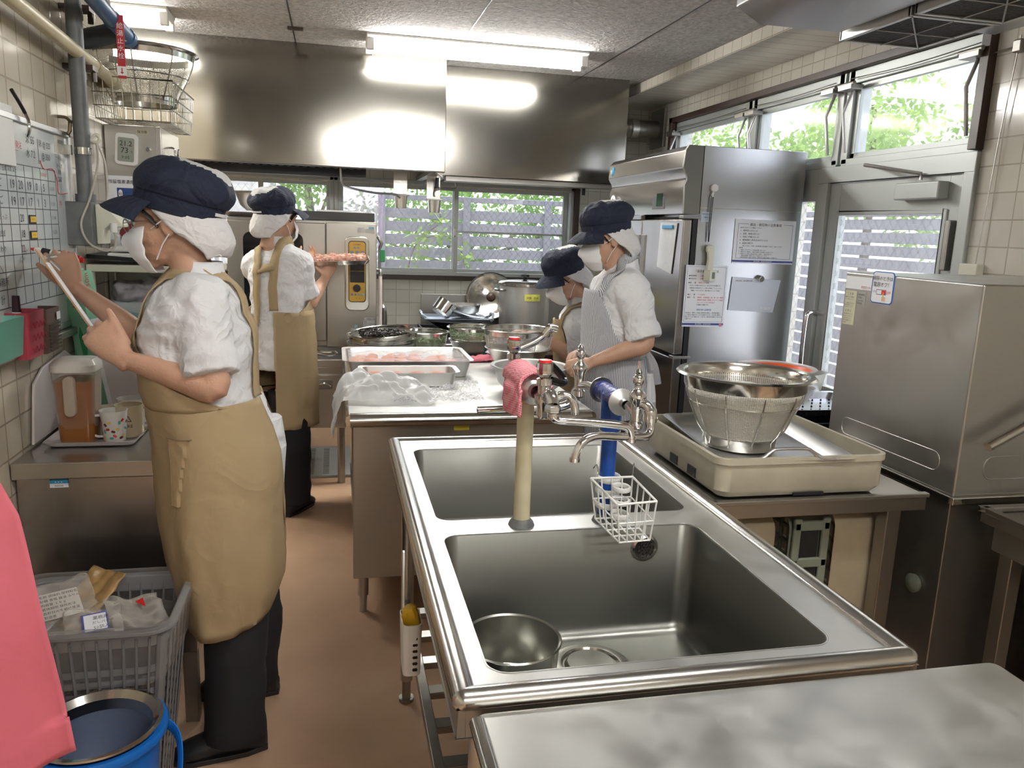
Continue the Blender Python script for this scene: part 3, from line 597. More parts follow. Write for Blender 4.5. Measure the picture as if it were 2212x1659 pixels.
# ---- back gas range with splash plate ----
br = thing('gas_range', 'wide black topped gas range along the back wall behind the prep table', 'range', (1.1, 5.2, 0))
MB().box((.42, 4.78, .12), (1.68, 5.62, .76)).build('body', M_ss, br, bev=.005)
MB().box((.42, 4.74, .74), (1.68, 4.80, .80)).build('front_rail', M_ss, br, bev=.008)
MB().box((.42, 4.80, .76), (1.68, 5.6, .815)).build('hob', M_blk, br, bev=.006)
MB().box((.60, 5.62, .70), (1.70, 5.635, 1.03)).build('splash_plate', M_ssd, br, bev=.002)
MB().box((.42, 4.765, .64), (1.68, 4.782, .725)).build('knob_panel', mat('dark panel', (.03, .03, .035), .3), br, bev=.002)
for x in (.6, .86, 1.12, 1.38): MB().cyl((x, 4.77, .69), (x, 4.735, .69), .028, 16, r2=.024).build('knob', mat('blue black knob', (.01, .015, .04), .3), br, bev=.003)
for x in (.72, 1.12, 1.48):
    g = MB()
    for y in (4.95, 5.15, 5.35): g.box((x-.17, y-.006, .815), (x+.17, y+.006, .845))
    for dx in (-.16, 0, .16): g.box((x+dx-.006, 4.9, .815), (x+dx+.006, 5.4, .845))
    g.build('pan_support', M_blk, br, bev=.002)
for x in (.46, 1.64): MB().cyl((x, 4.82, 0), (x, 4.82, .12), .02, 12).build('leg', M_ssd, br)
# stock pot
c = (1.275, 5.28, .846); sp = thing('stock_pot', 'tall aluminium stock pot with lid and yellow label on the back range', 'pot', c)
M_al = mat('pot aluminium', (.74, .74, .73), .42, .9, noise_amt=.2, noise_scale=5, rvar=.06)
MB().lathe([(0, 0), (.16, 0), (.172, .012), (.175, .28), (.18, .284), (.172, .284), (.168, .02), (0, .01)], c, 48).build('pot_body', M_al, sp)
ld = MB().lathe([(.186, .284), (.186, .300), (.172, .312), (.10, .318), (0, .322)], c, 48).build('lid', M_pol, sp)
MB().lathe([(.03, .318), (.012, .325), (.014, .335), (.028, .340), (.028, .358), (0, .362)], c, 20).build('lid_knob', M_blk, ld)
for s in (PI*1.08, PI*.08):
    d = Vector((math.cos(s), math.sin(s), 0)); e = Vector((-d.y, d.x, 0)); C = Vector(c)+Vector((0, 0, .255))
    MB().tube(smoothpath([C+d*.172+e*.05, C+d*.205+e*.045, C+d*.215, C+d*.205-e*.045, C+d*.172-e*.05], 5), .009, 10).build('handle', M_pol, sp)
a0 = math.radians(-103); yl = MB().loft([((c[0], c[1], c[2]+z), (.1765, 0, 0), (0, .1765, 0)) for z in (.19, .235)], 8, False, False, t0=a0, t1=a0+.62)
yl.build('yellow_label', mat('yellow paper', (.72, .70, .14), .6), sp, smooth=180)
textmesh('label_writing', [('大鍋   白湯', .018, -.045, .205), ('~ ~', .012, .015, .193)], (c[0]+.015, c[1]-.1775, c[2]), (1, .12, 0), (0, 0, 1), M_ink, sp, lift=.001)
# leaning lid
lc = Vector((1.085, 5.52, 1.03)); nrm = Vector((-.25, -.9, .28)).normalized(); uu = nrm.cross(Vector((0, 0, 1))).normalized(); vv = uu.cross(nrm)
ML = Matrix(((uu.x, -vv.x, nrm.x, lc.x), (uu.y, -vv.y, nrm.y, lc.y), (uu.z, -vv.z, nrm.z, lc.z), (0, 0, 0, 1)))
ll = thing('pot_lid', 'polished pot lid leaning against the splash plate left of the stock pot', 'lid', (1.085, 5.52, .85))
MB().lathe([(.172, -.012), (.176, -.002), (.168, .004), (.155, -.004), (.13, -.004), (.12, -.012), (0, -.018), (0, -.022), (.12, -.017), (.172, -.016)], (0, 0, 0), 48, M=ML).build('lid', M_pol, ll)
MB().lathe([(.028, -.018), (.03, -.006), (.018, .004), (0, .005)], (0, 0, 0), 18, M=ML).build('rivet_plate', M_brn, ll)
# tray over wok, ladle pot, dark bowl
wk = MB().lathe([(.0, 0), (.09, .005), (.19, .06), (.195, .06), (.095, 0), (0, -.005)], (.77, 5.08, .85), 40)
tag(wk.build('iron_wok', M_blk), 'black iron wok under the blue-grey tray on the back range', 'wok')
bt = thing('baking_tray', 'blue-grey baking tray with ear handles on the wok', 'tray', (.76, 5.02, .915))
M_bt = mat('blue steel', (.52, .58, .66), .34, .8, noise_amt=.2)
q = MB(); rloft(q, [(.76, 5.04, .915, .36, .28, .02), (.76, 5.04, .935, .42, .32, .02), (.76, 5.04, .935, .41, .31, .02), (.76, 5.04, .919, .35, .27, .02)]); q.build('tray', M_bt, bt)
for s in (-1, 1):
    b = Vector((.76+s*.205, 5.04-.10*(s > 0), .935)); MB().tube(smoothpath([b+Vector((0, -.09, 0)), b+Vector((s*.012, -.05, .012)), b+Vector((s*.02, -.03, .03)), b+Vector((s*.02, .03, .03)), b+Vector((s*.012, .05, .012)), b+Vector((0, .09, 0))], 5), (.010), 8).build('ear_handle', M_bt, bt)
lp = thing('ladle_pot', 'deep steel ladle lying tilted on the blue-grey tray', 'ladle', (.66, 5.0, .94)); R = Matrix.Translation((.655, 5.02, .955)) @ Matrix.Rotation(math.radians(38), 4, Vector((-.25, .9, 0)).normalized())
MB().lathe([(0, 0), (.055, 0), (.066, .012), (.068, .088), (.071, .090), (.066, .090), (.063, .014), (0, .006)], (0, 0, 0), 32, M=R).build('cup', M_pol, lp)
MB().tube([R @ Vector((.06, -.02, .07)), Vector((.84, 4.90, .955)), Vector((.92, 4.87, .945))], [(.018, .006), (.014, .006), (.012, .006)], 10).build('handle', M_bt, lp)
bw = MB().lathe([(0, 0), (.05, 0), (.09, .035), (.105, .078), (.108, .078), (.093, .03), (.05, -.004), (0, -.004)], (.835, 5.12, .932), 36)
tag(bw.build('steel_bowl', M_ss), 'small dark steel bowl on the back tray beside the ladle', 'bowl')

# ---- prep table ----
pt = thing('prep_table', 'long stainless prep table in the middle with rounded front rail and yellow tape', 'table', (.5, 3.55, 0))
MB().box((.045, 2.80, .800), (.965, 4.40, .83)).build('tabletop', M_top, pt, bev=.004)
q = MB().tube([(.05, 2.80, .808), (.955, 2.80, .808)], [(.030, .026)]*2, 16, flat=(0, 0, 1)); q.build('front_rail', M_pol, pt)
q = MB().tube([(.055, 2.79, .808), (.055, 4.39, .808)], [(.022, .022)]*2, 12).tube([(.955, 2.79, .808), (.955, 4.39, .808)], [(.022, .022)]*2, 12); q.build('side_rail', M_pol, pt)
MB().box((.06, 2.845, .175), (.95, 2.865, .785)).build('back_panel', M_ss, pt, bev=.003)
MB().box((.075, 2.88, .62), (.93, 4.35, .795)).build('drawer_box', M_ssd, pt, bev=.003)
MB().box((.075, 2.88, .16), (.93, 4.33, .19)).build('lower_shelf', M_ssd, pt, bev=.003)
for x in (.10, .90):
    for y in (2.93, 4.30): MB().cyl((x, y, .07), (x, y, .8), .021, 16).cyl((x, y, 0), (x, y, .07), .015, 14).build('leg', M_ss, pt)
MB().box((.434, 2.8435, .752), (.492, 2.846, .776)).build('yellow_tape', mat('yellow tape', (.72, .62, .05), .6), pt, smooth=0)

# strainers and bowls on the table
M_mesh = meshmat('woven steel mesh', (.62, .61, .57), .0036, .42)
def ring(mb, c, r, w, z, n=40): return mb.tube([Vector(c)+Vector((r*math.cos(2*PI*i/n), r*math.sin(2*PI*i/n), z)) for i in range(n)], w, 8, closed=True)
def strainer(name, label, c, r, rb, h, tilt=None, rimh=.012, ribs=8, cat='strainer', rim=None, group=None, midring=.5):
    t = thing(name, label, cat, (0, 0, 0), group); pr = []
    for i in range(9): f = i/8; pr.append((rb + (r*.965-rb)*math.sin(f*PI/2)**.9 if True else 0, .006 + (h-rimh-.004)*f**1.25))
    MB().lathe([(0, .006)] + pr, (0, 0, 0), 40).build('mesh_bowl', M_mesh, t, smooth=180)
    MB().lathe([(r*.965, h-rimh-.006), (r*.975, h), (r*1.0, h+.003), (r*1.06, h), (r*1.055, h-.004), (r*1.0, h-.003), (r*.985, h-rimh-.006)], (0, 0, 0), 48).build('rim', M_pol, t)
    ring(MB().lathe([(rb*1.0, 0), (rb*1.02, 0), (rb*1.04, .014), (rb*1.0, .014)], (0, 0, 0), 36), (0, 0, 0), rb + (r*.965-rb)*math.sin(midring*PI/2)**.9 + .003, .0018, .006+(h-rimh-.004)*midring**1.25).build('foot_ring', M_pol, t)
    for k in range(ribs):
        a = 2*PI*k/ribs+.3; MB().tube([((q+.003)*math.cos(a), (q+.003)*math.sin(a), z) for q, z in pr], .0018, 6).build('rib_wire', M_pol, t)
    t.location = c
    if tilt: t.rotation_euler = tilt
    return t
def blob(name, label, cat, c, r, h, n, size, col, mt, seed, top=.3):
    rnd = random.Random(seed); m = MB(); m.lathe([(0, 0), (r*.8, .002), (r, h*.5), (r*.9, h*.8), (0, h)], c, 20)
    for i in range(n):
        a = rnd.uniform(0, 2*PI); q = r*math.sqrt(rnd.random())*.97; z = h*(.65+top*rnd.random()); d = Vector((rnd.uniform(-1, 1), rnd.uniform(-1, 1), rnd.uniform(-.25, .45))).normalized()*size*rnd.uniform(.6, 1.2)
        p = Vector(c)+Vector((q*math.cos(a), q*math.sin(a), z)); m.tube([p-d/2, p+d*.1+Vector((0, 0, size*.1)), p+d/2], [size*.10, size*.14, size*.06], 5)
    o = m.build(name, mt); return tag(o, label, cat, kind='stuff')
M_grn = mat('boiled greens', (.10, .22, .045), .45, noise_amt=.5, noise_scale=60); M_hij = mat('dark seaweed', (.012, .009, .007), .4)
c = (.235, 4.17, .832)
al = MB().lathe([(0, 0), (.145, 0), (.158, .01), (.172, .062), (.178, .062), (.162, .004), (.148, -.002+.002), (0, -.002+.002)], c, 44)
tag(al.build('shallow_pan', M_al), 'shallow aluminium basin under the tilted strainers at the table corner', 'basin')
strainer('steel_strainer', 'lower steel strainer in the aluminium basin at the table corner', (.235, 4.17, .842), .165, .10, .075)
s_ = strainer('steel_strainer', 'tilted strainer of dark seaweed stacked highest at the table corner', (.250, 4.17, .885), .175, .115, .065, (math.radians(3), math.radians(-5), 0))
blob('seaweed', 'dark boiled seaweed in the tilted strainer', 'seaweed', (.245, 4.17, .905), .12, .045, 260, .035, 0, M_hij, 3)
strainer('steel_strainer', 'strainer of cut greens between the tilted strainers and the round bowl', (.475, 4.22, .832), .125, .085, .115)
blob('cut_greens', 'cut greens in the strainer next to the tilted strainers', 'greens', (.475, 4.22, .842), .104, .075, 300, .04, 0, M_grn, 4)
mb_ = MB().lathe([(0, 0), (.055, 0), (.095, .028), (.122, .075), (.128, .078), (.126, .081), (.118, .078), (.09, .032), (.052, .005), (0, .005)], (.72, 4.16, .832), 40)
tag(mb_.build('mixing_bowl', M_pol), 'round steel bowl under the strainer beside the pink cloth', 'bowl')
strainer('steel_strainer', 'strainer of greens resting on the round steel bowl', (.72, 4.16, .875), .128, .09, .105, rimh=.01)
blob('cut_greens', 'cut greens in the strainer on the round steel bowl', 'greens', (.72, 4.16, .885), .106, .058, 300, .04, 0, M_grn, 5)
# big colander on bowl near the shorter cook
mb_ = MB().lathe([(0, 0), (.07, 0), (.12, .035), (.155, .095), (.165, .10), (.16, .102), (.15, .097), (.115, .038), (.066, .005), (0, .005)], (.88, 3.74, .832), 44)
tag(mb_.build('mixing_bowl', M_ss), 'wide steel bowl under the big sieve by the shorter cook', 'bowl')
strainer('mesh_colander', 'big empty mesh sieve standing in the wide bowl by the shorter cook', (.88, 3.74, .875), .172, .115, .15, cat='sieve', rimh=.02)
# salmon tins
M_sal = mat('salmon', (.82, .25, .10), .35, noise_amt=.35, noise_scale=40, sss=.1, coat=.3)
def tin(label, c, w, d, h, name='roasting_tin', rot=0):
    t = thing(name, label, 'tray', (0, 0, 0)); q = MB()
    rloft(q, [(0, 0, 0, w*.93, d*.9, .02), (0, 0, h, w, d, .03), (0, 0, h+.003, w+.03, d+.03, .04), (0, 0, h, w+.03, d+.03, .04), (0, 0, h-.001, w-.006, d-.006, .03), (0, 0, .004, w*.92, d*.89, .02)]); q.build('tin', M_al, t); t.location = c; t.rotation_euler = (0, 0, rot); return t
tin('big rectangular aluminium tin of salmon on the prep table', (.325, 3.68, .832), .56, .40, .075)
rnd = random.Random(4)
for i in range(7):
    x = .115+i*.068; m = MB(); ph = rnd.random()*6
    pth = [(x+.04*math.sin(k*.9+ph)*.4, 3.54+k*.046, .868+.006*math.sin(k*1.2+ph)+.004*i % .01) for k in range(7)]
    m.tube(smoothpath(pth, 3), [(.034*(.75+.25*math.sin(PI*k/18)), .012) for k in range(19)], 12, flat=(0, 0, 1))
    o = m.build('salmon_fillet', M_sal, fn=lambda p, n: p+n*.003*noise.noise(p*60)); tag(o, 'orange salmon fillet in the big tin, ' + ('leftmost', 'second from the left', 'third from the left', 'middle one', 'third from the right', 'second from the right', 'rightmost')[i], 'fish', 'salmon fillets in the big tin')
fl = MB().grid(lambda a, b: (.06+a*.54, 3.50+b*.37, .892+.012*noise.noise(Vector((a*7, b*6, 1)))+.012*abs(a-.5)), 40, 26)
tag(fl.build('cling_film', film('clear film', (.9, .9, .92), .0, .12), smooth=180), 'clear cling film over the salmon tin', 'cling film')
tin('smaller aluminium tin behind the plastic bag in front of the salmon tin', (.31, 3.36, .832), .40, .17, .06)
for i in range(4):
    m = MB().tube(smoothpath([(.15+i*.09, 3.31, .866), (.17+i*.09, 3.35, .874), (.16+i*.09, 3.40, .866)], 3), [(.03, .01)]*7, 10, flat=(0, 0, 1)); tag(m.build('salmon_fillet', M_sal), 'dark orange salmon piece in the smaller tin, ' + ('leftmost', 'second from the left', 'second from the right', 'rightmost')[i], 'fish', 'salmon pieces in the smaller tin')
# crumpled plastic bag draped over the table edge
def bagf(a, b):
    x = -.04 + a*.42; y = 2.98 + b*.26 - .06*a; n1 = noise.noise(Vector((a*5, b*5, 3))); n2 = noise.noise(Vector((a*13, b*12, 9)))
    z = .850 + .075*math.sin(PI*b)*math.sin(PI*min(1, a*1.05))**.6 + .035*n1 + .014*n2
    if x < .04: e = (.04-x)/.08; z -= .17*e**1.2*(.6+.4*math.sin(b*5+1)); x = .04-.05*e**.6*(1+.3*n1)
    return (x + .012*n2, y + .02*n1, max(z, .838 if x > .05 else -1))
M_bag = film('milky bag', (.88, .89, .90), .5, .28)
tag(MB().grid(bagf, 80, 50).build('plastic_bag', M_bag, smooth=180), 'crumpled white plastic bag hanging over the prep table corner', 'bag')
M_wrap = film('clear wrap', (.95, .96, 1), .12, .06)
def wrapf(a, b): return (.22+a*.35, 2.95+b*.22, .838+.022*abs(noise.noise(Vector((a*11, b*9, 5))))+.02*abs(noise.noise(Vector((a*26, b*20, 8))))+(.045*math.exp(-((a-.85)**2+(b-.7)**2)*18)))
tag(MB().grid(wrapf, 70, 46).build('plastic_wrap', M_wrap, smooth=0), 'clear crinkled plastic wrap beside the white bag', 'wrap')
# pink cloth on the table
M_pink = mat('pink check cloth', (.75, .20, .26), .8, noise_amt=.25, noise_scale=120, bump=.4, bump_scale=300)
tag(MB().grid(lambda a, b: (.66+a*.19, 3.88+b*.12+.02*a, .836+.02*math.sin(PI*a)*math.sin(PI*b)+.018*abs(noise.noise(Vector((a*6, b*5, 2))))), 30, 20).build('pink_dishcloth', M_pink, solid=.004, smooth=180), 'pink dishcloth lying crumpled on the prep table', 'cloth')
tag(MB().box((.73, 4.0, .832), (.75, 4.30, .842), M=Matrix.Translation((.82, 4.10, 0)) @ Matrix.Rotation(.25, 4, 'Z') @ Matrix.Translation((-.74, -4.15, 0))).build('steel_bar', M_bt, bev=.002), 'flat blue-grey steel bar behind the pink dishcloth', 'bar')
# grey basin handled by the taller cook
gb = thing('grey_basin', 'grey round basin held by the taller cook over the prep table', 'basin', (.80, 3.16, .832))
MB().lathe([(0, 0), (.095, 0), (.135, .04), (.155, .105), (.166, .108), (.166, .112), (.150, .109), (.13, .045), (.09, .006), (0, .006)], (.80, 3.16, .834), 48).build('bowl', mat('grey enamel', (.50, .50, .49), .4, .3), gb)
# floor grating between table and oven
M_gr = mat('grating grey', (.40, .43, .43), .5, .2)
gt = thing('floor_grating', 'pale grey floor grating mat with slot rows by the oven', 'grating', (-.07, 4.95, 0))
MB().box((-.30, 4.64, .0), (.12, 5.28, .018)).build('mat', M_gr, gt, bev=.004)
q = MB()
for x in (-.15, -.06, .03):
    for i in range(22): q.box((x-.018, 4.67+i*.026, .0175), (x+.018, 4.677+i*.026, .0188))
q.build('slots', M_blk, gt, smooth=0)['kind'] = 'stuff'

# ================= right side =================
ux, uz = (1, 0, 0), (0, 0, 1)
fg = thing('refrigerator', 'tall stainless upright refrigerator with notices stuck on its side', 'refrigerator', (2.07, 4.37, 0))
FX, FY0, FY1, FXB = 1.74, 3.80, 4.95, 2.40
M_frf = steel('fridge front steel', (.56, .54, .53), .2, stretch=(1, 1, 1), bump=.02, wav=.012)
MB().box((FX+.075, FY0, .10), (FXB, FY1, 1.95)).build('cabinet', M_fr, fg, bev=.003)
MB().box((FX+.08, FY0-.0015, 1.642), (FXB-.002, FY0+.002, 1.647)).build('side_seam', M_pol, fg, smooth=0)
hp = [(FX+.075, 1.95), (FX+.01, 1.95), (FX-.012, 1.925), (FX-.02, 1.84), (FX+.004, 1.80), (FX+.006, 1.78), (FX-.006, 1.755), (FX, 1.61), (FX+.075, 1.61)]
hd = MB().prism(hp, 'y', FY0+.02, FY1).build('header', M_frf, fg, bev=.004)
hq = [(x+.0, z) for x, z in hp]; MB().prism([(FX+.085, 1.95), (FX-.002, 1.95), (FX-.018, 1.925), (FX-.026, 1.84), (FX-.003, 1.80), (FX, 1.78), (FX-.012, 1.755), (FX-.006, 1.61), (FX+.085, 1.61)], 'y', FY0, FY0+.022).build('end_cap', mat('dark grey moulding', (.20, .20, .18), .45), hd, bev=.003)
MB().box((FX+.05, FY0+.004, .10), (FX+.08, FY1, 1.6)).build('gasket', M_blk, fg, smooth=0)
for (a, b) in ((FY0+.01, 4.365), (4.375, FY1)):
    for (c_, d_) in ((.885, 1.585), (.14, .865)):
        q = MB().box((FX, a, c_), (FX+.05, b, d_)).build('door', M_frf, fg, bev=.007)
MB().box((FX-.008, 4.30, 1.15), (FX+.004, 4.355, 1.50)).box((FX-.008, 4.385, 1.15), (FX+.004, 4.44, 1.50)).build('handle_recess', M_ssd, fg, bev=.004)
MB().box((FX-.004, 4.06, 1.64), (FX+.002, 4.23, 1.735)).build('control_panel', mat('graphite', (.09, .09, .095), .3), hd, bev=.004)
MB().box((FX-.006, 4.09, 1.655), (FX-.003, 4.17, 1.725)).build('display', mat('dark display', (.01, .03, .015), .1), hd, bev=.001)
MB().ball((FX-.017, 4.88, 1.88), (.006, .022, .03), 18).build('blue_badge', mat('badge blue', (.05, .25, .42), .2, .3), hd)
textmesh('badge_mark', [('ʊ', .04, 0, -.012, 'CENTER')], (FX-.0245, 4.88, 1.88), (0, -1, 0), uz, M_wht, hd)
MB().box((FX-.02, 4.35, 1.585), (FX+.01, 4.93, 1.61)).build('door_ledge', M_fr, fg, bev=.003)
for z in (1.60, .875): MB().box((FX-.01, FY0-.005, z-.012), (FX+.09, FY0+.05, z+.004)).build('hinge', M_ssd, fg, bev=.003)
MB().box((FX+.02, FY0+.05, 0), (FXB-.02, FY1-.02, .10)).build('plinth', M_blk, fg, smooth=0)
MB().box((FX+.09, FY0-.0015, 1.575), (FX+.145, FY0+.001, 1.625)).build('spec_label', mat('pale blue label', (.55, .65, .75), .5), fg, smooth=0)
textmesh('spec_print', [('業務用冷凍冷蔵庫', .0065, .093, 1.612), ('ドア開閉注意', .0075, .093, 1.595), ('────', .008, .093, 1.58)], (FX, FY0-.0015, 0), ux, uz, M_nvy, fg)
# wall-hung things on the fridge side (plane Y = 3.8)
PY = FY0-.002
def sheet(name, label, cat, x0, z0, x1, z1, tilt=0, m=None, o=None):
    t = thing(name, label, cat, ((x0+x1)/2, PY, (z0+z1)/2)); MB().box((x0, PY-.0018, z0), (x1, PY, z1)).build('sheet', m or M_pap, t, smooth=0); return t
a = sheet('notice', 'wide printed notice of goods inspection rules high on the refrigerator side', 'notice', 2.022, 1.372, 2.372, 1.597)
MB().box((2.022, PY-.0028, 1.378), (2.372, PY-.0015, 1.388)).box((2.04, PY-.0026, 1.397), (2.355, PY-.0015, 1.3985)).box((2.04, PY-.0026, 1.573), (2.10, PY-.0015, 1.5745)).box((2.30, PY-.0026, 1.573), (2.355, PY-.0015, 1.5745)).box((2.04, PY-.0026, 1.397), (2.0412, PY-.0015, 1.574)).box((2.354, PY-.0026, 1.397), (2.355, PY-.0015, 1.574)).build('printed_border', mat('notice blue', (.07, .09, .32), .6), a, smooth=0)
T = [('検品・検収時の注意事項', .0165, .175, .193, 'CENTER'), ('検収時は以下のことを確認して下さい。', .0072, .03, .180), ('1、異物混入はないか', .0105, .032, .164), ('2、品質・鮮度は良いか', .0105, .032, .148), ('3、包装に不備はないか', .0105, .032, .132), ('4、賞味期限の表示がされているか', .0105, .032, .116), ('5、品温は適切か', .0105, .032, .100), ('冷蔵 10℃以下、冷凍庫（生鮮食品類の保存温度）5℃以下、冷凍−15℃以下', .0068, .048, .087), ('確認後', .0075, .032, .077),
     ('1、検収した人がサインを納品伝票に記入する。', .0075, .032, .066), ('2、異常がない場合は、検収記録簿の所定欄に○を記入する。', .0075, .032, .056), ('3、異常がある場合は納品担当者へ連絡し、返品交換する。', .0075, .032, .046), ('（検収記録簿の異常のあった項目に×をつける。）', .0075, .042, .037), ('※検収記録簿や温度の記録は「検収表や温度記録簿」に記載する。', .0075, .042, .028)]
textmesh('printed_text', T, (2.022, PY-.0018, 1.372), ux, uz, M_ink, a)
textmesh('footer_text', [('衛生管理部　食品衛生推進委員会', .007, .175, .0085, 'CENTER')], (2.022, PY-.003, 1.372), ux, uz, M_wht, a)
b = sheet('notice', 'tall printed notice on keeping food samples, lower left on the refrigerator side', 'notice', 1.768, 1.036, 2.002, 1.355)
MB().box((1.768, PY-.0028, 1.044), (2.002, PY-.0015, 1.055)).box((1.776, PY-.0026, 1.062), (1.777, PY-.0015, 1.348)).box((1.993, PY-.0026, 1.062), (1.994, PY-.0015, 1.348)).box((1.776, PY-.0026, 1.347), (1.994, PY-.0015, 1.348)).box((1.776, PY-.0026, 1.062), (1.994, PY-.0015, 1.063)).build('printed_border', MATS['notice blue'], b, smooth=0)
MB().prism([(1.986+.009*math.cos(t*PI/8), 1.047+.010*math.sin(t*PI/8)) for t in range(16)], 'y', PY-.0032, PY-.0015).build('round_emblem', mat('emblem pink', (.6, .25, .28), .6), b, smooth=0)
textmesh('printed_text', [('「保存食の採取方法', .0155, .115, .283, 'CENTER'), ('◆保存期間', .0085, .018, .262), ('◆保存方法', .0085, .018, .247), ('◆容　　器', .0085, .018, .226), ('※ビニール袋にはメニュー名と日付を記載する', .0085, .026, .212), ('※調理済み食品はビニール袋の内側にアルコールを', .008, .026, .199), ('　噴霧してから入れる（指が触れないよう注意）', .008, .028, .186), ('◆分　　量', .0085, .018, .165), ('◆採　　取', .0085, .018, .150), ('を個別に採取する', .0085, .072, .112), ('保存食は、提供した食品と原材料を採取し、食中毒が疑わ', .0075, .014, .070), ('れる食品の調査であったかを追及するため、また同じ食材の', .0075, .014, .0595), ('廃止するために採取する。一方では、衛生的な証明にもなるため', .0072, .014, .049), ('必要である。', .0075, .014, .0385)], (1.768, PY-.0018, 1.036), ux, uz, M_ink, b)
textmesh('red_text', [('２週間以上', .0085, .082, .262), ('冷凍保存', .0085, .082, .247), ('専用ビニール袋', .0085, .075, .226), ('５０ｇ以上', .0085, .075, .165), ('原材料（生鮮食品・肉・魚・卵・野菜）', .0085, .075, .150), ('調理済み食品（調理したすべての食品）', .0085, .075, .137), ('はトッピングは１人分以上', .0085, .075, .124)], (1.768, PY-.0018, 1.036), ux, uz, M_rink, b)
textmesh('blue_text', [('【保存食の必要性】', .0105, .117, .085, 'CENTER')], (1.768, PY-.0018, 1.036), ux, uz, mat('text blue', (.05, .15, .5), .6), b)
textmesh('footer_text', [('衛生管理部　食品衛生推進', .0075, .117, .0115, 'CENTER')], (1.768, PY-.003, 1.036), ux, uz, M_wht, b)
fl_ = thing('document_pouch', 'translucent white plastic pouch under a steel magnet on the refrigerator side', 'pouch', (2.16, PY, 1.2))
MB().prism([(2.032, 1.30), (2.315, 1.288), (2.285, 1.115), (2.022, 1.125)], 'y', PY-.004, PY-.001).build('sleeve', mat('frosted sleeve', (.62, .67, .76), .22), fl_, bev=.001)
MB().box((2.05, PY-.0055, 1.275), (2.14, PY-.0035, 1.287)).build('name_strip', M_pap, fl_, smooth=0); MB().box((2.21, PY-.0055, 1.132), (2.265, PY-.0035, 1.143)).build('name_strip', M_pap, fl_, smooth=0)
textmesh('strip_text', [('食材納品・給与量調査簿', .0085, 2.053, 1.278), ('ご記入ください', .0075, 2.213, 1.135)], (0, PY-.0055, 0), ux, uz, M_nvy, fl_)
mg = thing('magnet', 'cylindrical steel magnet holding the plastic pouch', 'magnet', (2.185, PY, 1.3)); MB().cyl((2.185, PY, 1.297), (2.190, PY-.028, 1.292), .017, 18).build('magnet_body', M_pol, mg, bev=.003)
tm = thing('probe_thermometer', 'cream probe thermometer hanging on a black strap from a white hook', 'thermometer', (1.885, PY, 1.45))
MB().cyl((1.885, PY, 1.745), (1.885, PY-.018, 1.745), .019, 24).cyl((1.880, PY-.01, 1.725), (1.876, PY-.012, 1.700), .006, 10).build('hook', M_wht, tm, bev=.002)
MB().tube([(1.872, PY-.014, 1.705), (1.870, PY-.012, 1.55), (1.874, PY-.012, 1.475)], .0022, 6).tube([(1.880, PY-.014, 1.705), (1.878, PY-.012, 1.56), (1.876, PY-.012, 1.475)], .0022, 6).build('strap', M_blk, tm)
M_crm = mat('cream plastic', (.68, .68, .56), .35)
MB().prism([(1.864, 1.452), (1.872, 1.46), (1.895, 1.46), (1.903, 1.45), (1.906, 1.35), (1.902, 1.325), (1.870, 1.325), (1.874, 1.39), (1.871, 1.42), (1.862, 1.43)], 'y', PY-.032, PY-.008).build('grip', M_crm, tm, bev=.007)
hm = MB().box((-.028, -.02, -.028), (.028, .02, .028), M=Matrix.Translation((1.888, PY-.032, 1.305)) @ Matrix.Rotation(math.radians(32), 4, 'Z')).build('sensor_head', M_crm, tm, bev=.004)
MB().box((-.012, -.0225, -.015), (.012, -.02, .018), M=Matrix.Translation((1.888, PY-.032, 1.305)) @ Matrix.Rotation(math.radians(32), 4, 'Z')).build('screen', mat('lcd grey', (.16, .19, .17), .2), hm, smooth=0)
# on the fridge front (plane X = 1.74)
PX = FX-.001
pc = thing('plastic_sleeve', 'clear sleeve of papers clipped on the refrigerator door', 'sleeve', (PX, 3.98, 1.45))
MB().prism([(3.87, 1.565), (4.085, 1.57), (4.10, 1.33), (3.905, 1.30)], 'x', PX-.006, PX-.002).build('sleeve', mat('glossy sleeve', (.42, .42, .41), .12, coat=.5, bump=.5, bump_scale=12), pc, bev=.001)
MB().box((PX-.016, 3.91, 1.535), (PX-.006, 4.045, 1.555)).build('blue_clip', mat('clip blue', (.08, .28, .5), .4), pc, bev=.003)
tp = thing('paper_tape', 'small ring of pale tape hanging at the refrigerator corner', 'tape', (PX, 4.86, 1.62)); MB().tube([(PX-.022, 4.83+.035*math.cos(t*PI/12), 1.675+.05*math.sin(t*PI/12)) for t in range(24)], [(.012, .006)]*24, 8, closed=True).build('tape_ring', M_wht, tp)

# ---- dishwasher ----
M_dwt = steel('dishwasher steel', (.50, .49, .47), .36, stretch=(1, 1, 1), bump=.03, scratch=.06)
DX, DY, DB, DR = 1.645, 1.735, 2.31, 2.30
dw = thing('dishwasher', 'big square hood-type stainless dishwasher with stickers, right of the racks', 'dishwasher', (1.97, 2.02, 0))
hd_ = MB().box((DX, DY, .825), (DR, DB, 1.405)).build('hood_box', M_dwt, dw, bev=.006)
MB().box((DX-.008, DY-.012, .805), (DR, DB, .826)).build('ledge', M_pol, dw, bev=.003)
MB().box((DX+.005, DY+.01, .08), (DR, DB, .806)).build('lower_body', M_ssd, dw, bev=.003)
MB().box((DX+.04, DY+.04, 0), (DR-.04, DB-.04, .08)).build('base', M_blk, dw, smooth=0)
pp = [(y+2.02, z+.905) for y, z in rrect(.44, .055, .024)]
m = MB(); m.tube([(DX, y, z) for y, z in pp], .0016, 8, closed=True); m.build('pressed_recess', M_dwt, hd_)
m = MB(); m.tube([(x+1.98, DY-.001, z+.905) for x, z in rrect(.50, .065, .028)], .0016, 8, closed=True); m.build('pressed_recess', M_dwt, hd_)
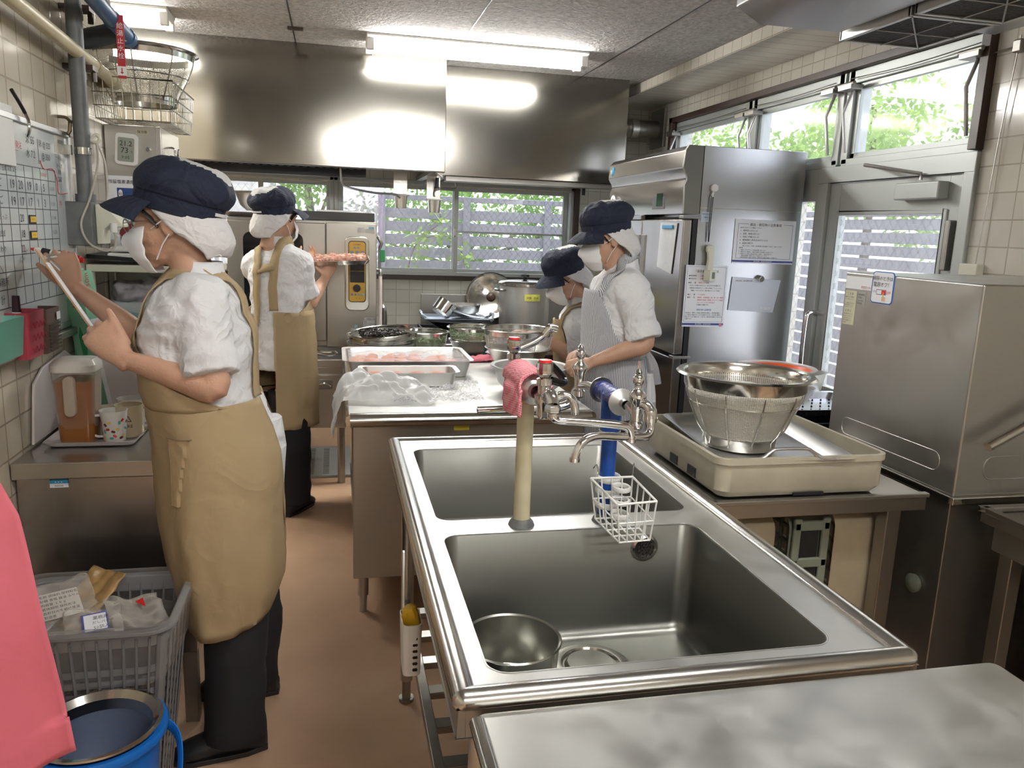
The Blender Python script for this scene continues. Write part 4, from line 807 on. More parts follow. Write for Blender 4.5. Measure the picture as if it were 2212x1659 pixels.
MB().tube([(1.688, DY-.045, .980), (1.90, DY-.045, 1.085), (2.2, DY-.045, 1.235)], .014, 14).build('lift_bar', M_pol, dw)
MB().box((1.90, DY-.05, 1.08), (1.92, DY, 1.10)).build('bar_bracket', M_ssd, dw)
kb = MB().lathe([(0, 0), (.026, .001), (.028, .012), (.014, .020), (0, .021)], (0, 0, 0), 20, M=Matrix.Translation((DX+.005, 1.83, .53)) @ Matrix.Rotation(-PI/2, 4, 'Y')); kb.build('drain_knob', mat('knob grey green', (.10, .105, .08), .6), dw)
MB().box((DX-.002, 1.985, .64), (DX+.006, 2.045, .70)).build('switch_plate', mat('switch plate', (.24, .25, .16), .5), dw, bev=.003)
MB().prism([(y+2.015, z+.668) for y, z in rrect(.03, .018, .008)], 'x', DX-.007, DX-.001).build('switch', mat('switch cream', (.34, .34, .26), .4), dw, bev=.001)
uy = (0, -1, 0); O = (DX-.0005, 0, 0)
st = MB()
panel(st, O, uy, uz, -2.303+.0, 1.352, -2.175, 1.392, 0, .0008); st.build('blank_label', M_pap, hd_, smooth=0)
textmesh('label_print', [('検査済 1996', .009, -2.222, 1.357)], (DX-.0015, 0, 0), uy, uz, mat('faint red', (.5, .15, .12), .6), hd_)
panel(MB(), O, uy, uz, -2.298, 1.235, -2.242, 1.345, 0, .0008).build('yellow_label', mat('aged label', (.62, .61, .44), .6), hd_, smooth=0)
textmesh('label_print', [('ご 注 意', .009, -2.288, 1.332), ('使用方法の説明書を', .005, -2.295, 1.323), ('よくお読みください', .005, -2.295, 1.316), ('一、電源を切る前に必ず', .0045, -2.295, 1.303), ('給水栓を閉めて下さい', .0045, -2.295, 1.297), ('必ずお守りください', .0045, -2.295, 1.291), ('お 手 入', .009, -2.29, 1.277), ('毎日清掃を行うこと', .005, -2.295, 1.268), ('部品を外して洗うこと', .0045, -2.295, 1.261), ('水気をふきとること', .0045, -2.295, 1.254), ('異常時は連絡のこと', .0045, -2.295, 1.247), ('使用禁止', .0045, -2.295, 1.240)], (DX-.0015, 0, 0), uy, uz, M_ink, hd_)
panel(MB(), O, uy, uz, -2.235, 1.305, -2.198, 1.345, 0, .0008).build('grey_label', mat('grey label', (.38, .38, .36), .5), hd_, smooth=0)
textmesh('label_print', [('業務用食器', .0065, -2.233, 1.334), ('洗浄機', .0065, -2.233, 1.325), ('100V 50Hz', .006, -2.233, 1.315), ('電気用品', .006, -2.233, 1.307)], (DX-.0015, 0, 0), uy, uz, M_ink, hd_)
sk = MB().prism([(y+2.123, z+1.366) for y, z in rrect(.098, .098, .012)], 'x', DX-.0015, DX).build('sticker_border', mat('sticker blue', (.02, .10, .42), .4), hd_, smooth=0)
MB().prism([(y+2.123, z+1.366) for y, z in rrect(.092, .092, .010)], 'x', DX-.0022, DX).build('sticker', M_pap, hd_, smooth=0)
textmesh('sticker_text', [('掃除のときは', .0155, 0, .022, 'CENTER'), ('電源オフ！', .0165, 0, .003, 'CENTER')], (DX-.0025, 2.123, 1.366), uy, uz, M_ink, hd_)
textmesh('sticker_on', [('ON', .011, -.033, -.017, 'CENTER')], (DX-.0025, 2.123, 1.366), uy, uz, M_ssd, hd_)
textmesh('sticker_off', [('OFF', .0125, .031, -.018, 'CENTER')], (DX-.0025, 2.123, 1.366), uy, uz, M_rink, hd_)
S_ = lambda a, b, c, d, n_, m_, t=.0031: MB().box((DX-t, 2.123-a, 1.366+b), (DX-.002, 2.123-c, 1.366+d)).build(n_, m_, hd_, smooth=0)
S_(-.024, -.022, .020, -.006, 'switch_outline', M_ink, .0026); S_(-.0225, -.0205, .0185, -.0075, 'switch_white', M_pap, .0028); S_(0, -.020, .018, -.008, 'switch_red', M_red, .0032)
mh = MB(); mh.prism([(2.123-(x), 1.366+z) for x, z in ((.004, -.040), (.004, -.028), (.007, -.026), (.008, -.014), (.0105, -.014), (.0115, -.026), (.020, -.029), (.020, -.040))], 'x', DX-.0037, DX-.002); mh.build('pointing_hand', mat('hand print', (.75, .5, .32), .6), hd_, smooth=0)
bx = thing('wall_switch_box', 'small beige switch box on the wall above the dishwasher, cord rising from it', 'switch', (2.40, 2.62, 1.41))
MB().box((2.385, 2.565, 1.39), (2.42, 2.655, 1.435)).build('box', M_crm, bx, bev=.004); MB().tube([(2.405, 2.595, 1.435), (2.405, 2.57, 1.9), (2.405, 2.54, 2.25)], .0022, 6).build('cord', M_ssd, bx)
tag(MB().box((2.39, 2.52, 2.19), (2.42, 2.56, 2.235)).build('wall_bracket', M_ssd, bev=.006), 'dark little bracket high on the right tiled wall', 'bracket')
tag(MB().tube([(2.405, 2.70, 2.21), (2.41, 2.55, 2.215)], .003, 6).build('wall_wire', M_ssd), 'thin wire from the window corner to the dark wall bracket', 'wire')
# ---- feeding table with rack, tray, colander of rice ----
M_dark = steel('dark bench steel', (.36, .35, .33), .33)
ft = thing('rack_table', 'stainless dish rack bench between the sink and the dishwasher', 'table', (1.27, 2.06, 0))
MB().box((.945, 1.775, .775), (1.60, 2.40, .82)).build('tabletop', M_dark, ft, bev=.004)
MB().box((.955, 1.765, .815), (1.60, 1.785, .828)).box((.945, 1.765, .815), (.965, 2.40, .828)).build('edge_lip', M_ssd, ft, bev=.003)
MB().box((1.50, 1.80, 0), (1.545, 1.845, .775)).build('leg', M_dark, ft, bev=.003)
MB().box((1.50, 2.33, 0), (1.545, 2.37, .775)).build('leg', M_dark, ft, bev=.003)
MB().box((.97, 2.33, 0), (1.01, 2.37, .775)).build('leg', M_dark, ft, bev=.003); MB().box((.97, 1.80, 0), (1.01, 1.84, .775)).build('leg', M_dark, ft, bev=.003)
MB().box((.98, 1.83, .27), (1.53, 2.36, .30)).build('rack_shelf', M_ssd, ft, bev=.003)
M_rk = mat('beige rack plastic', (.50, .46, .36), .5, noise_amt=.3, noise_scale=9)
M_rk2 = mat('tan rack plastic', (.42, .35, .24), .5, noise_amt=.3, noise_scale=7)
rk = thing('dish_rack', 'beige square dish rack on the bench holding the tray and rice sieve', 'rack', (1.235, 2.05, .82))
cx, cy, W_ = 1.225, 2.045, .50
q = MB(); rloft(q, [(cx, cy, .826, W_-.03, W_-.03, .03), (cx, cy, .845, W_, W_, .035), (cx, cy, .915, W_, W_, .035), (cx, cy, .918, W_+.012, W_+.012, .04), (cx, cy, .935, W_+.012, W_+.012, .04), (cx, cy, .935, W_-.012, W_-.012, .03), (cx, cy, .84, W_-.02, W_-.02, .03)]); q.build('rack_wall', M_rk, rk)
q = MB()
for (a, b) in ((cx-W_/2-.003, 1.93), (cx-W_/2-.003, 2.05)): q.box((a, b, .842), (a+.006, b+.05, .868))
q.box((cx-.03, cy-W_/2-.003, .828), (cx+.06, cy-W_/2+.003, .836)); q.build('slots', M_blk, rk, smooth=0)
ty = thing('baking_tray', 'dull steel oven tray with ear grips lying in the beige rack', 'tray', (1.19, 2.0, .90))
Rz = Matrix.Translation((1.19, 2.02, .905)) @ Matrix.Rotation(math.radians(-3), 4, 'Z') @ Matrix.Rotation(math.radians(2.5), 4, 'X')
q = MB(); rloft(q, [(0, 0, 0, .33, .40, .02), (0, 0, .03, .38, .445, .025), (0, 0, .033, .40, .46, .03), (0, 0, .03, .375, .44, .025), (0, 0, .004, .322, .392, .02)]); q.v = [tuple(Rz @ Vector(v)) for v in q.v]; q.build('tray', M_alu, ty)
for s in (-1, 1):
    q = MB(); pr = [(-.13, 0), (-.085, .004), (-.06, .022), (-.04, .030), (.04, .030), (.06, .022), (.085, .004), (.13, 0)]
    q.tube(smoothpath([Rz @ Vector((u, s*.222, .032+v)) for u, v in pr], 4), .0045, 8).tube([Rz @ Vector((u, s*.222, .030)) for u, v in pr], .004, 8); q.build('ear_grip', M_alu, ty)
# colander of rice
rc = thing('rice_sieve', 'large mesh sieve full of washed rice on the tray in the rack', 'sieve', (1.150, 2.02, .915))
CC = Vector((1.150, 2.02, .915)); PRF = [(.100, .02), (.118, .045), (.134, .08), (.149, .115), (.160, .145), (.169, .178)]
M_mesh2 = meshmat('fine woven mesh', (.66, .63, .55), .0044, .38)
MB().lathe(PRF, CC, 56).build('mesh_bowl', M_mesh2, rc, smooth=180)
MB().lathe([(.102, -.005), (.104, .028), (.098, .028), (.098, -.005), (.102, -.005)], CC, 48).build('foot_ring', M_pol, rc)
rm = MB().lathe([(.168, .168), (.170, .200), (.176, .208), (.190, .209), (.196, .204), (.190, .206), (.176, .204), (.173, .198), (.171, .168), (.168, .168)], CC, 64).build('rim', M_pol, rc)
for k in range(10):
    a = 2*PI*k/10+.15; MB().tube([CC+Vector(((r+.003)*math.cos(a), (r+.003)*math.sin(a), z)) for r, z in [(.102, .005)]+PRF[:-1]+[(.1635, .162)]], .0022, 6).build('rib_wire', M_pol, rc)
ring(MB(), CC, .154, .002, .125, 56).build('ring_wire', M_pol, rc)
M_rice = mat('rice', (.84, .82, .73), .6, bump=1, bump_scale=180, noise_amt=.15, noise_scale=150)
ri = MB().lathe([(.0, .03), (.108, .03), (.131, .08), (.146, .115), (.156, .142), (.158, .150), (.13, .158), (.07, .166), (0, .168)], CC, 48).build('rice', M_rice, fn=lambda p, n: p+n*.004*noise.noise(p*50) if p.z > CC.z+.151 else p); tag(ri, 'washed white rice heaped in the large mesh sieve', 'rice', kind='stuff')
yt = MB().loft([(CC+Vector((0, 0, z)), (.1745, 0, 0), (0, .1745, 0)) for z in (.172, .197)], 8, False, False, t0=math.radians(118), t1=math.radians(140)); yt.build('yellow_sticker', mat('sticker yellow', (.75, .68, .02), .5), rc, smooth=180)
MB().loft([(CC+Vector((0, 0, z)), (.1738, 0, 0), (0, .1738, 0)) for z in (.178, .193)], 6, False, False, t0=math.radians(122), t1=math.radians(131)).build('sticker_mark', M_ink, rc, smooth=180)
# racks stored on the shelf below
def stored(label, x, m, w=.13, holes=False):
    t = thing('stored_rack', label, 'rack', (x, 2.0, .3), 'plastic dish racks stood on edge under the bench'); y0, y1, z0, z1 = 1.86, 2.28, .30, .745
    q = MB(); pl = rrect(w-.012, z1-z0, .045)
    poly = [(a+x, b+(z0+z1)/2) for a, b in pl]
    # a tray on edge: outer skirt is a flat-faced band
    o = MB().tube([(x, yy, zz) for yy, zz in []] or [(x, 0, 0), (x, 0, .001)], .0001, 3) if False else None
    rr_ = [(a+(y0+y1)/2, b+(z0+z1)/2) for a, b in rrect(y1-y0, z1-z0, .05)]; n_ = len(rr_); vs = []; 
    for dx, sc in ((-w/2, 1), (w/2-.012, .985), (w/2, .97), (w/2-.004, .93), (-w/2+.01, .95)):
        for a, b in rr_: vs.append((x+dx, (y0+y1)/2+(a-(y0+y1)/2)*sc, (z0+z1)/2+(b-(z0+z1)/2)*sc))
    fs = [(k*n_+i, k*n_+(i+1) % n_, (k+1)*n_+(i+1) % n_, (k+1)*n_+i) for k in range(4) for i in range(n_)] + [(4*n_+i, 4*n_+(i+1) % n_, (i+1) % n_, i) for i in range(n_)]
    q.add(vs, fs); q.build('rack_wall', m, t, bev=0)
    g = MB()
    for k in range(9): yy = y0+.03+k*.045; g.box((x-w/2+.02, yy, z0+.02), (x-w/2+.03, yy+.008, z1-.02))
    for k in range(9): zz = z0+.03+k*.045; g.box((x-w/2+.02, y0+.02, zz), (x-w/2+.03, y1-.02, zz+.008))
    g.build('grid', m, t); return t
stored('left tan dish rack on edge under the bench', 1.135, M_rk2)
gr = stored('grey green openwork rack on edge between the two tan racks', 1.300, mat('grey green plastic', (.20, .22, .17), .5, noise_amt=.2), .12)
q = MB(); fw = .018
for z in (.33, .46, .59, .70): q.box((1.245, 1.845, z), (1.36, 1.858, z+.03))
for x in (1.245, 1.335): q.box((x, 1.845, .32), (x+.025, 1.858, .74))
q.build('front_frame', MATS['grey green plastic'], gr, bev=.006)
MB().box((1.272, 1.8585, .36), (1.333, 1.8595, .70)).build('dark_gap', M_dk, gr, smooth=0)
stored('right tan dish rack on edge nearest the bench leg', 1.452, M_rk2, .135)
# ---- lower unit at far right ----
ru = thing('side_bench', 'dark stainless bench in front of the dishwasher at the right edge', 'table', (1.95, 1.35, 0))
MB().box((1.70, .75, .77), (2.32, 1.69, .80)).box((1.695, .75, .80), (1.72, 1.69, .815)).box((1.695, 1.67, .80), (2.32, 1.69, .815)).build('benchtop', M_dark, ru, bev=.004)
MB().box((1.72, .78, .70), (2.30, 1.66, .77)).build('apron_rail', M_ssd, ru, bev=.003)
for y in (.82, 1.62): MB().box((1.73, y-.02, 0), (1.77, y+.02, .70)).build('leg', M_dark, ru, bev=.003)
MB().box((1.86, .9, .10), (2.28, 1.56, .58)).build('cabinet', M_ssd, ru, bev=.003); MB().box((1.855, .98, .52), (1.861, 1.40, .57)).build('dark_slot', M_dk, ru, smooth=0)
# ---- small exhaust hood above ----
M_eh = steel('exhaust hood steel', (.52, .52, .53), .33, stretch=(1, 1, 1))
eh = thing('exhaust_hood', 'small stainless exhaust hood with grease filters at the upper right', 'hood', (1.7, 1.6, 2.4))
pr = [(1.15, 2.52), (1.15, 2.16), (1.23, 2.12), (1.50, 2.12), (1.50, 2.16), (2.05, 2.16), (2.05, 2.52)]
MB().prism(pr, 'y', .5, 2.27).build('canopy', M_eh, eh, bev=.006)
M_fil = mat('dark filter mesh', (.045, .042, .04), .6, .6, bump=1, bump_scale=90)
for i, y in enumerate((1.98, 1.655)):
    f = MB().box((1.52, y, 2.105), (1.785, y+.30, 2.125)).build('grease_filter', M_fil, eh, smooth=0)
    MB().box((1.51, y-.004, 2.10), (1.525, y+.304, 2.13)).box((1.78, y-.004, 2.10), (1.795, y+.304, 2.13)).box((1.51, y-.006, 2.10), (1.795, y+.006, 2.13)).box((1.51, y+.294, 2.10), (1.795, y+.306, 2.13)).build('filter_frame', M_alu, f, bev=.002)
    w_ = MB().tube([(1.52, y+.15, 2.10), (1.785, y+.15, 2.10)], .002, 6).tube([(1.65, y, 2.10), (1.65, y+.3, 2.10)], .002, 6).tube([(1.52, y+.0, 2.10), (1.785, y+.3, 2.10)], .0025, 6); w_.build('retaining_wires', M_ssd, f)
# ---- behind the colander: cart with perforated pans ----
ct = thing('steel_stand', 'low stainless stand by the back door carrying pans', 'stand', (1.98, 3.05, 0))
MB().box((1.70, 2.62, .66), (2.25, 3.38, .70)).build('shelf', M_ss, ct, bev=.004)
for x in (1.73, 2.22):
    for y in (2.66, 3.34): MB().box((x-.015, y-.015, 0), (x+.015, y+.015, .66)).build('leg', M_ss, ct)
def pan(name, label, c, w, d, h, m, holes=0, rot=0):
    t = thing(name, label, 'pan', (0, 0, 0)); q = MB(); rloft(q, [(0, 0, 0, w*.9, d*.9, .02), (0, 0, h, w, d, .02), (0, 0, h+.002, w+.03, d+.03, .02), (0, 0, h, w-.006, d-.006, .02), (0, 0, .003, w*.89, d*.89, .02)]); q.build('pan', m, t)
    if holes:
        hh = MB()
        for i in range(9):
            for z in (h*.35, h*.65): hh.ball((-w*.42+i*w*.105, -d*.48+(.0), z), .005, 6)
            for j in range(5): hh.ball((-w*.40+i*w*.1, -d*.36+j*d*.18, .0045), .0045, 6)
        hh.build('holes', holes, t)['kind'] = 'stuff'
    t.location = c; t.rotation_euler = (0, 0, rot)
M_per = mat('lilac lit steel', (.62, .62, .66), .25, 1)
pan('perforated_pan', 'dark perforated pan with bright holes under the other pans', (1.99, 2.86, .702), .40, .36, .09, mat('dark pan', (.02, .02, .025), .3, .6), mat('bright hole', (.8, .8, .82), .6))
pan('perforated_pan', 'bright shallow perforated pan on top of the dark perforated one', (2.00, 2.94, .796), .42, .34, .03, M_per, M_blk)
pan('hotel_pan', 'deep steel pan behind the clear bowl by the back door', (2.01, 3.17, .81), .30, .24, .10, M_ss, 0, .5)
tag(MB().lathe([(0, 0), (.06, 0), (.085, .06), (.09, .065), (.082, .062), (.055, .006), (0, .005)], (1.875, 2.90, .832), 32).build('clear_bowl', film('clear plastic', (.8, .75, .7), .3, .1)), 'small cloudy plastic bowl in front of the orange sieve', 'bowl')
og = thing('plastic_bowl', 'translucent bowl with an orange sieve inside it by the back door', 'bowl', (1.86, 3.02, .90))
MB().lathe([(.06, -.06), (.13, .0), (.155, .055), (.17, .058), (.17, .062), (.150, .060), (.12, .0), (.055, -.055)], (1.86, 3.02, .90), 40).build('bowl', film('cloudy plastic', (.85, .78, .76), .35, .15), og)
MB().lathe([(.05, -.045), (.115, .0), (.142, .05), (.15, .056)], (1.86, 3.02, .90), 40).build('orange_sieve', mat('orange plastic', (.85, .13, .03), .4), og)
tag(MB().tube([(2.02+.0, 2.63, .70+.0)]+[(2.03+.075*math.sin(t*PI/14)-.0, 2.62, .72+.14*math.sin(t*PI/28)) for t in range(1, 15)], .009, 10).build('looped_pipe', M_ssd), 'curved steel loop handle in front of the perforated pans', 'handle')

# ================= double sink =================
def boolcut(o, cutters):
    for c in cutters:
        m = o.modifiers.new('x', 'BOOLEAN'); m.operation = 'DIFFERENCE'; m.object = c; m.solver = 'EXACT'
    nm = bpy.data.meshes.new_from_object(o.evaluated_get(bpy.context.evaluated_depsgraph_get())); o.modifiers.clear(); old = o.data; o.data = nm; bpy.data.meshes.remove(old)
    for c in cutters: bpy.data.objects.remove(c)
    for p in o.data.polygons: p.use_smooth = False
sk = thing('double_sink', 'big two-bowl stainless sink in the foreground with two standing tap posts', 'sink', (.54, 1.68, 0))
SX0, SX1, SY0, SY1, SZ = .175, .900, 1.0, 2.36, .848
B1 = (.222, 1.675, .835, 2.265); B2 = (.222, 1.045, .805, 1.590)
top = MB().box((SX0, SY0, SZ-.012), (SX1, SY1, SZ)).build('sink_top', M_top, sk, smooth=0)
cut = []
for x0, y0, x1, y1 in (B1, B2): cut.append(MB().prism([(x+(x0+x1)/2, y+(y0+y1)/2) for x, y in rrect(x1-x0, y1-y0, .035, 6)], 'z', SZ-.1, SZ+.1).build('cut', M_top, None, smooth=0))
boolcut(top, cut)
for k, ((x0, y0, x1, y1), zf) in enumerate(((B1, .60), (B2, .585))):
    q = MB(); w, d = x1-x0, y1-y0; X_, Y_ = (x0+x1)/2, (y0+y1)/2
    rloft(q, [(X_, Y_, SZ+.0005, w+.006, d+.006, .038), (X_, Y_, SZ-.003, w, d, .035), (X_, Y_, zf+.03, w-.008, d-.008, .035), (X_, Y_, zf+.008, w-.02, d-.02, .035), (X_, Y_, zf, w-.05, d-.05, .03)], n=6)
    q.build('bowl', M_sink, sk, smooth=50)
z = SZ-.004
rim = MB().tube([(SX0, SY0, z), (SX1, SY0, z), (SX1, SY1, z), (SX0, SY1, z)], .001, 4, closed=True)
rim = MB()
for a, b in (((SX0, SY0-.005), (SX0, SY1)), ((SX1, SY0-.005), (SX1, SY1)), ((SX0, SY0-.005), (SX1, SY0-.005)), ((SX0, SY1), (SX1, SY1))): rim.tube([(a[0], a[1], z), (b[0], b[1], z)], [(.019, .016)]*2, 20, flat=(0, 0, 1))
for a in ((SX0, SY0-.005), (SX1, SY0-.005), (SX0, SY1), (SX1, SY1)): rim.ball((a[0], a[1], z), (.019, .019, .016), 16)
rim.build('rolled_rim', steel('rim steel', (.62, .61, .58), .2, stretch=(1, 1, 1)), sk)
MB().box((SX0-.012, SY0-.018, .79), (SX0+.002, SY1+.01, SZ-.012)).box((SX1-.002, SY0-.018, .79), (SX1+.012, SY1+.01, SZ-.012)).box((SX0-.012, SY0-.018, .79), (SX1+.012, SY0-.006, SZ-.012)).box((SX0-.012, SY1+.0, .79), (SX1+.012, SY1+.012, SZ-.012)).build('side_skirt', M_ss, sk, bev=.002)
for x in (.215, .86):
    for y in (1.06, 2.30): MB().cyl((x, y, .075), (x, y, .84), .020, 18).build('leg', M_ss, sk); MB().cyl((x, y, 0), (x, y, .08), .014, 14).cyl((x, y, 0), (x, y, .012), .024, 14).build('foot', M_ssd, sk)
rl = MB().box((.20, 1.06, .33), (.225, 2.30, .355)).box((.85, 1.06, .33), (.875, 2.30, .355))
for k in range(9): rl.box((.215, 1.08+k*.14, .332), (.86, 1.12+k*.14, .350))
rl.build('slatted_shelf', M_ssd, sk, bev=.003)
# overflow, floor drain
of = MB().lathe([(.0, .0), (.019, .001), (.021, .006), (.027, .007), (.030, .004), (.033, .0)], (0, 0, 0), 32, M=Matrix.Translation((.690, 1.588, .794)) @ Matrix.Rotation(PI/2, 4, 'X')).build('overflow', M_pol, sk)
h_ = MB()
for r_, n_ in ((0, 1), (.0075, 6), (.015, 11)):
    for i in range(n_): a = 2*PI*i/n_; c = (.690+r_*math.cos(a), 1.5855, .794+r_*math.sin(a)); h_.cyl(c, (c[0], 1.584, c[2]), .0024, 10)
h_.build('overflow_holes', M_dk, of); h_.v = []
dr = MB().lathe([(.0, .012), (.05, .012), (.056, .003), (.06, .003), (.064, .010), (.075, .011), (.088, .0045), (.092, .001)], (.53, 1.46, .585), 40).build('floor_drain', M_pol, sk)
# pot in the front bowl
pc_ = (.338, 1.395, .588)
po = thing('steel_pot', 'round handleless steel pot standing in the front sink bowl', 'pot', pc_)
MB().lathe([(0, 0), (.08, 0), (.088, .008), (.096, .112), (.1, .116), (.098, .119), (.0935, .116), (.0855, .012), (.076, .005), (0, .005)], pc_, 48).build('pot', mat('satin pot', (.60, .60, .56), .24, 1), po)
# ---- tap posts ----
def tapbody(root, x, y, z, style, name='tap'):
    # vertical valve body with head, side union; returns part
    b = MB()
    if style == 'mixer':
        b.lathe([(.012, -.045), (.014, -.04), (.014, -.02), (.019, -.012), (.019, .002), (.013, .006), (.013, .022), (.0165, .024), (.0165, .036), (.011, .038)], (x, y, z), 20)
        p = b.build(name, M_chr, root)
        MB().lathe([(.010, .038), (.016, .046), (.0175, .055), (.0165, .068), (.012, .071), (0, .072)], (x, y, z), 12).build('tap_head', M_chr, p, smooth=20)
        MB().lathe([(.0135, .0695), (.0130, .0745), (0, .075)], (x, y, z), 18).build('red_cap', M_red, p)
    else:
        b.lathe([(.009, -.045), (.015, -.04), (.015, -.028), (.011, -.024), (.012, .0), (.014, .016), (.019, .026), (.019, .031), (.010, .042), (.007, .046), (.007, .052)], (x, y, z), 20)
        p = b.build(name, M_chr, root)
        MB().ball((x, y, z+.063), .013, 14).lathe([(.006, .074), (.008, .08), (.004, .086), (0, .087)], (x, y, z), 10).build('tap_head', M_chr, p)
    return p
M_post = mat('cream painted pipe', (.66, .60, .41), .4, noise_amt=.12, noise_scale=15, dirt=(.50, .44, .28))
M_blu = mat('blue painted pipe', (.012, .075, .36), .32, noise_amt=.35, noise_scale=14, bump=.2, bump_scale=60)
# cream post
cp_ = thing('tap_post', 'cream painted tap post with red-capped mixers rising from the sink divider', 'tap', (.407, 1.632, SZ))
MB().cyl((.407, 1.632, SZ), (.407, 1.632, 1.145), .0185, 24).build('post', M_post, cp_)
MB().cyl((.407, 1.632, 1.130), (.407, 1.632, 1.155), .0235, 24).cyl((.407, 1.58, 1.172), (.407, 1.70, 1.172), .023, 24).build('tee', mat('tan tape wrap', (.60, .42, .22), .6), cp_, bev=.002)
MB().lathe([(.030, 0), (.027, .008), (.020, .016), (.019, .016)], (.407, 1.632, SZ), 20).build('base_putty', M_gal, cp_)
for y, s in ((1.575, -1), (1.70, 1)):
    MB().lathe([(.033, 0), (.033, .004), (.024, .012), (.016, .018), (.014, .035)], (0, 0, 0), 24, M=Matrix.Translation((.407, y, 1.172)) @ Matrix.Rotation(PI/2*(1 if s < 0 else -1), 4, 'X')).build('flange', M_alu, cp_)
fm = tapbody(cp_, .412, 1.505, 1.172, 'mixer'); MB().tube([(.407, 1.575, 1.172), (.412, 1.505, 1.165)], .012, 14).build('union', M_chr, fm)
MB().tube(smoothpath([(.412, 1.505, 1.165), (.416, 1.482, 1.180), (.418, 1.465, 1.178), (.418, 1.457, 1.165)], 6), .0125, 14).lathe([(.012, 0), (.0165, .003), (.0165, .013), (.013, .018)], (.418, 1.457, 1.148), 6).build('swivel_joint', M_chr, fm)
MB().tube(smoothpath([(.418, 1.457, 1.155), (.419, 1.456, 1.142), (.428, 1.455, 1.134), (.445, 1.454, 1.132), (.50, 1.452, 1.128), (.556, 1.45, 1.122), (.575, 1.45, 1.116), (.583, 1.45, 1.102), (.584, 1.45, 1.09)], 6), .0088, 14).cyl((.584, 1.45, 1.094), (.584, 1.45, 1.087), .0105, 14).build('spout', M_chr, fm)
MB().tube(smoothpath([(.425, 1.49, 1.168), (.445, 1.485, 1.178), (.462, 1.48, 1.172), (.470, 1.478, 1.155), (.471, 1.478, 1.138)], 6), .0085, 12).build('side_spout', M_chr, fm)
bm_ = tapbody(cp_, .412, 1.79, 1.178, 'mixer'); MB().tube([(.407, 1.70, 1.172), (.412, 1.79, 1.165)], .012, 14).build('union', M_chr, bm_)
MB().tube(smoothpath([(.425, 1.79, 1.225), (.455, 1.79, 1.238), (.482, 1.79, 1.255), (.497, 1.79, 1.275), (.515, 1.79, 1.273)], 6), [(.006, .009)]*18+[(.007, .010)]*7, 10).build('lever', M_chr, bm_)
MB().tube(smoothpath([(.43, 1.64, 1.19), (.435, 1.62, 1.222), (.452, 1.60, 1.218), (.47, 1.56, 1.195), (.455, 1.52, 1.195), (.425, 1.505, 1.205)], 6), [(.006, .008)]*31, 10).build('black_lever', mat('black chrome', (.03, .03, .03), .12, .8), cp_)
# blue post
bp_ = thing('tap_post', 'blue painted tap post with round-knob chrome taps beside the wire basket', 'tap', (.605, 1.632, SZ))
MB().cyl((.605, 1.632, SZ), (.605, 1.632, 1.10), .0175, 24).build('post', M_blu, bp_)
MB().cyl((.605, 1.632, 1.062), (.605, 1.632, 1.15), .0235, 24).build('sleeve', M_blu, bp_, bev=.002)
MB().cyl((.605, 1.575, 1.142), (.605, 1.70, 1.142), .0225, 24).build('tee', mat('blue tape wrap', (.015, .03, .22), .25, bump=.5, bump_scale=90), bp_, bev=.002)
MB().lathe([(.030, 0), (.027, .008), (.020, .018), (.019, .018)], (.605, 1.632, SZ), 20).build('base_putty', M_gal, bp_)
MB().lathe([(.0245, 0), (.0245, .004), (.019, .005)], (.605, 1.632, 1.060), 24).build('cream_ring', M_post, bp_)
for y, s in ((1.572, -1), (1.702, 1)):
    MB().lathe([(.030, 0), (.030, .004), (.014, .010), (.010, .012), (.010, .03)], (0, 0, 0), 24, M=Matrix.Translation((.605, y, 1.142)) @ Matrix.Rotation(PI/2*(1 if s < 0 else -1), 4, 'X')).build('flange', M_alu, bp_)
f1 = tapbody(bp_, .612, 1.50, 1.142, 'knob'); MB().tube([(.605, 1.57, 1.142), (.610, 1.53, 1.14), (.612, 1.50, 1.13)], .010, 12).tube(smoothpath([(.612, 1.50, 1.145), (.622, 1.49, 1.155), (.632, 1.48, 1.148), (.634, 1.478, 1.128)], 5), [(.010)]*5+[(.011)]*6+[(.0145)]*5, 14).cyl((.634, 1.478, 1.130), (.634, 1.478, 1.122), .0155, 14).build('nozzle', M_chr, f1)
MB().cyl((.612, 1.50, 1.225), (.612, 1.50, 1.245), .0025, 8).build('pin', M_chr, f1)
MB().tube(smoothpath([(.634, 1.478, 1.128), (.637, 1.478, 1.110), (.630, 1.472, 1.096), (.608, 1.462, 1.094), (.55, 1.445, 1.100), (.50, 1.435, 1.104), (.475, 1.43, 1.094), (.463, 1.428, 1.075), (.459, 1.427, 1.060)], 6), .0085, 14).cyl((.459, 1.427, 1.063), (.459, 1.427, 1.056), .0105, 14).build('spout', M_chr, f1)
f2 = tapbody(bp_, .578, 1.79, 1.150, 'knob'); MB().tube([(.605, 1.70, 1.142), (.59, 1.76, 1.142), (.578, 1.79, 1.135)], .010, 12).tube(smoothpath([(.578, 1.79, 1.13), (.572, 1.80, 1.118), (.566, 1.80, 1.098), (.547, 1.80, 1.083), (.50, 1.80, 1.078), (.40, 1.80, 1.076), (.33, 1.80, 1.074)], 6), .0105, 14).build('spout', M_chr, f2)
tag(MB().prism([(.59, 1.118), (.618, 1.112), (.606, 1.092), (.595, 1.098)], 'y', 1.60, 1.603).build('tape_tail', M_blu, bp_), 'loose tail of blue tape'); bpy.data.objects[-1] if False else None
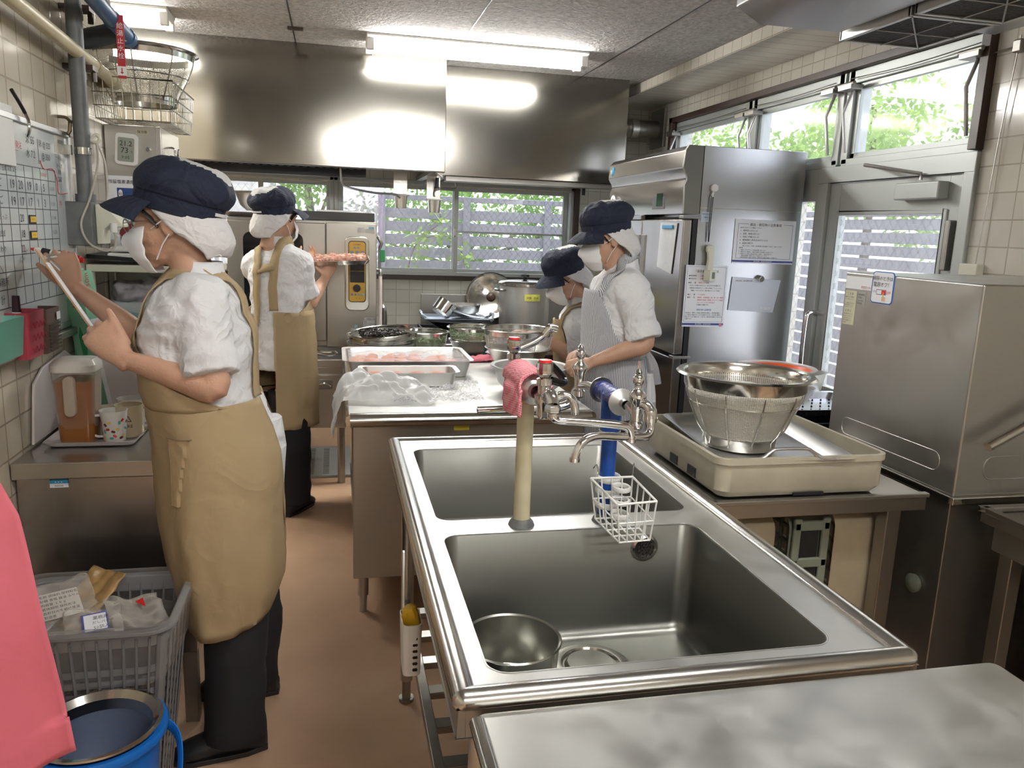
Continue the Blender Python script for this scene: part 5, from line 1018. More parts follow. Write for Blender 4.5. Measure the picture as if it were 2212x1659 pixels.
# pink cloth over the cream tee
M_gin = mat('pink gingham', (.80, .24, .30), .85)
def gingham(m):
    N = m.node_tree.nodes; L = m.node_tree.links; B = N['Principled BSDF']; tc = N.new('ShaderNodeTexCoord'); ck = N.new('ShaderNodeTexChecker'); ck.inputs['Scale'].default_value = 260
    mp = N.new('ShaderNodeMapping'); mp.inputs['Rotation'].default_value = (0, .5, .6); L.new(tc.outputs['Object'], mp.inputs[0]); L.new(mp.outputs[0], ck.inputs[0]); ck.inputs[1].default_value = (.80, .45, .48, 1); ck.inputs[2].default_value = (.72, .13, .19, 1); L.new(ck.outputs[0], B.inputs['Base Color'])
gingham(M_gin)
def clothf(a, b):
    # over the tee along Y: a runs along the post axis, b runs across (front drop -> over top -> far drop)
    y = 1.555 + a*.16; s = (b-.45)*.235; r = .030
    if s < -.045: x = .407-r-.004-.006*math.sin(a*4); z = 1.177+(s+.045)
    elif s > .045: x = .407+r; z = 1.177-(s-.045)*.6
    else: t = s/.045*PI/2; x = .407+r*math.sin(t)*1.05; z = 1.177+r*math.cos(t)
    if s < -.045: y += (-s-.045)*.35*(a-.2); x += .006*math.sin(a*7+2)
    return (x, y, z + .003*noise.noise(Vector((a*9, b*9, 0))))
tag(MB().grid(clothf, 26, 46).build('pink_dishcloth', M_gin, solid=.006, offs=1, smooth=180, fn=lambda p, n: p+n*.002*noise.noise(p*70)), 'folded pink checked dishcloth hung over the cream tap post', 'cloth')
# ---- wire soap basket ----
wb_ = thing('wire_basket', 'white wire basket tied to the blue post with white rings', 'basket', (.60, 1.53, .90))
tz, bz = .955, .868
T4 = [(.550, 1.585), (.648, 1.585), (.652, 1.455), (.562, 1.445)]; B4 = [(.560, 1.57), (.640, 1.57), (.645, 1.46), (.575, 1.455)]
q = MB(); Tp = [Vector((x, y, tz+(.012 if i < 2 else 0))) for i, (x, y) in enumerate(T4)]; Bp = [Vector((x, y, bz+(.01 if i < 2 else 0))) for i, (x, y) in enumerate(B4)]; Mp = [a.lerp(b, .5) for a, b in zip(Tp, Bp)]
wr = .0019
for P_, r_ in ((Tp, .0026), (Mp, wr), (Bp, wr)):
    for i in range(4): q.tube([P_[i], P_[(i+1) % 4]], r_, 6)
for i in range(4):
    for k in range(4):
        t = k/4; a = Tp[i].lerp(Tp[(i+1) % 4], t); b = Bp[i].lerp(Bp[(i+1) % 4], t); q.tube([a, b], wr, 6)
for k in (1, 2, 3): t = k/4; q.tube([Bp[0].lerp(Bp[1], t), Bp[3].lerp(Bp[2], t)], wr, 6); q.tube([Bp[0].lerp(Bp[3], t), Bp[1].lerp(Bp[2], t)], wr, 6)
q.build('wire_cage', M_wht, wb_)
for i, z in enumerate((.955, .925, .893)):
    q = MB().tube([(.605+.025*math.cos(t*PI/10), 1.622+.028*math.sin(t*PI/10), z) for t in range(20)], [(.0035, .0075)]*20, 8, flat=(0, 0, 1), closed=True)
    q.tube([(.615+.018*math.cos(t*PI/10), 1.565+.022*math.sin(t*PI/10), z-.006) for t in range(20)], [(.0035, .006)]*20, 8, flat=(0, 0, 1), closed=True); q.build('clip_ring', M_wht, wb_)
MB().tube(smoothpath([(.56, 1.60, .985), (.563, 1.592, .995), (.566, 1.588, .985), (.566, 1.586, .95)], 4), .0018, 6).tube(smoothpath([(.655, 1.60, .985), (.652, 1.592, .995), (.65, 1.588, .985), (.648, 1.586, .93)], 4), .0018, 6).build('hooks', M_pol, wb_)
# holder with yellow gloves on the left of the sink
hl_ = thing('utensil_holder', 'white perforated holder with yellow gloves hanging at the sink side', 'holder', (.145, 1.50, .62))
q = MB(); rloft(q, [(.150, 1.52, .585, .036, .07, .012), (.150, 1.52, .70, .042, .08, .014), (.150, 1.52, .70, .037, .074, .012), (.150, 1.52, .589, .03, .064, .01)]); q.build('cup', M_wht, hl_)
hh = MB()
for k in range(6):
    for j in (-.028, -.014): hh.cyl((.158+j*.3+.004, 1.4815, .60+k*.014), (.158+j*.3+.004, 1.4845, .60+k*.014), .0032, 8)
hh.build('holes', M_dk, hl_)['kind'] = 'stuff'
MB().box((.134, 1.54, .69), (.138, 1.552, .835)).build('hook_strap', M_wht, hl_)
gl = MB().tube(smoothpath([(.148, 1.52, .66), (.146, 1.52, .70), (.15, 1.51, .72), (.155, 1.51, .69)], 5), [(.012, .016)]*16, 10).tube(smoothpath([(.152, 1.53, .66), (.155, 1.53, .705), (.148, 1.525, .715)], 5), [(.012, .012)]*11, 8)
tag(gl.build('rubber_gloves', mat('yellow rubber', (.68, .42, .02), .5), fn=lambda p, n: p+n*.004*noise.noise(p*70)), 'crumpled yellow rubber gloves stuffed in the white holder', 'gloves')
# drain pipe on the floor
dp_ = thing('waste_pipe', 'stained cream waste pipe under the sink at the floor', 'pipe', (.33, 1.5, .3))
M_pvc = mat('stained pvc', (.55, .48, .33), .5, noise_amt=.5, noise_scale=14)
MB().tube(smoothpath([(.485, 1.425, .58), (.485, 1.425, .42), (.44, 1.43, .31), (.33, 1.45, .26), (.27, 1.47, .29)], 6), .026, 16).tube(smoothpath([(.30, 1.46, .27), (.235, 1.49, .32), (.21, 1.50, .30), (.205, 1.50, .22), (.205, 1.50, .0)], 6), .022, 16).cyl((.205, 1.50, .20), (.205, 1.50, .25), .028, 16).cyl((.205, 1.50, 0), (.205, 1.50, .03), .035, 16).build('pipe', M_pvc, dp_)
# ---- near worktop ----
nt = thing('worktop_table', 'scratched stainless worktop filling the near right corner', 'table', (.6, .45, 0))
NX0, NX1, NY0, NY1, NZ = .18, 1.045, -.35, .968, .842
q = MB(); poly = [(x+(NX0+NX1)/2, y+(NY0+NY1)/2) for x, y in rrect(NX1-NX0, NY1-NY0, .022, 6)]
q.prism(poly, 'z', NZ-.03, NZ); q.build('tabletop', M_top, nt, bev=.012, seg=4)
MB().tube([(NX0+.006, NY0, NZ-.006), (NX0+.006, NY1-.02, NZ-.006)], [(.012, .011)]*2, 14).build('left_roll', M_pol, nt)
MB().box((NX0+.02, NY0+.02, NZ-.10), (NX1-.02, NY1-.015, NZ-.03)).build('apron_rail', M_ss, nt, bev=.002)
for x in (.23, .99):
    for y in (-.28, .91): MB().cyl((x, y, 0), (x, y, NZ-.03), .02, 16).build('leg', M_ss, nt)
MB().box((.22, -.28, .14), (1.0, .92, .17)).build('lower_shelf', M_ssd, nt, bev=.003)

# ================= left side =================
UY = (0, 1, 0)
# ---- whiteboard ----
wbt = thing('whiteboard', 'whiteboard with a hand-ruled table of class numbers on the left tiled wall', 'whiteboard', (-.845, 2.4, 1.15))
WY0, WY1, WZ0, WZ1 = 1.45, 2.895, 1.15, 1.752
MB().box((-.85, WY0, WZ0), (-.842, WY1, WZ1)).build('board', mat('whiteboard face', (.60, .65, .66), .12, coat=.4, noise_amt=.08, noise_scale=5), wbt, smooth=0)
MB().box((-.85, WY0, WZ1-.012), (-.832, WY1+.006, WZ1+.004)).box((-.85, WY0, WZ0-.006), (-.832, WY1+.006, WZ0+.012)).box((-.85, WY1-.010, WZ0), (-.832, WY1+.006, WZ1)).build('board_frame', M_alu, wbt, bev=.002)
MB().box((-.85, WY0, WZ0-.03), (-.815, WY1, WZ0-.008)).build('pen_tray', M_ssd, wbt, bev=.002)
ob = (-.842, 0, 0); q = MB(); rws = [1.628, 1.595, 1.554, 1.510, 1.467, 1.423, 1.386, 1.343, 1.298, 1.250]; cls = [2.25, 2.318, 2.378, 2.440, 2.503, 2.567, 2.628, 2.692, 2.758]
for z in rws: panel(q, ob, UY, uz, 1.60, z-.0011, 2.758, z+.0011, 0, .0006)
for y in cls: panel(q, ob, UY, uz, y-.0009, 1.250, y+.0009, 1.628, 0, .0006)
panel(q, ob, UY, uz, 2.625, 1.64, 2.627, 1.71, 0, .0006); q.build('ruled_lines', mat('marker black', (.03, .03, .04), .6), wbt, smooth=0)
wt = [('いちご', .026, 2.262, 1.565), ('19', .034, 2.392, 1.562), ('20', .034, 2.452, 1.562), ('19', .034, 2.515, 1.562), ('0', .032, 2.582, 1.562), ('5', .032, 2.642, 1.562), ('11:10', .018, 2.698, 1.566),
      ('りんご', .026, 2.262, 1.520), ('19', .034, 2.392, 1.517), ('17', .034, 2.452, 1.517), ('17', .034, 2.515, 1.517), ('1', .032, 2.588, 1.517), ('3', .032, 2.642, 1.517), ('11:30', .018, 2.698, 1.521),
      ('ちゅうりっぷ', .017, 2.254, 1.480), ('20', .030, 2.445, 1.474), ('11:40', .018, 2.698, 1.480), ('たんぽぽ', .020, 2.256, 1.436), ('18', .030, 2.445, 1.431), ('11:50', .018, 2.698, 1.437), ('ひまわり', .020, 2.256, 1.396), ('22', .028, 2.436, 1.392),
      ('事務所', .024, 2.258, 1.310), ('計', .028, 2.27, 1.263), ('＼', .045, 2.26, 1.345), ('米 55', .030, 2.53, 1.692), ('水 7.2', .028, 2.53, 1.654), ('卵 @ 525', .024, 2.633, 1.690), ('   @ 350', .026, 2.628, 1.655), ('一斗缶', .017, 2.775, 1.665), ('(3〜5才', .017, 2.775, 1.64), ('  配膳)', .015, 2.775, 1.622), ('1260', .021, 2.775, 1.598), ('────', .012, 2.77, 1.585), ('クラス  在籍  出席  未満  以上', .014, 2.262, 1.606)]
textmesh('handwriting', wt, (-.842, 0, 0), UY, uz, MATS['marker black'], wbt, lift=.0008)
textmesh('red_handwriting', [('1食の発注', .022, 2.40, 1.672), ('━━━━━━', .012, 2.40, 1.660), ('㊫', .026, 2.775, 1.52), ('乳児 幼児', .012, 2.63, 1.606)], (-.842, 0, 0), UY, uz, mat('marker red', (.55, .05, .08), .6), wbt, lift=.0008)
cv = smoothpath([(-.8405, 2.632, 1.65), (-.8405, 2.66, 1.628), (-.8405, 2.735, 1.632), (-.8405, 2.768, 1.60), (-.8405, 2.772, 1.565), (-.8405, 2.80, 1.560), (-.8405, 2.86, 1.565)], 6)
MB().tube(cv, .0012, 6).build('red_line', MATS['marker red'], wbt)
panel(MB(), (-.842, 0, 0), UY, uz, 2.77, 1.685, 2.865, 1.738, 0, .001).build('note_paper', mat('buff paper', (.55, .54, .47), .6), wbt, smooth=0)
textmesh('note_print', [('検収担当', .014, 2.80, 1.715)], (-.841, 0, 0), UY, uz, M_ink, wbt, lift=.0006)
for z, s in ((1.481, 'near the top of the table'), (1.437, 'lower down the table')):
    t = thing('yellow_magnet', 'small yellow magnet strip on the whiteboard, ' + s, 'magnet', (-.842, 2.53, z)); MB().box((-.841, 2.508, z-.012), (-.838, 2.558, z+.012)).build('strip', M_ink, t, bev=.001); MB().box((-.8385, 2.512, z-.008), (-.8372, 2.554, z+.008)).build('yellow_face', mat('magnet yellow', (.75, .50, .03), .5), t, smooth=0)
    textmesh('print', [('ﾕｰﾓｰﾙ', .009, 2.518, z-.003)], (-.8372, 0, 0), UY, uz, M_ink, t, lift=.0005)
tag(MB().box((-.838, 2.10, 1.62), (-.834, 2.43, 1.775)).build('hanging_sheet', mat('white sheet', (.72, .72, .70), .35), bev=.001), 'blank white plastic sheet hung over the upper left of the whiteboard', 'sheet')
hk = thing('utensil_hook', 'dark-handled steel hook hanging above the whiteboard sheet', 'hook', (-.83, 2.46, 1.75))
MB().tube(smoothpath([(-.825, 2.41, 1.815), (-.82, 2.44, 1.79), (-.818, 2.475, 1.765)], 5), .005, 8).build('grip', M_blk, hk); MB().tube(smoothpath([(-.818, 2.475, 1.765), (-.818, 2.495, 1.745), (-.818, 2.495, 1.72), (-.82, 2.48, 1.70)], 5), .0045, 8).build('hook_arm', M_pol, hk)
hb = thing('brass_hook', 'worn brass coat hook above the top right corner of the whiteboard', 'hook', (-.845, 2.88, 1.78))
MB().tube(smoothpath([(-.85, 2.845, 1.80), (-.83, 2.86, 1.80), (-.82, 2.88, 1.79), (-.80, 2.905, 1.795), (-.80, 2.91, 1.815), (-.81, 2.90, 1.822)], 5), .005, 8).tube([(-.825, 2.885, 1.79), (-.825, 2.875, 1.76), (-.83, 2.87, 1.75)], .006, 8).build('hook', mat('old brass', (.22, .17, .11), .45, .8), hb)
# pockets below the board
M_tur = mat('turquoise plastic', (.16, .42, .33), .5, noise_amt=.1); M_crim = mat('crimson plastic', (.42, .05, .08), .5, noise_amt=.1); M_bro = mat('brown plastic', (.13, .085, .065), .5)
def pocket(name, label, y0, y1, z0, z1, x1, m):
    t = thing(name, label, 'pocket', (-.83, (y0+y1)/2, z0)); q = MB(); rloft(q, [((-.848+x1)/2, (y0+y1)/2, z0, (x1+.848)*.8, (y1-y0)*.88, .008), ((-.848+x1)/2, (y0+y1)/2, z1, x1+.848, y1-y0, .01), ((-.848+x1)/2, (y0+y1)/2, z1, x1+.848-.006, y1-y0-.006, .01), ((-.848+x1)/2, (y0+y1)/2, z0+.004, (x1+.848)*.78, (y1-y0)*.85, .008)]); q.build('pocket', m, t); return t
pocket('wall_pocket', 'turquoise wall pocket under the whiteboard at the left edge', 2.06, 2.275, 1.135, 1.235, -.79, M_tur)
p_ = pocket('wall_pocket', 'crimson wall pocket between the turquoise and brown pockets', 2.28, 2.405, 1.115, 1.24, -.785, M_crim)
q = MB()
for k in range(4):
    for j in range(3): q.tube([(-.7835-.004*(j == 0), 2.29+k*.028, 1.13+j*.033), (-.7825-.004*(j == 0), 2.304+k*.028, 1.147+j*.033), (-.7835-.004*(j == 0), 2.318+k*.028, 1.13+j*.033)], .0012, 5)
q.build('diamond_ribs', M_crim, p_)['kind'] = 'stuff'
p_ = pocket('wall_pocket', 'brown louvred wall pocket with a small price tag, right of the crimson one', 2.41, 2.53, 1.11, 1.235, -.785, M_bro)
q = MB()
for k in range(8): q.box((-.784, 2.425, 1.118+k*.010), (-.7815, 2.515, 1.122+k*.010))
q.build('louvres', M_brn, p_, smooth=0)['kind'] = 'stuff'
MB().box((-.7835, 2.49, 1.200), (-.782, 2.518, 1.222)).build('price_tag', M_pap, p_, smooth=0)
t = thing('board_marker', 'upright marker pen with a dark cap in the wall pockets', 'marker', (-.815, 2.30, 1.2)); MB().cyl((-.82, 2.292, 1.15), (-.815, 2.290, 1.245), .010, 14).build('barrel', M_wht, t); MB().cyl((-.815, 2.29, 1.243), (-.813, 2.288, 1.285), .0105, 14, r2=.009).build('cap', mat('aubergine cap', (.03, .012, .02), .4), t)
# ---- pipes ----
vp_ = thing('vertical_pipe', 'grey vertical conduit running from the ceiling to a junction box on the left wall', 'pipe', (-.79, 2.89, 1.5))
MB().cyl((-.795, 2.89, 1.55), (-.795, 2.89, ZC), .024, 20).cyl((-.795, 2.89, 1.535), (-.795, 2.89, 1.565), .031, 20).build('conduit', M_gal, vp_); 
MB().box((-.85, 2.84, 1.685), (-.815, 2.852, 1.715)).cyl((-.795, 2.89, 1.69), (-.795, 2.89, 1.712), .0275, 20).build('clamp', M_pol, vp_)
MB().box((-.85, 2.835, 1.40), (-.765, 2.925, 1.54)).build('junction_box', M_gal, vp_, bev=.004)
cpp = thing('water_pipe', 'cream horizontal water pipe high along the left wall, ending in a brass valve', 'pipe', (-.79, 2.9, 2.02))
MB().tube([(-.79, 1.6, 2.06), (-.79, 3.30, 1.985)], .0205, 20).build('pipe', M_post, cpp)
MB().cyl((-.79, 3.06, 1.996), (-.79, 3.08, 1.995), .024, 20).cyl((-.79, 3.27, 1.986), (-.79, 3.335, 1.984), .026, 20).build('coupling', mat('worn cream', (.5, .44, .3), .5), cpp)
MB().tube([(-.79, 3.315, 1.984), (-.845, 3.33, 1.984)], .022, 14).build('elbow', mat('old brass', ()), cpp) if False else MB().tube([(-.79, 3.315, 1.984), (-.845, 3.33, 1.984)], .022, 14).build('elbow', MATS['old brass'], cpp)
bpp = thing('valve_pipe', 'blue painted overhead valve pipe with grey fitting at the upper left', 'pipe', (-.7, 2.9, 2.1))
MB().tube([(-.70, 2.2, 2.175), (-.70, 2.95, 2.125), (-.70, 3.16, 2.11)], .026, 18).cyl((-.70, 2.955, 2.125), (-.70, 2.975, 2.124), .0295, 18).cyl((-.70, 3.13, 2.112), (-.70, 3.17, 2.109), .030, 18).build('pipe', mat('dull blue pipe', (.03, .11, .24), .4, noise_amt=.3, noise_scale=20), bpp)
MB().tube([(-.70, 3.08, 2.115), (-.82, 3.10, 2.085), (-.85, 3.11, 2.085)], .033, 16).build('fitting', mat('grimy fitting', (.05, .06, .07), .6), bpp)
for i, z in enumerate((2.15, 1.97)):
    bk = MB().box((-.85, 2.93, z-.01), (-.76, 2.99, z+.006)).cyl((-.79, 2.94, z-.04), (-.79, 2.94, z), .009, 8).cyl((-.77, 2.98, z-.04), (-.77, 2.98, z), .009, 8); tag(bk.build('pipe_bracket', M_brn), ('rusty pipe bracket under the blue pipe', 'rusty pipe bracket under the cream pipe')[i], 'bracket')
rt = thing('valve_tag', 'narrow red hanging tag lettered in white from the blue pipe', 'tag', (-.67, 2.92, 2.04))
TX, TY = -.672, 2.93; MB().box((TX-.012, TY, 1.94), (TX+.012, TY+.001, 2.135)).build('tag_strip', mat('tag red', (.45, .03, .04), .5), rt, smooth=0)
textmesh('tag_lettering', [('給', .020, 0, .155, 'CENTER'), ('湯', .020, 0, .132, 'CENTER'), ('止', .020, 0, .109, 'CENTER'), ('水', .020, 0, .086, 'CENTER'), ('栓', .020, 0, .063, 'CENTER'), ('⬇', .028, 0, .014, 'CENTER')], (TX, TY, 1.94), ux, uz, M_wht, rt)
# socket with cover, cord
sk2 = thing('socket_cover', 'cream sloping splash cover over a wall socket beside the conduit', 'socket', (-.78, 3.0, 1.42))
MB().prism([(-.765, 1.405), (-.765, 1.535), (-.735, 1.535), (-.685, 1.472), (-.685, 1.462), (-.70, 1.462), (-.72, 1.47), (-.74, 1.455), (-.745, 1.405)], 'y', 2.87, 2.955).build('cover', M_crm, sk2, bev=.004)
MB().box((-.85, 2.93, 1.40), (-.765, 2.96, 1.54)).build('back_plate', M_gal, sk2, bev=.003)
MB().cyl((-.71, 2.865, 1.445), (-.71, 2.865, 1.475), .011, 12).build('plug', M_wht, sk2)
cd = MB().tube(smoothpath([(-.80, 2.86, 1.40), (-.715, 2.84, 1.39), (-.705, 2.86, 1.42), (-.71, 2.865, 1.45)], 6), .0035, 8).tube(smoothpath([(-.755, 2.9, 1.73), (-.745, 2.86, 1.66), (-.77, 2.84, 1.55), (-.795, 2.82, 1.47), (-.775, 2.82, 1.41), (-.73, 2.83, 1.385), (-.705, 2.85, 1.40)], 6), .0035, 8).tube(smoothpath([(-.755, 2.9, 1.73), (-.735, 2.9, 1.68), (-.73, 2.9, 1.60), (-.735, 2.9, 1.54)], 6), .0035, 8)
tag(cd.build('power_cord', mat('grey cord', (.45, .42, .36), .5)), 'looping grey power cord between conduit and socket cover', 'cord')
tag(MB().tube(smoothpath([(-.765, 2.9, 1.745), (-.755, 2.9, 1.755), (-.745, 2.9, 1.745), (-.752, 2.9, 1.732), (-.775, 2.9, 1.738)], 4), .006, 8).build('cord_clip', M_crm), 'small cream clip holding the cord on the conduit', 'clip')
# ---- tall steel cabinet ----
cb = thing('steel_cabinet', 'tall narrow stainless cabinet at the left with a notice, knobs and hook', 'cabinet', (-.74, 3.6, 0))
CY = 3.36; CX1 = -.645
MB().box((-.848, CY, 0), (CX1, 3.72, 1.838)).build('cabinet_body', M_ss, cb, bev=.004)
MB().box((-.665, CY-.002, 1.65), (-.663, CY+.001, 1.838)).build('panel_seam', M_ssd, cb, smooth=0)
for z in (1.752, 1.698): MB().cyl((-.692, CY, z), (-.692, CY-.018, z), .009, 14).build('knob', M_chr, cb, bev=.002)
MB().box((-.735, CY-.0015, 1.808), (-.69, CY+.001, 1.825)).build('name_label', mat('aged label', (.62, .61, .44), .6), cb, smooth=0); textmesh('label_print', [('保冷庫', .012, -.73, 1.811)], (0, CY-.0015, 0), ux, uz, M_ink, cb)
MB().tube(smoothpath([(CX1, 3.50, 1.775), (CX1+.02, 3.50, 1.77), (CX1+.022, 3.50, 1.745), (CX1+.035, 3.47, 1.735), (CX1+.045, 3.45, 1.765)], 5), .004, 8).build('side_hook', M_chr, cb)
no = thing('notice', 'printed notice on measuring residual chlorine on the tall cabinet front', 'notice', (-.76, CY, 1.5))
MB().box((-.846, CY-.003, 1.30), (-.666, CY-.0005, 1.65)).build('sheet', M_pap, no, smooth=0)
MB().box((-.812, CY-.004, 1.560), (-.735, CY-.002, 1.605)).build('blue_picture', mat('print blue', (.02, .06, .22), .5), no, smooth=0)
MB().prism([(-.800+.008*math.cos(t*PI/10), 1.583+.016*math.sin(t*PI/10)) for t in range(20)], 'y', CY-.005, CY-.003).build('white_oval', M_pap, no, smooth=0)
MB().box((-.81, CY-.004, 1.39), (-.77, CY-.002, 1.43)).build('blue_picture', MATS['print blue'], no, smooth=0)
textmesh('printed_text', [('残留塩素濃度の測定方法', .0155, -.756, 1.622, 'CENTER')] + [(s_, .0098, -.842, 1.527-.0125*k) for k, s_ in enumerate(('①残留塩素を測定する容器に試料水を', '②水道水を一定量採る。', '③試験紙を水に浸して、約三秒間', '　静かに引き上げる。', '　すぐに比色表と比べる。', '④測定値を記録する。', '⑤異常のあるときは連絡する', '　毎日作業前後に測定する。'))] + [('測定', .012, -.809, 1.578)], (0, CY-.003, 0), ux, uz, M_ink, no, lift=.0025)
textmesh('boxed_title', [('※測定時間は二分以内（午前・作業前後の二回）', .008, -.84, 1.541)], (0, CY-.003, 0), ux, uz, M_rink, no)
th = thing('room_thermometer', 'white digital thermometer reading 21 and 73 on the tall cabinet', 'thermometer', (-.768, CY, 1.75))
Mth = Matrix.Translation((-.768, CY, 1.748)) @ Matrix.Rotation(math.radians(4), 4, 'Y')
MB().prism(rrect(.080, .118, .016), 'y', -.022, -.002, M=Mth).build('case', M_wht, th, bev=.003)
MB().prism([(x, z-.002) for x, z in rrect(.058, .088, .006)], 'y', -.0235, -.02, M=Mth).build('lcd', mat('lcd pale', (.33, .36, .31), .25), th, smooth=0)
textmesh('digits', [('21.2', .026, .0, .012, 'CENTER'), ('73', .028, -.004, -.014, 'CENTER'), ('%', .012, .021, -.012, 'CENTER'), ('9:05', .017, .0, -.036, 'CENTER')], Mth @ Vector((0, -.0235, 0)), Mth.to_3x3() @ Vector((1, 0, 0)), Mth.to_3x3() @ Vector((0, 0, 1)), M_ink, th)
for i, (y, m_, l_) in enumerate(((3.45, mat('wooden tan', (.5, .36, .15), .5), 'tan spatula handle'), (3.50, M_wht, 'white spatula handle'), (3.62, mat('lime plastic', (.35, .5, .15), .4), 'lime edged white ruler'))):
    tag(MB().box((CX1+.004, y, 1.48), (CX1+.018, y+.035, 1.685-.01*i)).build('spatula', m_, bev=.004), l_ + ' hanging on the side of the tall cabinet', 'spatula')
# wire basket and sieve on top
wk_ = thing('wire_basket', 'chrome wire basket on top of the tall cabinet holding a large sieve', 'basket', (-.70, 3.45, 1.84))
q = MB(); X0_, X1_, Y0_, Y1_, Z0_, Z1_ = -.845, -.57, 3.20, 3.66, 1.842, 1.985
for z, g in ((Z0_, .012), (Z0_+.045, .008), (Z0_+.09, .004), (Z1_, 0)): q.tube([(X0_+g, Y0_+g, z), (X1_-g, Y0_+g, z), (X1_-g, Y1_-g, z), (X0_+g, Y1_-g, z)], .0022 if z < Z1_ else .0038, 6, closed=True)
for k in range(9): x = X0_+.012+k*(X1_-X0_-.024)/8; q.tube([(x, Y0_, Z1_), (x, Y0_+.012, Z0_), (x, Y1_-.012, Z0_), (x, Y1_, Z1_)], .0016, 5)
for k in range(14): y = Y0_+.012+k*(Y1_-Y0_-.024)/13; q.tube([(X0_, y, Z1_), (X0_+.012, y, Z0_), (X1_-.012, y, Z0_), (X1_, y, Z1_)], .0016, 5)
q.build('wire_cage', M_pol, wk_)
bs = thing('mesh_sieve', 'very large mesh sieve standing in the wire basket on the tall cabinet', 'sieve', (-.705, 3.40, 1.93))
MB().lathe([(.11, .0), (.125, .03), (.15, .08), (.172, .13), (.180, .165)], (-.705, 3.40, 1.93), 48).build('mesh_bowl', M_mesh2, bs, smooth=180)
MB().lathe([(.178, .155), (.180, .180), (.196, .186), (.200, .181), (.184, .174), (.181, .155), (.178, .155)], (-.705, 3.40, 1.93), 56).lathe([(.115, -.012), (.118, .02), (.110, .02), (.108, -.012), (.115, -.012)], (-.705, 3.40, 1.93), 40).build('rim', M_pol, bs)
for k in range(8):
    a = 2*PI*k/8; MB().tube([(-.705+(r+.003)*math.cos(a), 3.40+(r+.003)*math.sin(a), 1.93+z) for r, z in ((.112, 0), (.125, .03), (.15, .08), (.172, .13), (.182, .175))], .0025, 6).build('rib_wire', M_pol, bs)
ring(MB(), (-.705, 3.40, 1.93), .16, .0022, .09, 48).build('ring_wire', M_pol, bs)
# ---- white shelf with scale etc. ----
sh = thing('white_shelf', 'small white shelf table behind the writing cook, holding trays and jars', 'shelf', (-.70, 3.1, .85))
MB().box((-.846, 3.02, 1.305), (-.42, 3.34, 1.33)).build('shelf_board', M_crm, sh, bev=.003)
for x in (-.835, -.44): MB().box((x-.01, 3.03, .0), (x+.01, 3.05, 1.305)).box((x-.01, 3.30, .0), (x+.01, 3.32, 1.305)).build('post', M_crm, sh)
tag(MB().prism([(-.845, 1.350), (-.50, 1.332), (-.50, 1.342), (-.845, 1.365)], 'y', 3.03, 3.30).build('black_tray', M_blk, bev=.002), 'thin black tray on the white shelf under the white cases', 'tray')
for i, (z, w_) in enumerate(((1.352, .36), (1.374, .33))):
    tag(MB().box((-.785+.01*i, 3.05, z), (-.785+.01*i+w_-.05, 3.26, z+.018)).build('white_case', M_wht, bev=.007), ('flat white plastic case lying lowest on the black tray', 'flat white plastic case stacked on top of the other one')[i], 'case')
for i, x in enumerate((-.838, -.808)):
    t = thing('salt_jar', ('left small white capped jar at the shelf corner', 'right small white capped jar at the shelf corner')[i], 'jar', (x, 3.24, 1.36), 'two small jars on the shelf corner'); MB().cyl((x, 3.24, 1.345), (x, 3.24, 1.392), .0125, 14).build('jar', film('jar plastic', (.85, .85, .82), .5, .2), t); MB().cyl((x, 3.24, 1.392), (x, 3.24, 1.412), .0135, 14).build('lid', M_wht, t, bev=.002)
mp_ = thing('meat_pack', 'clear plastic pack with dark red meat on the white cases', 'pack', (-.70, 3.15, 1.40))
MB().tube(smoothpath([(-.745, 3.14, 1.430), (-.72, 3.13, 1.455), (-.68, 3.13, 1.450), (-.64, 3.14, 1.43), (-.60, 3.14, 1.42)], 4), [(.012+.014*math.sin(PI*(k+1)/18), .02) for k in range(17)], 10).build('red_meat', mat('dark red', (.22, .03, .035), .3), mp_, fn=lambda p, n: p+n*.006*noise.noise(p*50))
MB().grid(lambda a, b: (-.77+a*.22, 3.10+.05*b-.02*noise.noise(Vector((a*8, b*8, 3))), 1.395+b*.095*(1-.35*a)+.01*noise.noise(Vector((a*9, b*7, 1)))), 26, 16).build('film_bag', film('pack film', (.85, .8, .75), .16, .08), mp_, smooth=180)
cl_ = MB().ball((-.72, 3.16, 1.215), (.09, .09, .05), 20).ball((-.62, 3.17, 1.235), (.10, .09, .05), 20).ball((-.53, 3.17, 1.22), (.07, .08, .045), 20)
tag(cl_.build('folded_cloths', mat('grey cloths', (.42, .41, .44), .9, noise_amt=.5, noise_scale=14), remesh=.008, fn=lambda p, n: p+n*(.02*noise.noise(p*22)+.012*noise.noise(p*50))), 'heap of grey and white cloths stuffed in the shelf gap', 'cloths', kind='stuff')
db = thing('storage_drawer', 'clear lidded storage box with blue contents under the white shelf', 'box', (-.65, 3.15, .85))
q = MB(); rloft(q, [(-.64, 3.165, 1.03, .33, .22, .02), (-.64, 3.165, 1.165, .35, .23, .02)]); q.build('blue_box', mat('pale blue plastic', (.22, .42, .50), .35), db)
q = MB(); rloft(q, [(-.64, 3.165, 1.160, .36, .24, .02), (-.64, 3.165, 1.18, .36, .24, .02), (-.64, 3.165, 1.195, .34, .22, .02)]); q.build('clear_lid', film('lid plastic', (.75, .8, .82), .55, .2), db)
MB().box((-.82, 3.055, .845), (-.455, 3.29, 1.03)).build('lower_drawer', mat('pale drawer', (.40, .48, .50), .4), db, bev=.008)
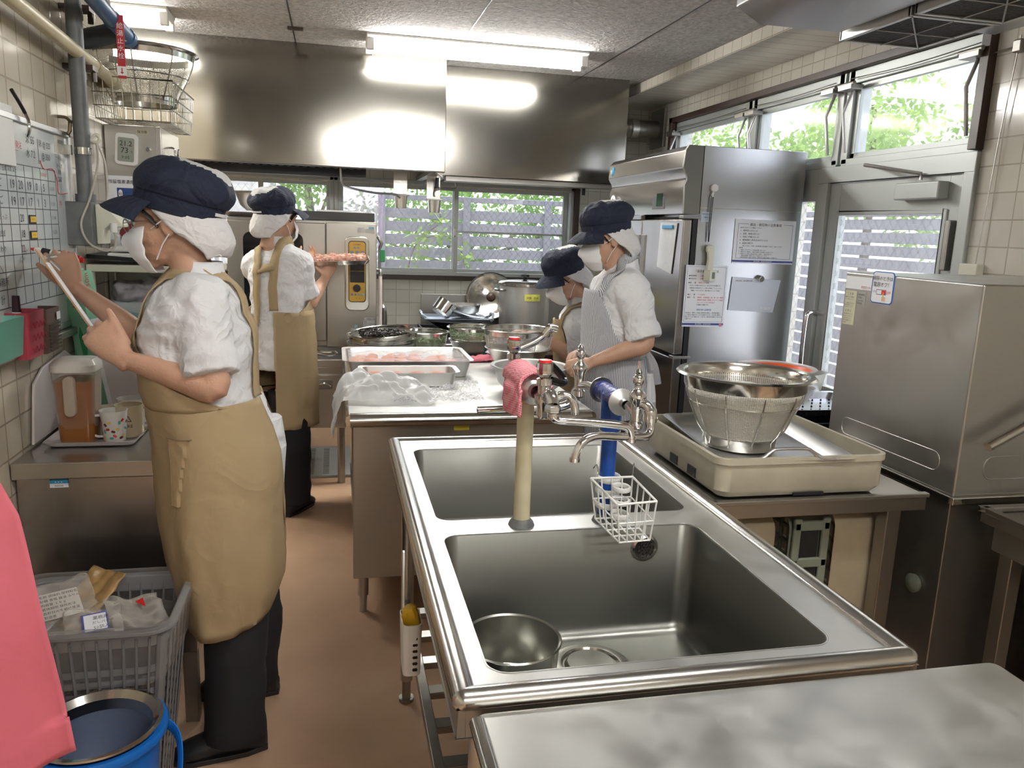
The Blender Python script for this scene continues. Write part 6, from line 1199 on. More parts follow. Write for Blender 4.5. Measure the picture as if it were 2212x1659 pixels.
# cartons on the counter in front of the shelf
M_car = mat('carton brown', (.48, .32, .19), .7, noise_amt=.1)
oc = thing('orange_carton', 'brown and orange small carton with a printed label beside the elbow', 'carton', (-.66, 2.95, 1.1)); MB().box((-.735, 2.90, 1.06), (-.65, 2.99, 1.145)).build('carton', M_car, oc, bev=.002); MB().box((-.650, 2.90, 1.06), (-.635, 2.99, 1.147)).build('orange_side', mat('carton orange', (.8, .22, .06), .5), oc, bev=.001)
MB().box((-.70, 2.898, 1.085), (-.665, 2.901, 1.132)).build('print_block', mat('tan print', (.30, .22, .15), .6), oc, smooth=0)
tag(MB().box((-.735, 2.90, .845), (-.60, 3.0, 1.058)).build('brown_carton', M_car, bev=.002), 'plain brown carton under the orange one', 'carton')
M_gb = mat('mint carton', (.25, .56, .38), .5, noise_amt=.05)
for i, (x, y, tl) in enumerate(((-.745, 2.80, 0), (-.815, 2.88, 0))):
    t = thing('wrap_carton', ('nearer tall mint green cling wrap carton lettered 45 x 50', 'second tall mint green wrap carton half hidden behind the first')[i], 'carton', (x, y, .85)); M_ = Matrix.Translation((x, y, .848)) @ Matrix.Rotation(math.radians(-9 if i == 0 else -6), 4, 'Y') @ Matrix.Rotation(math.radians(-25), 4, 'Z')
    MB().box((-.0375, -.0325, 0), (.0375, .0325, .475), M=M_).build('carton', M_gb, t, bev=.001)
    if i == 0:
        MB().box((.0365, -.033, .02), (.0382, .033, .32), M=M_).build('white_side', M_pap, t, smooth=0); MB().prism([(-.012, .19), (.002, .20), (.012, .24), (.0, .30), (-.012, .27)], 'y', -.0335, -.031, M=M_).build('leaf_print', mat('leaf print', (.04, .28, .12), .5), t, smooth=0)
        r3 = M_.to_3x3(); textmesh('carton_lettering', [('45㎝×50m', .034, .015, .355, 'LEFT', PI/2)], M_ @ Vector((0, -.0325, 0)), r3 @ Vector((1, 0, 0)), r3 @ Vector((0, 0, 1)), M_rink, t); textmesh('side_lettering', [('45㎝×50m', .026, .010, .355, 'LEFT', PI/2)], M_ @ Vector((.0375, 0, 0)), r3 @ Vector((0, 1, 0)), r3 @ Vector((0, 0, 1)), M_rink, t)
# ---- low counter cabinet ----
lc = thing('counter_cabinet', 'low stainless counter cabinet beside the writing cook with a blue sticker', 'cabinet', (-.6, 2.65, 0))
MB().box((-.845, 2.27, .24), (-.405, 3.0, .80)).build('cabinet_body', steel('counter steel', (.46, .43, .41), .26, stretch=(14, 1, 1)), lc, bev=.003)
MB().box((-.847, 2.245, .795), (-.39, 3.01, .842)).build('countertop', M_ss, lc, bev=.004)
for x in (-.81, -.43):
    for y in (2.31, 2.94): MB().box((x-.02, y-.02, 0), (x+.02, y+.02, .24)).build('leg', M_ssd, lc, bev=.003)
MB().box((-.762, 2.268, .765), (-.716, 2.271, .787)).build('sticker', M_pap, lc, smooth=0); MB().box((-.762, 2.2665, .777), (-.716, 2.27, .787)).build('sticker_band', mat('sticker cyan', (.03, .30, .55), .5), lc, smooth=0)
textmesh('sticker_text', [('★ ★ ★', .006, -.739, .7795, 'CENTER')], (0, 2.2665, 0), ux, uz, M_wht, lc); textmesh('sticker_text', [('KATORI', .006, -.739, .768, 'CENTER')], (0, 2.268, 0), ux, uz, M_ink, lc)
# tray, back panels
ty = MB(); rloft(ty, [(-.69, 2.53, .846, .225, .27, .02), (-.69, 2.53, .860, .25, .30, .02), (-.69, 2.53, .860, .242, .29, .02), (-.69, 2.53, .850, .22, .265, .018)])
tag(ty.build('white_tray', mat('lilac white plastic', (.70, .66, .66), .35)), 'off-white tray on the counter carrying the pitcher and mugs', 'tray')
wb2 = thing('white_splash_box', 'open off-white plastic guard standing behind the pitcher and mugs', 'guard', (-.69, 2.75, .845))
MB().prism([(2.40, .85), (2.78, .85), (2.78, 1.05), (2.72, 1.075), (2.52, 1.055), (2.44, 1.02)], 'x', -.846, -.838).build('side_panel', MATS['lilac white plastic'], wb2, bev=.003)
MB().box((-.842, 2.77, .848), (-.50, 2.778, 1.035)).build('back_panel', MATS['lilac white plastic'], wb2, bev=.003)
# pitcher
pt_ = thing('tea_pitcher', 'plastic pitcher of amber tea with a white lid on the tray', 'pitcher', (-.728, 2.44, .852)); px_, py_ = -.728, 2.445
q = MB(); rloft(q, [(px_, py_, .852, .088, .088, .018), (px_, py_, .862, .094, .094, .02), (px_, py_, 1.035, .108, .108, .024)]); q.build('tea', mat('amber tea', (.30, .11, .025), .25, noise_amt=.1, coat=.3), pt_)
q = MB(); rloft(q, [(px_, py_, .851, .092, .092, .02), (px_, py_, 1.06, .114, .114, .026), (px_, py_, 1.075, .114, .114, .026)]); q.f.pop(); q.build('clear_wall', film('pitcher plastic', (.8, .75, .7), .06, .12), pt_)
q = MB(); rloft(q, [(px_, py_, 1.058, .112, .112, .03), (px_, py_, 1.062, .122, .122, .034), (px_, py_, 1.080, .122, .122, .034), (px_, py_, 1.094, .10, .10, .03), (px_, py_, 1.098, .05, .05, .02)]); q.build('lid', mat('milky lid', (.70, .69, .63), .3), pt_)
MB().prism([(px_+x-.002, z+.995) for x, z in rrect(.030, .115, .0145)], 'y', py_-.078, py_-.056).build('handle', mat('milky handle', (.55, .47, .38), .3, alpha=.8), pt_, bev=.004)
MB().box((-.695, 2.36, .992), (-.69, 2.365, 1.05)).build('scale_mark', M_wht, pt_) if False else None
# mugs
def mug(label, x, y, r, h, m, ha, r2=None):
    t = thing('mug', label, 'mug', (x, y, .852)); r2 = r2 or r; b = .852
    MB().lathe([(0, .0), (r2-.003, 0), (r2, .004), (r, h), (r-.0035, h), (r2-.004, .008), (0, .006)], (x, y, b), 36).build('cup', m, t)
    d = Vector((math.cos(ha), math.sin(ha), 0)); C = Vector((x, y, b)); MB().tube(smoothpath([C+d*(r-.003)+Vector((0, 0, h*.85)), C+d*(r+.022)+Vector((0, 0, h*.82)), C+d*(r+.028)+Vector((0, 0, h*.5)), C+d*(r+.012)+Vector((0, 0, h*.2)), C+d*(r2-.002)+Vector((0, 0, h*.16))], 5), [(.0055, .004)]*21, 10).build('handle', m, t); return t
M_cer = mat('white glaze', (.72, .72, .68), .15, coat=.5)
pm = mug('white mug patterned with red, yellow and teal sweets, front of the tray', -.633, 2.43, .0385, .092, M_cer, math.radians(195), .030)
rnd = random.Random(3); cols = [mat('print red', (.55, .04, .03), .3), mat('print yellow', (.75, .5, .12), .3), mat('print teal', (.1, .35, .3), .3), mat('print maroon', (.12, .02, .02), .3)]
for ci, cm in enumerate(cols):
    for k in range(5):
        a = math.radians(-175+ (k*4+ci)*8.5+rnd.uniform(-3, 3)); z = .014+.066*((k*7+ci*3) % 10)/10; r = .030+.0085*z/.092+.0006; c = Vector((-.633+r*math.cos(a), 2.43+r*math.sin(a), .852+z)); e = Vector((-math.sin(a), math.cos(a), 0)); an = rnd.uniform(0, 3); n_ = Vector((math.cos(a), math.sin(a), 0))
        u2 = e*math.cos(an)+Vector((0, 0, 1))*math.sin(an); v2 = n_.cross(u2); s_ = .0055; vs = [c+u2*s_*x+v2*s_*.65*y+n_*.0004 for x, y in rrect(2, 2, .7, 3)]
        MB().add(vs, [tuple(range(len(vs)))]).build('printed_sweet', cm, pm, smooth=0)
bm2 = mug('beige mug with a dark flame mark behind the patterned mug', -.606, 2.49, .040, .095, mat('beige glaze', (.58, .50, .34), .25), math.radians(20))
textmesh('mug_print', [('🜂', .026, 0, .05, 'CENTER'), ('FIRE', .014, 0, .032, 'CENTER')], (-.600, 2.4492, .852), (1, .15, 0), uz, M_ink, bm2, lift=.0008)
mug('plain white mug at the back of the tray', -.622, 2.59, .0415, .093, M_cer, math.radians(-10))
mug('cream cup half hidden between the pitcher and the patterned mug', -.668, 2.50, .038, .085, mat('cream glaze', (.66, .60, .48), .2), math.radians(100))
# ---- rubbish basket ----
XF = lambda v: (-.580+(v[0]+.548)*1.01, 1.962+(v[1]-1.905)*1.03, v[2]*.955)
gbk = thing('laundry_basket', 'grey slatted plastic basket lined with a clear bag of packaging waste', 'basket', (-.55, 1.9, 0))
M_gry = mat('grey basket plastic', (.20, .195, .20), .45)
BX, BY = -.548, 1.905
def bsec(z): t = z/.60; return (.27+.115*t, .20+.10*t)
q = MB(); 
for z0 in [.02+.032*k for k in range(15)]:
    w0, d0 = bsec(z0); w1, d1 = bsec(z0+.018); rloft(q, [(BX, BY, z0, w0, d0, .05), (BX, BY, z0+.018, w1, d1, .05), (BX, BY, z0+.018, w1-.006, d1-.006, .05), (BX, BY, z0, w0-.006, d0-.006, .05)]); q.f.pop()
for k in range(12):
    for s in (-1, 1):
        f = -.40+.8*k/11
        q.tube([(BX+f*bsec(0)[0], BY+s*bsec(0)[1]/2, .01), (BX+f*bsec(.6)[0], BY+s*bsec(.6)[1]/2, .57)], [(.008, .003)]*2, 6)
for k in range(5):
    for s in (-1, 1): f = -.36+.72*k/4; q.tube([(BX+s*bsec(0)[0]/2, BY+f*bsec(0)[1], .01), (BX+s*bsec(.6)[0]/2, BY+f*bsec(.6)[1], .57)], [(.008, .003)]*2, 6)
for s1 in (-1, 1):
    for s2 in (-1, 1): q.tube([(BX+s1*(bsec(0)[0]/2-.014), BY+s2*(bsec(0)[1]/2-.014), .01), (BX+s1*(bsec(.6)[0]/2-.014), BY+s2*(bsec(.6)[1]/2-.014), .57)], .012, 8)
q.build('slatted_wall', M_gry, gbk)
w, d_ = bsec(.6); q = MB(); rloft(q, [(BX, BY, .545, w-.004, d_-.004, .05), (BX, BY, .575, w, d_, .05), (BX, BY, .582, w+.03, d_+.03, .06), (BX, BY, .592, w+.03, d_+.03, .06), (BX, BY, .590, w-.012, d_-.012, .05), (BX, BY, .55, w-.014, d_-.014, .05)]); q.f.pop(); q.build('rim', M_gry, gbk, bev=.002)
q = MB(); rloft(q, [(BX, BY, .015, .24, .17, .04), (BX, BY, .01, .24, .17, .04)]); q.build('basket_floor', M_gry, gbk)
rnd = random.Random(5); q = MB(); N_ = 72; vs = []; rows = [(.30, -.05), (.48, -.02), (.575, -.012), (.603, .004), (.604, .030), (.585, .042), (.55, .036), (.50, .030), (.455, .022)]
for ri_, (z, g) in enumerate(rows):
    w, d_ = bsec(min(z, .6)); pl = rrect(w+g, d_+g, .05, 17)
    for i, (x, y) in enumerate(pl): n1 = noise.noise(Vector((x*22, y*22, z*9))); e = 1+.03*n1*(1 if ri_ not in (3, 4) else .3); vs.append((BX+x*e, BY+y*e, z+(.014*noise.noise(Vector((x*16, y*16, 4))) if ri_ > 5 or ri_ < 2 else 0)-(.03*noise.noise(Vector((x*9, y*9, 2))) if ri_ == 8 else 0)))
m_ = len(vs)//len(rows); q.add(vs, [(k*m_+i, k*m_+(i+1) % m_, (k+1)*m_+(i+1) % m_, (k+1)*m_+i) for k in range(len(rows)-1) for i in range(m_)])
q.build('bin_liner', film('liner film', (.62, .60, .60), .03, .14), gbk, smooth=180)
def packet(label, c, w, h, rot, m, extra=None):
    t = thing('food_packet', label, 'packet', c); M_ = Matrix.Translation(c) @ Matrix.Rotation(rot[2], 4, 'Z') @ Matrix.Rotation(rot[0], 4, 'X') @ Matrix.Rotation(rot[1], 4, 'Y')
    MB().grid(lambda a, b: ((a-.5)*w, (b-.5)*h, .012*noise.noise(Vector((a*5, b*5, c[0]*40)))+.006*math.sin(a*9)), 20, 20, M=M_).build('packet_film', m, t, solid=.0008, smooth=180)
    if extra: extra(t, M_)
    return t
M_clr = film('packet film', (.85, .8, .72), .07, .1); M_ogd = mat('brown print film', (.42, .26, .10), .3, noise_amt=.6, noise_scale=30)
def lab1(t, M_): MB().box((-.055, -.035, .010), (.045, .045, .012), M=M_).build('label', mat('label paper', (.62, .60, .56), .5), t, smooth=0); r3 = M_.to_3x3(); textmesh('label_print', [('名称 調味料 原材料名', .0085, -.05, .034), ('砂糖 食塩 醤油 みりん', .0085, -.05, .022), ('内容量 １ｋｇ', .0085, -.05, .010), ('賞味期限 保存方法', .0085, -.05, -.002), ('直射日光を避け常温', .0085, -.05, -.014), ('製造者', .0085, -.05, -.026)], M_ @ Vector((0, 0, .012)), r3 @ Vector((1, 0, 0)), r3 @ Vector((0, 1, 0)), M_ink, t)
packet('clear packet with a long printed white label leaning in the basket', (-.625, 1.90, .585), .16, .17, (math.radians(28), 0, math.radians(28)), M_clr, lab1)
packet('brown printed packet corner rising highest from the basket', (-.575, 1.945, .585), .11, .17, (math.radians(35), 0, math.radians(-32)), M_ogd)
def lab2(t, M_): MB().box((-.025, -.030, .010), (.03, .022, .012), M=M_).build('label_border', MATS['notice blue'], t, smooth=0); MB().box((-.020, -.027, .0115), (.027, .018, .013), M=M_).build('label', M_pap, t, smooth=0); r3 = M_.to_3x3(); textmesh('label_print', [('業務用', .011, -.016, .006), ('だしパック', .009, -.018, -.006), ('50袋入', .011, -.016, -.020)], M_ @ Vector((0, 0, .013)), r3 @ Vector((1, 0, 0)), r3 @ Vector((0, 1, 0)), M_ink, t)
packet('crumpled packet with a blue-bordered label at the basket front', (-.535, 1.84, .57), .12, .10, (math.radians(30), 0, math.radians(20)), M_clr, lab2)
packet('clear crumpled film with a red corner at the right of the basket', (-.455, 1.90, .565), .13, .11, (math.radians(20), .2, .5), M_clr, lambda t, M_: MB().prism([(.0, .02), (.02, .03), (.018, .0)], 'z', .012, .014, M=M_).build('red_corner', M_red, t, smooth=0))
packet('shiny clear film scrap at the left of the basket', (-.685, 1.86, .56), .10, .12, (math.radians(25), .3, -.4), film('shiny film', (.9, .92, .95), .15, .03))
q = MB(); rloft(q, [(BX, BY, .44, .30, .22, .04), (BX, BY, .53, .34, .25, .05)]); tag(q.build('mixed_waste', mat('mixed waste', (.10, .09, .085), .5, noise_amt=.6, noise_scale=30), fn=lambda p, n: p+n*.012*noise.noise(p*40)), 'dark mixed waste filling the basket below the packets', 'waste', kind='stuff')
# ---- blue bucket with sieve ----
XF = lambda v: (-.508+(v[0]+.508)*.95, 1.677+(v[1]-1.677)*.95, v[2]*1.14)
bk = thing('blue_bucket', 'blue plastic bucket on the floor at the lower left', 'bucket', (-.508, 1.677, 0)); bc = (-.508, 1.677, .0)
M_bb = mat('bucket blue', (.01, .15, .55), .35)
MB().lathe([(0, .005), (.095, .0), (.10, .01), (.128, .325), (.128, .34), (.147, .345), (.150, .355), (.146, .362), (.132, .360), (.124, .34), (.096, .012), (0, .01)], bc, 56).build('bucket_body', M_bb, bk)
MB().tube(smoothpath([(bc[0]+.13, bc[1]+.05, .335), (bc[0]+.165, bc[1]+.02, .315), (bc[0]+.175, bc[1]-.03, .265), (bc[0]+.16, bc[1]-.09, .20), (bc[0]+.12, bc[1]-.13, .17)], 6), [(.004, .013)]*25, 10).build('bucket_handle', M_bb, bk)
bsv = thing('mesh_sieve', 'round fine mesh sieve sitting in the blue bucket', 'sieve', (bc[0], bc[1], .25))
MB().lathe([(.0, -.02), (.06, .0), (.095, .04), (.116, .095)], (bc[0], bc[1], .25), 48).build('mesh_bowl', meshmat('dark mesh', (.10, .12, .17), .0026, .85, metal=.2, rough=.6), bsv, smooth=180)
MB().lathe([(.113, .088), (.115, .110), (.130, .122), (.138, .121), (.138, .117), (.130, .117), (.118, .107), (.117, .088), (.113, .088)], (bc[0], bc[1], .25), 56).build('rim', M_pol, bsv)
XF = None
# ---- pink apron hanging near the camera ----
def pinkf(a, b):
    z = 1.36 - b*.675; xr = -.475 + .085*b - .18*max(0, .42-b); xl = -.84; x = xl + (xr-xl)*a
    y = 1.22 + .05*math.sin(a*5+b*1.2) + .02*math.sin(a*13+b*2) - .05*b*a + .02*noise.noise(Vector((a*4, b*4, 1)))
    z += -.07*a*(1-a)*2*b + (.05*(a-.72) if b > .9 and a > .72 else 0) - (.10*(.55-a)*b if a < .55 else 0)
    return (x, y, z)
M_pk = mat('coral pink cloth', (.66, .15, .20), .75, bump=.15, bump_scale=25)
pa = thing('hanging_pink_apron', 'coral pink cloth apron hanging at the left edge close to the camera', 'apron', (-.7, 1.22, .55)); MB().grid(pinkf, 60, 60).build('apron_cloth', M_pk, pa, solid=.002, smooth=180); MB().tube([(-.85, 1.24, 1.42), (-.80, 1.24, 1.44), (-.79, 1.235, 1.36)], .004, 8).build('hanging_loop', M_pk, pa)
tag(MB().box((-.848, 1.5, .25), (-.80, 1.9, 1.12)).build('leaning_board', mat('pale board', (.55, .47, .33), .6), bev=.004), 'pale wooden board against the wall at the left edge', 'board')

# ================= people =================
def skinmat():
    m = mat('skin', (.60, .36, .25), .48, sss=.12, noise_amt=.18, noise_scale=25, bump=.12, bump_scale=160); return m
M_skin = skinmat()
def foldmat(name, col, sc=7, st=.85, dist=.035):
    m = mat(name, col, .82); N = m.node_tree.nodes; L = m.node_tree.links; B = N['Principled BSDF']; tc = N.new('ShaderNodeTexCoord'); prev = None
    for s_, d_, w_, g_ in ((sc, dist, 1.4, st), (sc*3.2, dist*.28, .8, st*.7), (350, .001, 0, .3)):
        n = N.new('ShaderNodeTexNoise'); n.inputs['Scale'].default_value = s_; n.inputs['Detail'].default_value = 2; n.inputs['Distortion'].default_value = w_; L.new(tc.outputs['Object'], n.inputs[0])
        a = N.new('ShaderNodeMath'); a.operation = 'SUBTRACT'; a.inputs[1].default_value = .5; b = N.new('ShaderNodeMath'); b.operation = 'ABSOLUTE'; L.new(n.outputs[0], a.inputs[0]); L.new(a.outputs[0], b.inputs[0])
        q = N.new('ShaderNodeBump'); q.invert = True; q.inputs['Strength'].default_value = g_; q.inputs['Distance'].default_value = d_; L.new(b.outputs[0], q.inputs['Height'])
        if prev: L.new(prev.outputs[0], q.inputs['Normal'])
        prev = q
    L.new(prev.outputs[0], B.inputs['Normal']); return m
M_coat = foldmat('white coat cotton', (.76, .76, .78))
M_net = foldmat('white hair net', (.68, .67, .67), 10, .4)
M_mask = mat('white mask', (.80, .80, .80), .8)
M_cap = foldmat('navy cap cotton', (.009, .014, .034), 11, .5)
M_capw = mat('white cap mesh', (.55, .55, .54), .85, bump=.3, bump_scale=500)
M_tan = foldmat('tan apron cotton', (.40, .30, .17), 4.5, .4, .03)
M_trs = mat('black trousers', (.012, .012, .015), .85)
M_shoe = mat('black shoe rubber', (.010, .010, .012), .42)
M_hair = mat('black hair', (.015, .010, .008), .5)
def stripemat():
    m = mat('striped apron cotton', (.6, .6, .6), .8); N = m.node_tree.nodes; L = m.node_tree.links; B = N['Principled BSDF']
    tc = N.new('ShaderNodeUVMap'); sx = N.new('ShaderNodeSeparateXYZ'); L.new(tc.outputs[0], sx.inputs[0]); f = N.new('ShaderNodeMath'); f.operation = 'FRACT'; L.new(sx.outputs[0], f.inputs[0])
    g = N.new('ShaderNodeMath'); g.operation = 'LESS_THAN'; g.inputs[1].default_value = .42; L.new(f.outputs[0], g.inputs[0]); mx = N.new('ShaderNodeMixRGB'); L.new(g.outputs[0], mx.inputs[0]); mx.inputs[1].default_value = (.70, .71, .74, 1); mx.inputs[2].default_value = (.13, .14, .17, 1); L.new(mx.outputs[0], B.inputs['Base Color']); return m
M_str = stripemat()
Z = Vector((0, 0, 1))
def frame(F, roll=0):
    f = Vector(F).normalized(); l = Z.cross(f).normalized(); u = f.cross(l)
    return f, l, u
def limb(mb, pts, rad, n=14, k=5):
    P = smoothpath(pts, k); a = lerps([r if not isinstance(r, tuple) else r[0] for r in rad], k); b = lerps([r if not isinstance(r, tuple) else r[1] for r in rad], k)
    return mb.tube(P, [(x, y) for x, y in zip(a, b)], n)
def hand(mb, w, d, n, side, curl=(.5, .6, .5), spread=.06, s=.95, thumb=(.55, .75, -.35), tb=.35, per=None):
    # w wrist, d towards the fingers, n back-of-hand normal, side +1/-1 puts the index side along d x n
    w = Vector(w); d = Vector(d).normalized(); n = Vector(n); n = (n - d*n.dot(d)).normalized(); x = d.cross(n)*side
    mb.loft([(w - d*.02*s, x*.024*s, n*.019*s), (w + d*.005*s, x*.026*s, n*.018*s), (w + d*.035*s, x*.036*s, n*.017*s), (w + d*.065*s, x*.041*s, n*.0155*s), (w + d*.088*s, x*.040*s, n*.012*s), (w + d*.094*s, x*.034*s, n*.008*s)], 16)
    for i, (o, L_) in enumerate(((.030, .070), (.0105, .078), (-.0095, .073), (-.0285, .058))):
        c = per[i] if per else curl; b = w + d*(.082 - (.006 if i in (0, 3) else 0))*s + x*o*s; dd = (d + x*spread*(1.5 - i)).normalized(); P = [b - dd*.012*s, b + n*.002]; an = 0; q = b + n*.002
        for f_, cc in zip((.44, .31, .25), c):
            an += cc; v = dd*math.cos(an) - n*math.sin(an); q = q + v*L_*f_*s; P.append(q)
        r = (.0092, .0092, .0082, .0076, .0062) if i < 3 else (.0082, .0080, .0072, .0066, .0056)
        limb(mb, P, [v*s for v in r], 10, 4); mb.ball(P[-1], r[-1]*s*1.03, 8)
    b = w + d*.022*s + x*.022*s - n*.006*s; t = (d*thumb[0] + x*thumb[1] + n*thumb[2]).normalized(); t2 = (t + d*tb - n*.15).normalized()
    P = [b, b + t*.034*s, b + t*.034*s + t2*.030*s, b + t*.034*s + t2*.054*s]; limb(mb, P, [.0145*s, .0120*s, .0100*s, .0075*s], 12, 4); mb.ball(P[-1], .0076*s, 8)
    return w + d*.09*s
def snap(o, target, off, only_inside=True, reach=.09):
    # keep cloth lying on the garment under it
    wo = worldloc(o); wt = worldloc(target)
    for v in o.data.vertices:
        ok, loc, nr, _ = target.closest_point_on_mesh(v.co + wo - wt)
        if not ok: continue
        d = (v.co + wo - wt - loc).dot(nr)
        if (d < off if only_inside else True) and (v.co + wo - wt - loc).length < reach: v.co = loc + nr*off + wt - wo
    o.data.update()
def headskin(mb, M):
    B = lambda c, r: mb.ball(c, r, 20, M=M)
    B((-.012, 0, .035), (.094, .075, .085)); B((.022, 0, -.01), (.070, .068, .078)); B((.030, 0, -.055), (.056, .052, .050)); B((.055, 0, -.092), (.026, .026, .022)); B((.0, 0, -.045), (.060, .058, .05))
    mb.tube([(.078, 0, .004), (.092, 0, -.018), (.106, 0, -.036), (.094, 0, -.046)], [(.009, .008), (.011, .010), (.015, .011), (.010, .006)], 10, M=M)
    for s in (-1, 1):
        B((.060, s*.036, -.028), (.026, .022, .020)); B((.076, s*.030, .022), (.014, .026, .008)); B((-.012, s*.077, -.004), (.020, .008, .032)); B((-.008, s*.081, .006), (.014, .006, .018))
    mb.tube([(-.020, 0, -.03), (-.030, 0, -.085), (-.042, 0, -.15)], [.056, .050, .056], 18, M=M)
def headwear(root, body, M, sc=1.0, tilt=-.16, strap=True, glasses=False, gaze=0, puff=1.0):
    T = M @ Matrix.Rotation(tilt, 4, 'Y') @ Matrix.Scale(sc, 4)
    n_ = 56; lv = [(.026, .104, .087, 0), (.030, .108, .090, 0), (.064, .110, .093, 0), (.068, .114, .097, -.002), (.088, .118*puff, .103*puff, -.006), (.112, .113*puff, .099*puff, -.008), (.134, .097, .085, -.009), (.150, .070, .062, -.010), (.157, .038, .035, -.010), (.159, .0005, .0005, -.010)]
    zz = smoothpath([(a, b, c) for a, b, c, _ in lv], 4); cx = lerps([q[3] for q in lv], 4); mb = MB()
    mb.loft([((x - .012, 0, v[0]), (v[1], 0, 0), (0, v[2], 0)) for v, x in zip(zz, cx)], n_, False, M=T)
    Ti = T.inverted()
    def fn(p, n): q = Ti @ p; k = max(0, min(1, (q.z-.07)/.03)); return p + n*k*(.006*noise.noise(q*28) + .005*(1-2*abs(noise.noise(Vector((math.atan2(q.y, q.x)*2.2, q.z*9, 3))))))
    cap = mb.build('cap', M_cap, root, smooth=180, fn=fn); cap.data.materials.append(M_capw)
    wl = worldloc(cap)
    for p in cap.data.polygons:
        q = Ti @ (Vector(p.center) + wl)
        if q.z > .10 and ((q.x + .055)/.066)**2 + (q.y/.058)**2 < 1: p.material_index = 1
    def brim(a, b): t = (a - .5)*2.3; r = .104 + .072*b*max(0, math.cos(t*.62))**1.0; return (r*math.cos(t)*(1.0) - .012, r*math.sin(t)*.86, .044 - .030*b*b - .012*b - .012*abs(math.sin(t))**2*b)
    br = MB().grid(brim, 36, 8, M=T).build('brim', M_cap, cap, solid=.004, smooth=60)
    if strap: MB().loft([((-.012, 0, z), (.1125, 0, 0), (0, .0935, 0)) for z in (.048, .056)], 10, False, False, t0=2.6, t1=3.5, M=T).build('band_strap', M_net, cap, solid=.001, smooth=60)
    # cloth net: open at the face
    lv = [(.045, -.012, .100, .085, 1.18), (.020, -.020, .104, .089, 1.28), (-.010, -.032, .108, .090, 1.42), (-.040, -.042, .108, .086, 1.62), (-.068, -.050, .100, .076, 1.85), (-.095, -.052, .080, .062, 2.05)]
    secs = smoothpath([(a, b, 0) for a, b, *_ in lv], 4); A = lerps([q[2] for q in lv], 4); B_ = lerps([q[3] for q in lv], 4); C_ = lerps([q[4] for q in lv], 4); vs = []; m_ = 40
    for s_, a, b, t0 in zip(secs, A, B_, C_):
        for i in range(m_+1): t = t0 + (2*PI - 2*t0)*i/m_; vs.append((s_.y + a*math.cos(t), b*math.sin(t), s_.x))
    mb = MB(); mb.add([v for v in vs], [(k*(m_+1)+i, k*(m_+1)+i+1, (k+1)*(m_+1)+i+1, (k+1)*(m_+1)+i) for k in range(len(secs)-1) for i in range(m_)], M)
    Mi = M.inverted()
    mb.build('hair_net', M_net, root, solid=.003, smooth=180, fn=lambda p, n: p + n*(.005*noise.noise((Mi @ p)*Vector((1, 1, 1))*26) + .003*noise.noise((Mi @ p)*60)))
    # mask
    def mk(a, b):
        t = (a - .5)*2.55; z = .0 - .122*b; rx = [.062, .088, .092, .088, .076, .050]; f = b*5; i = min(4, int(f)); r = rx[i] + (rx[i+1]-rx[i])*(f-i); nose_ = .020*math.exp(-(t/.28)**2)*math.exp(-((b-.28)/.25)**2)
        w = .062 + .010*math.sin(PI*min(1, b*1.1)) - .022*max(0, b-.7)/.3
        return (.024 + (r-.008 + nose_)*max(0, math.cos(t))**.8 + .0015*math.sin(b*22), w*math.sin(t)*1.02, z)
    ms_ = MB().grid(mk, 36, 26, M=M).build('face_mask', M_mask, root, solid=.0015, smooth=180)
    st = MB()
    for s in (-1, 1):
        st.tube([M @ Vector((.032, s*.066, -.012)), M @ Vector((.012, s*.081, -.002)), M @ Vector((-.012, s*.088, .012))], .0016, 6); st.tube([M @ Vector((.030, s*.064, -.088)), M @ Vector((.008, s*.076, -.052)), M @ Vector((-.014, s*.088, -.028))], .0016, 6)
    st.build('ear_loops', M_mask, ms_)
    for s in (-1, 1):
        e = MB().ball((.070, s*.031, .004), (.013, .013, .011), 16, M=M).build('eye', mat('eye white', (.7, .68, .65), .2), root); MB().ball((.0795, s*.031, .001+gaze), (.005, .0065, .006), 12, M=M).build('iris', M_blk, e)
        MB().tube([M @ Vector((.078, s*.018, .026)), M @ Vector((.079, s*.032, .031)), M @ Vector((.068, s*.048, .027))], [(.0035, .002)]*3, 6).build('eyebrow', M_hair, root)
        MB().tube([M @ Vector((.081, s*.019, .009)), M @ Vector((.084, s*.031, .012)), M @ Vector((.074, s*.045, .008))], .0018, 6).build('eyelid', M_hair, root)
        MB().tube([M @ Vector((.050, s*.066, .035)), M @ Vector((.028, s*.074, .015)), M @ Vector((.012, s*.077, -.01))], [(.010, .004), (.010, .004), (.004, .003)], 8).build('side_hair', M_hair, root)
    if glasses:
        g = MB()
        for s in (-1, 1):
            g.tube([M @ Vector((.098, s*.034 + .022*math.cos(t*PI/10), .0 + .016*math.sin(t*PI/10))) for t in range(20)], .0011, 6, closed=True); g.tube([M @ Vector((.096, s*.055, .006)), M @ Vector((.05, s*.074, .008)), M @ Vector((-.01, s*.082, .004))], .0012, 6)
        g.tube([M @ Vector((.098, -.012, .002)), M @ Vector((.101, 0, .005)), M @ Vector((.098, .012, .002))], .0011, 6); g.build('glasses', M_ssd, root)
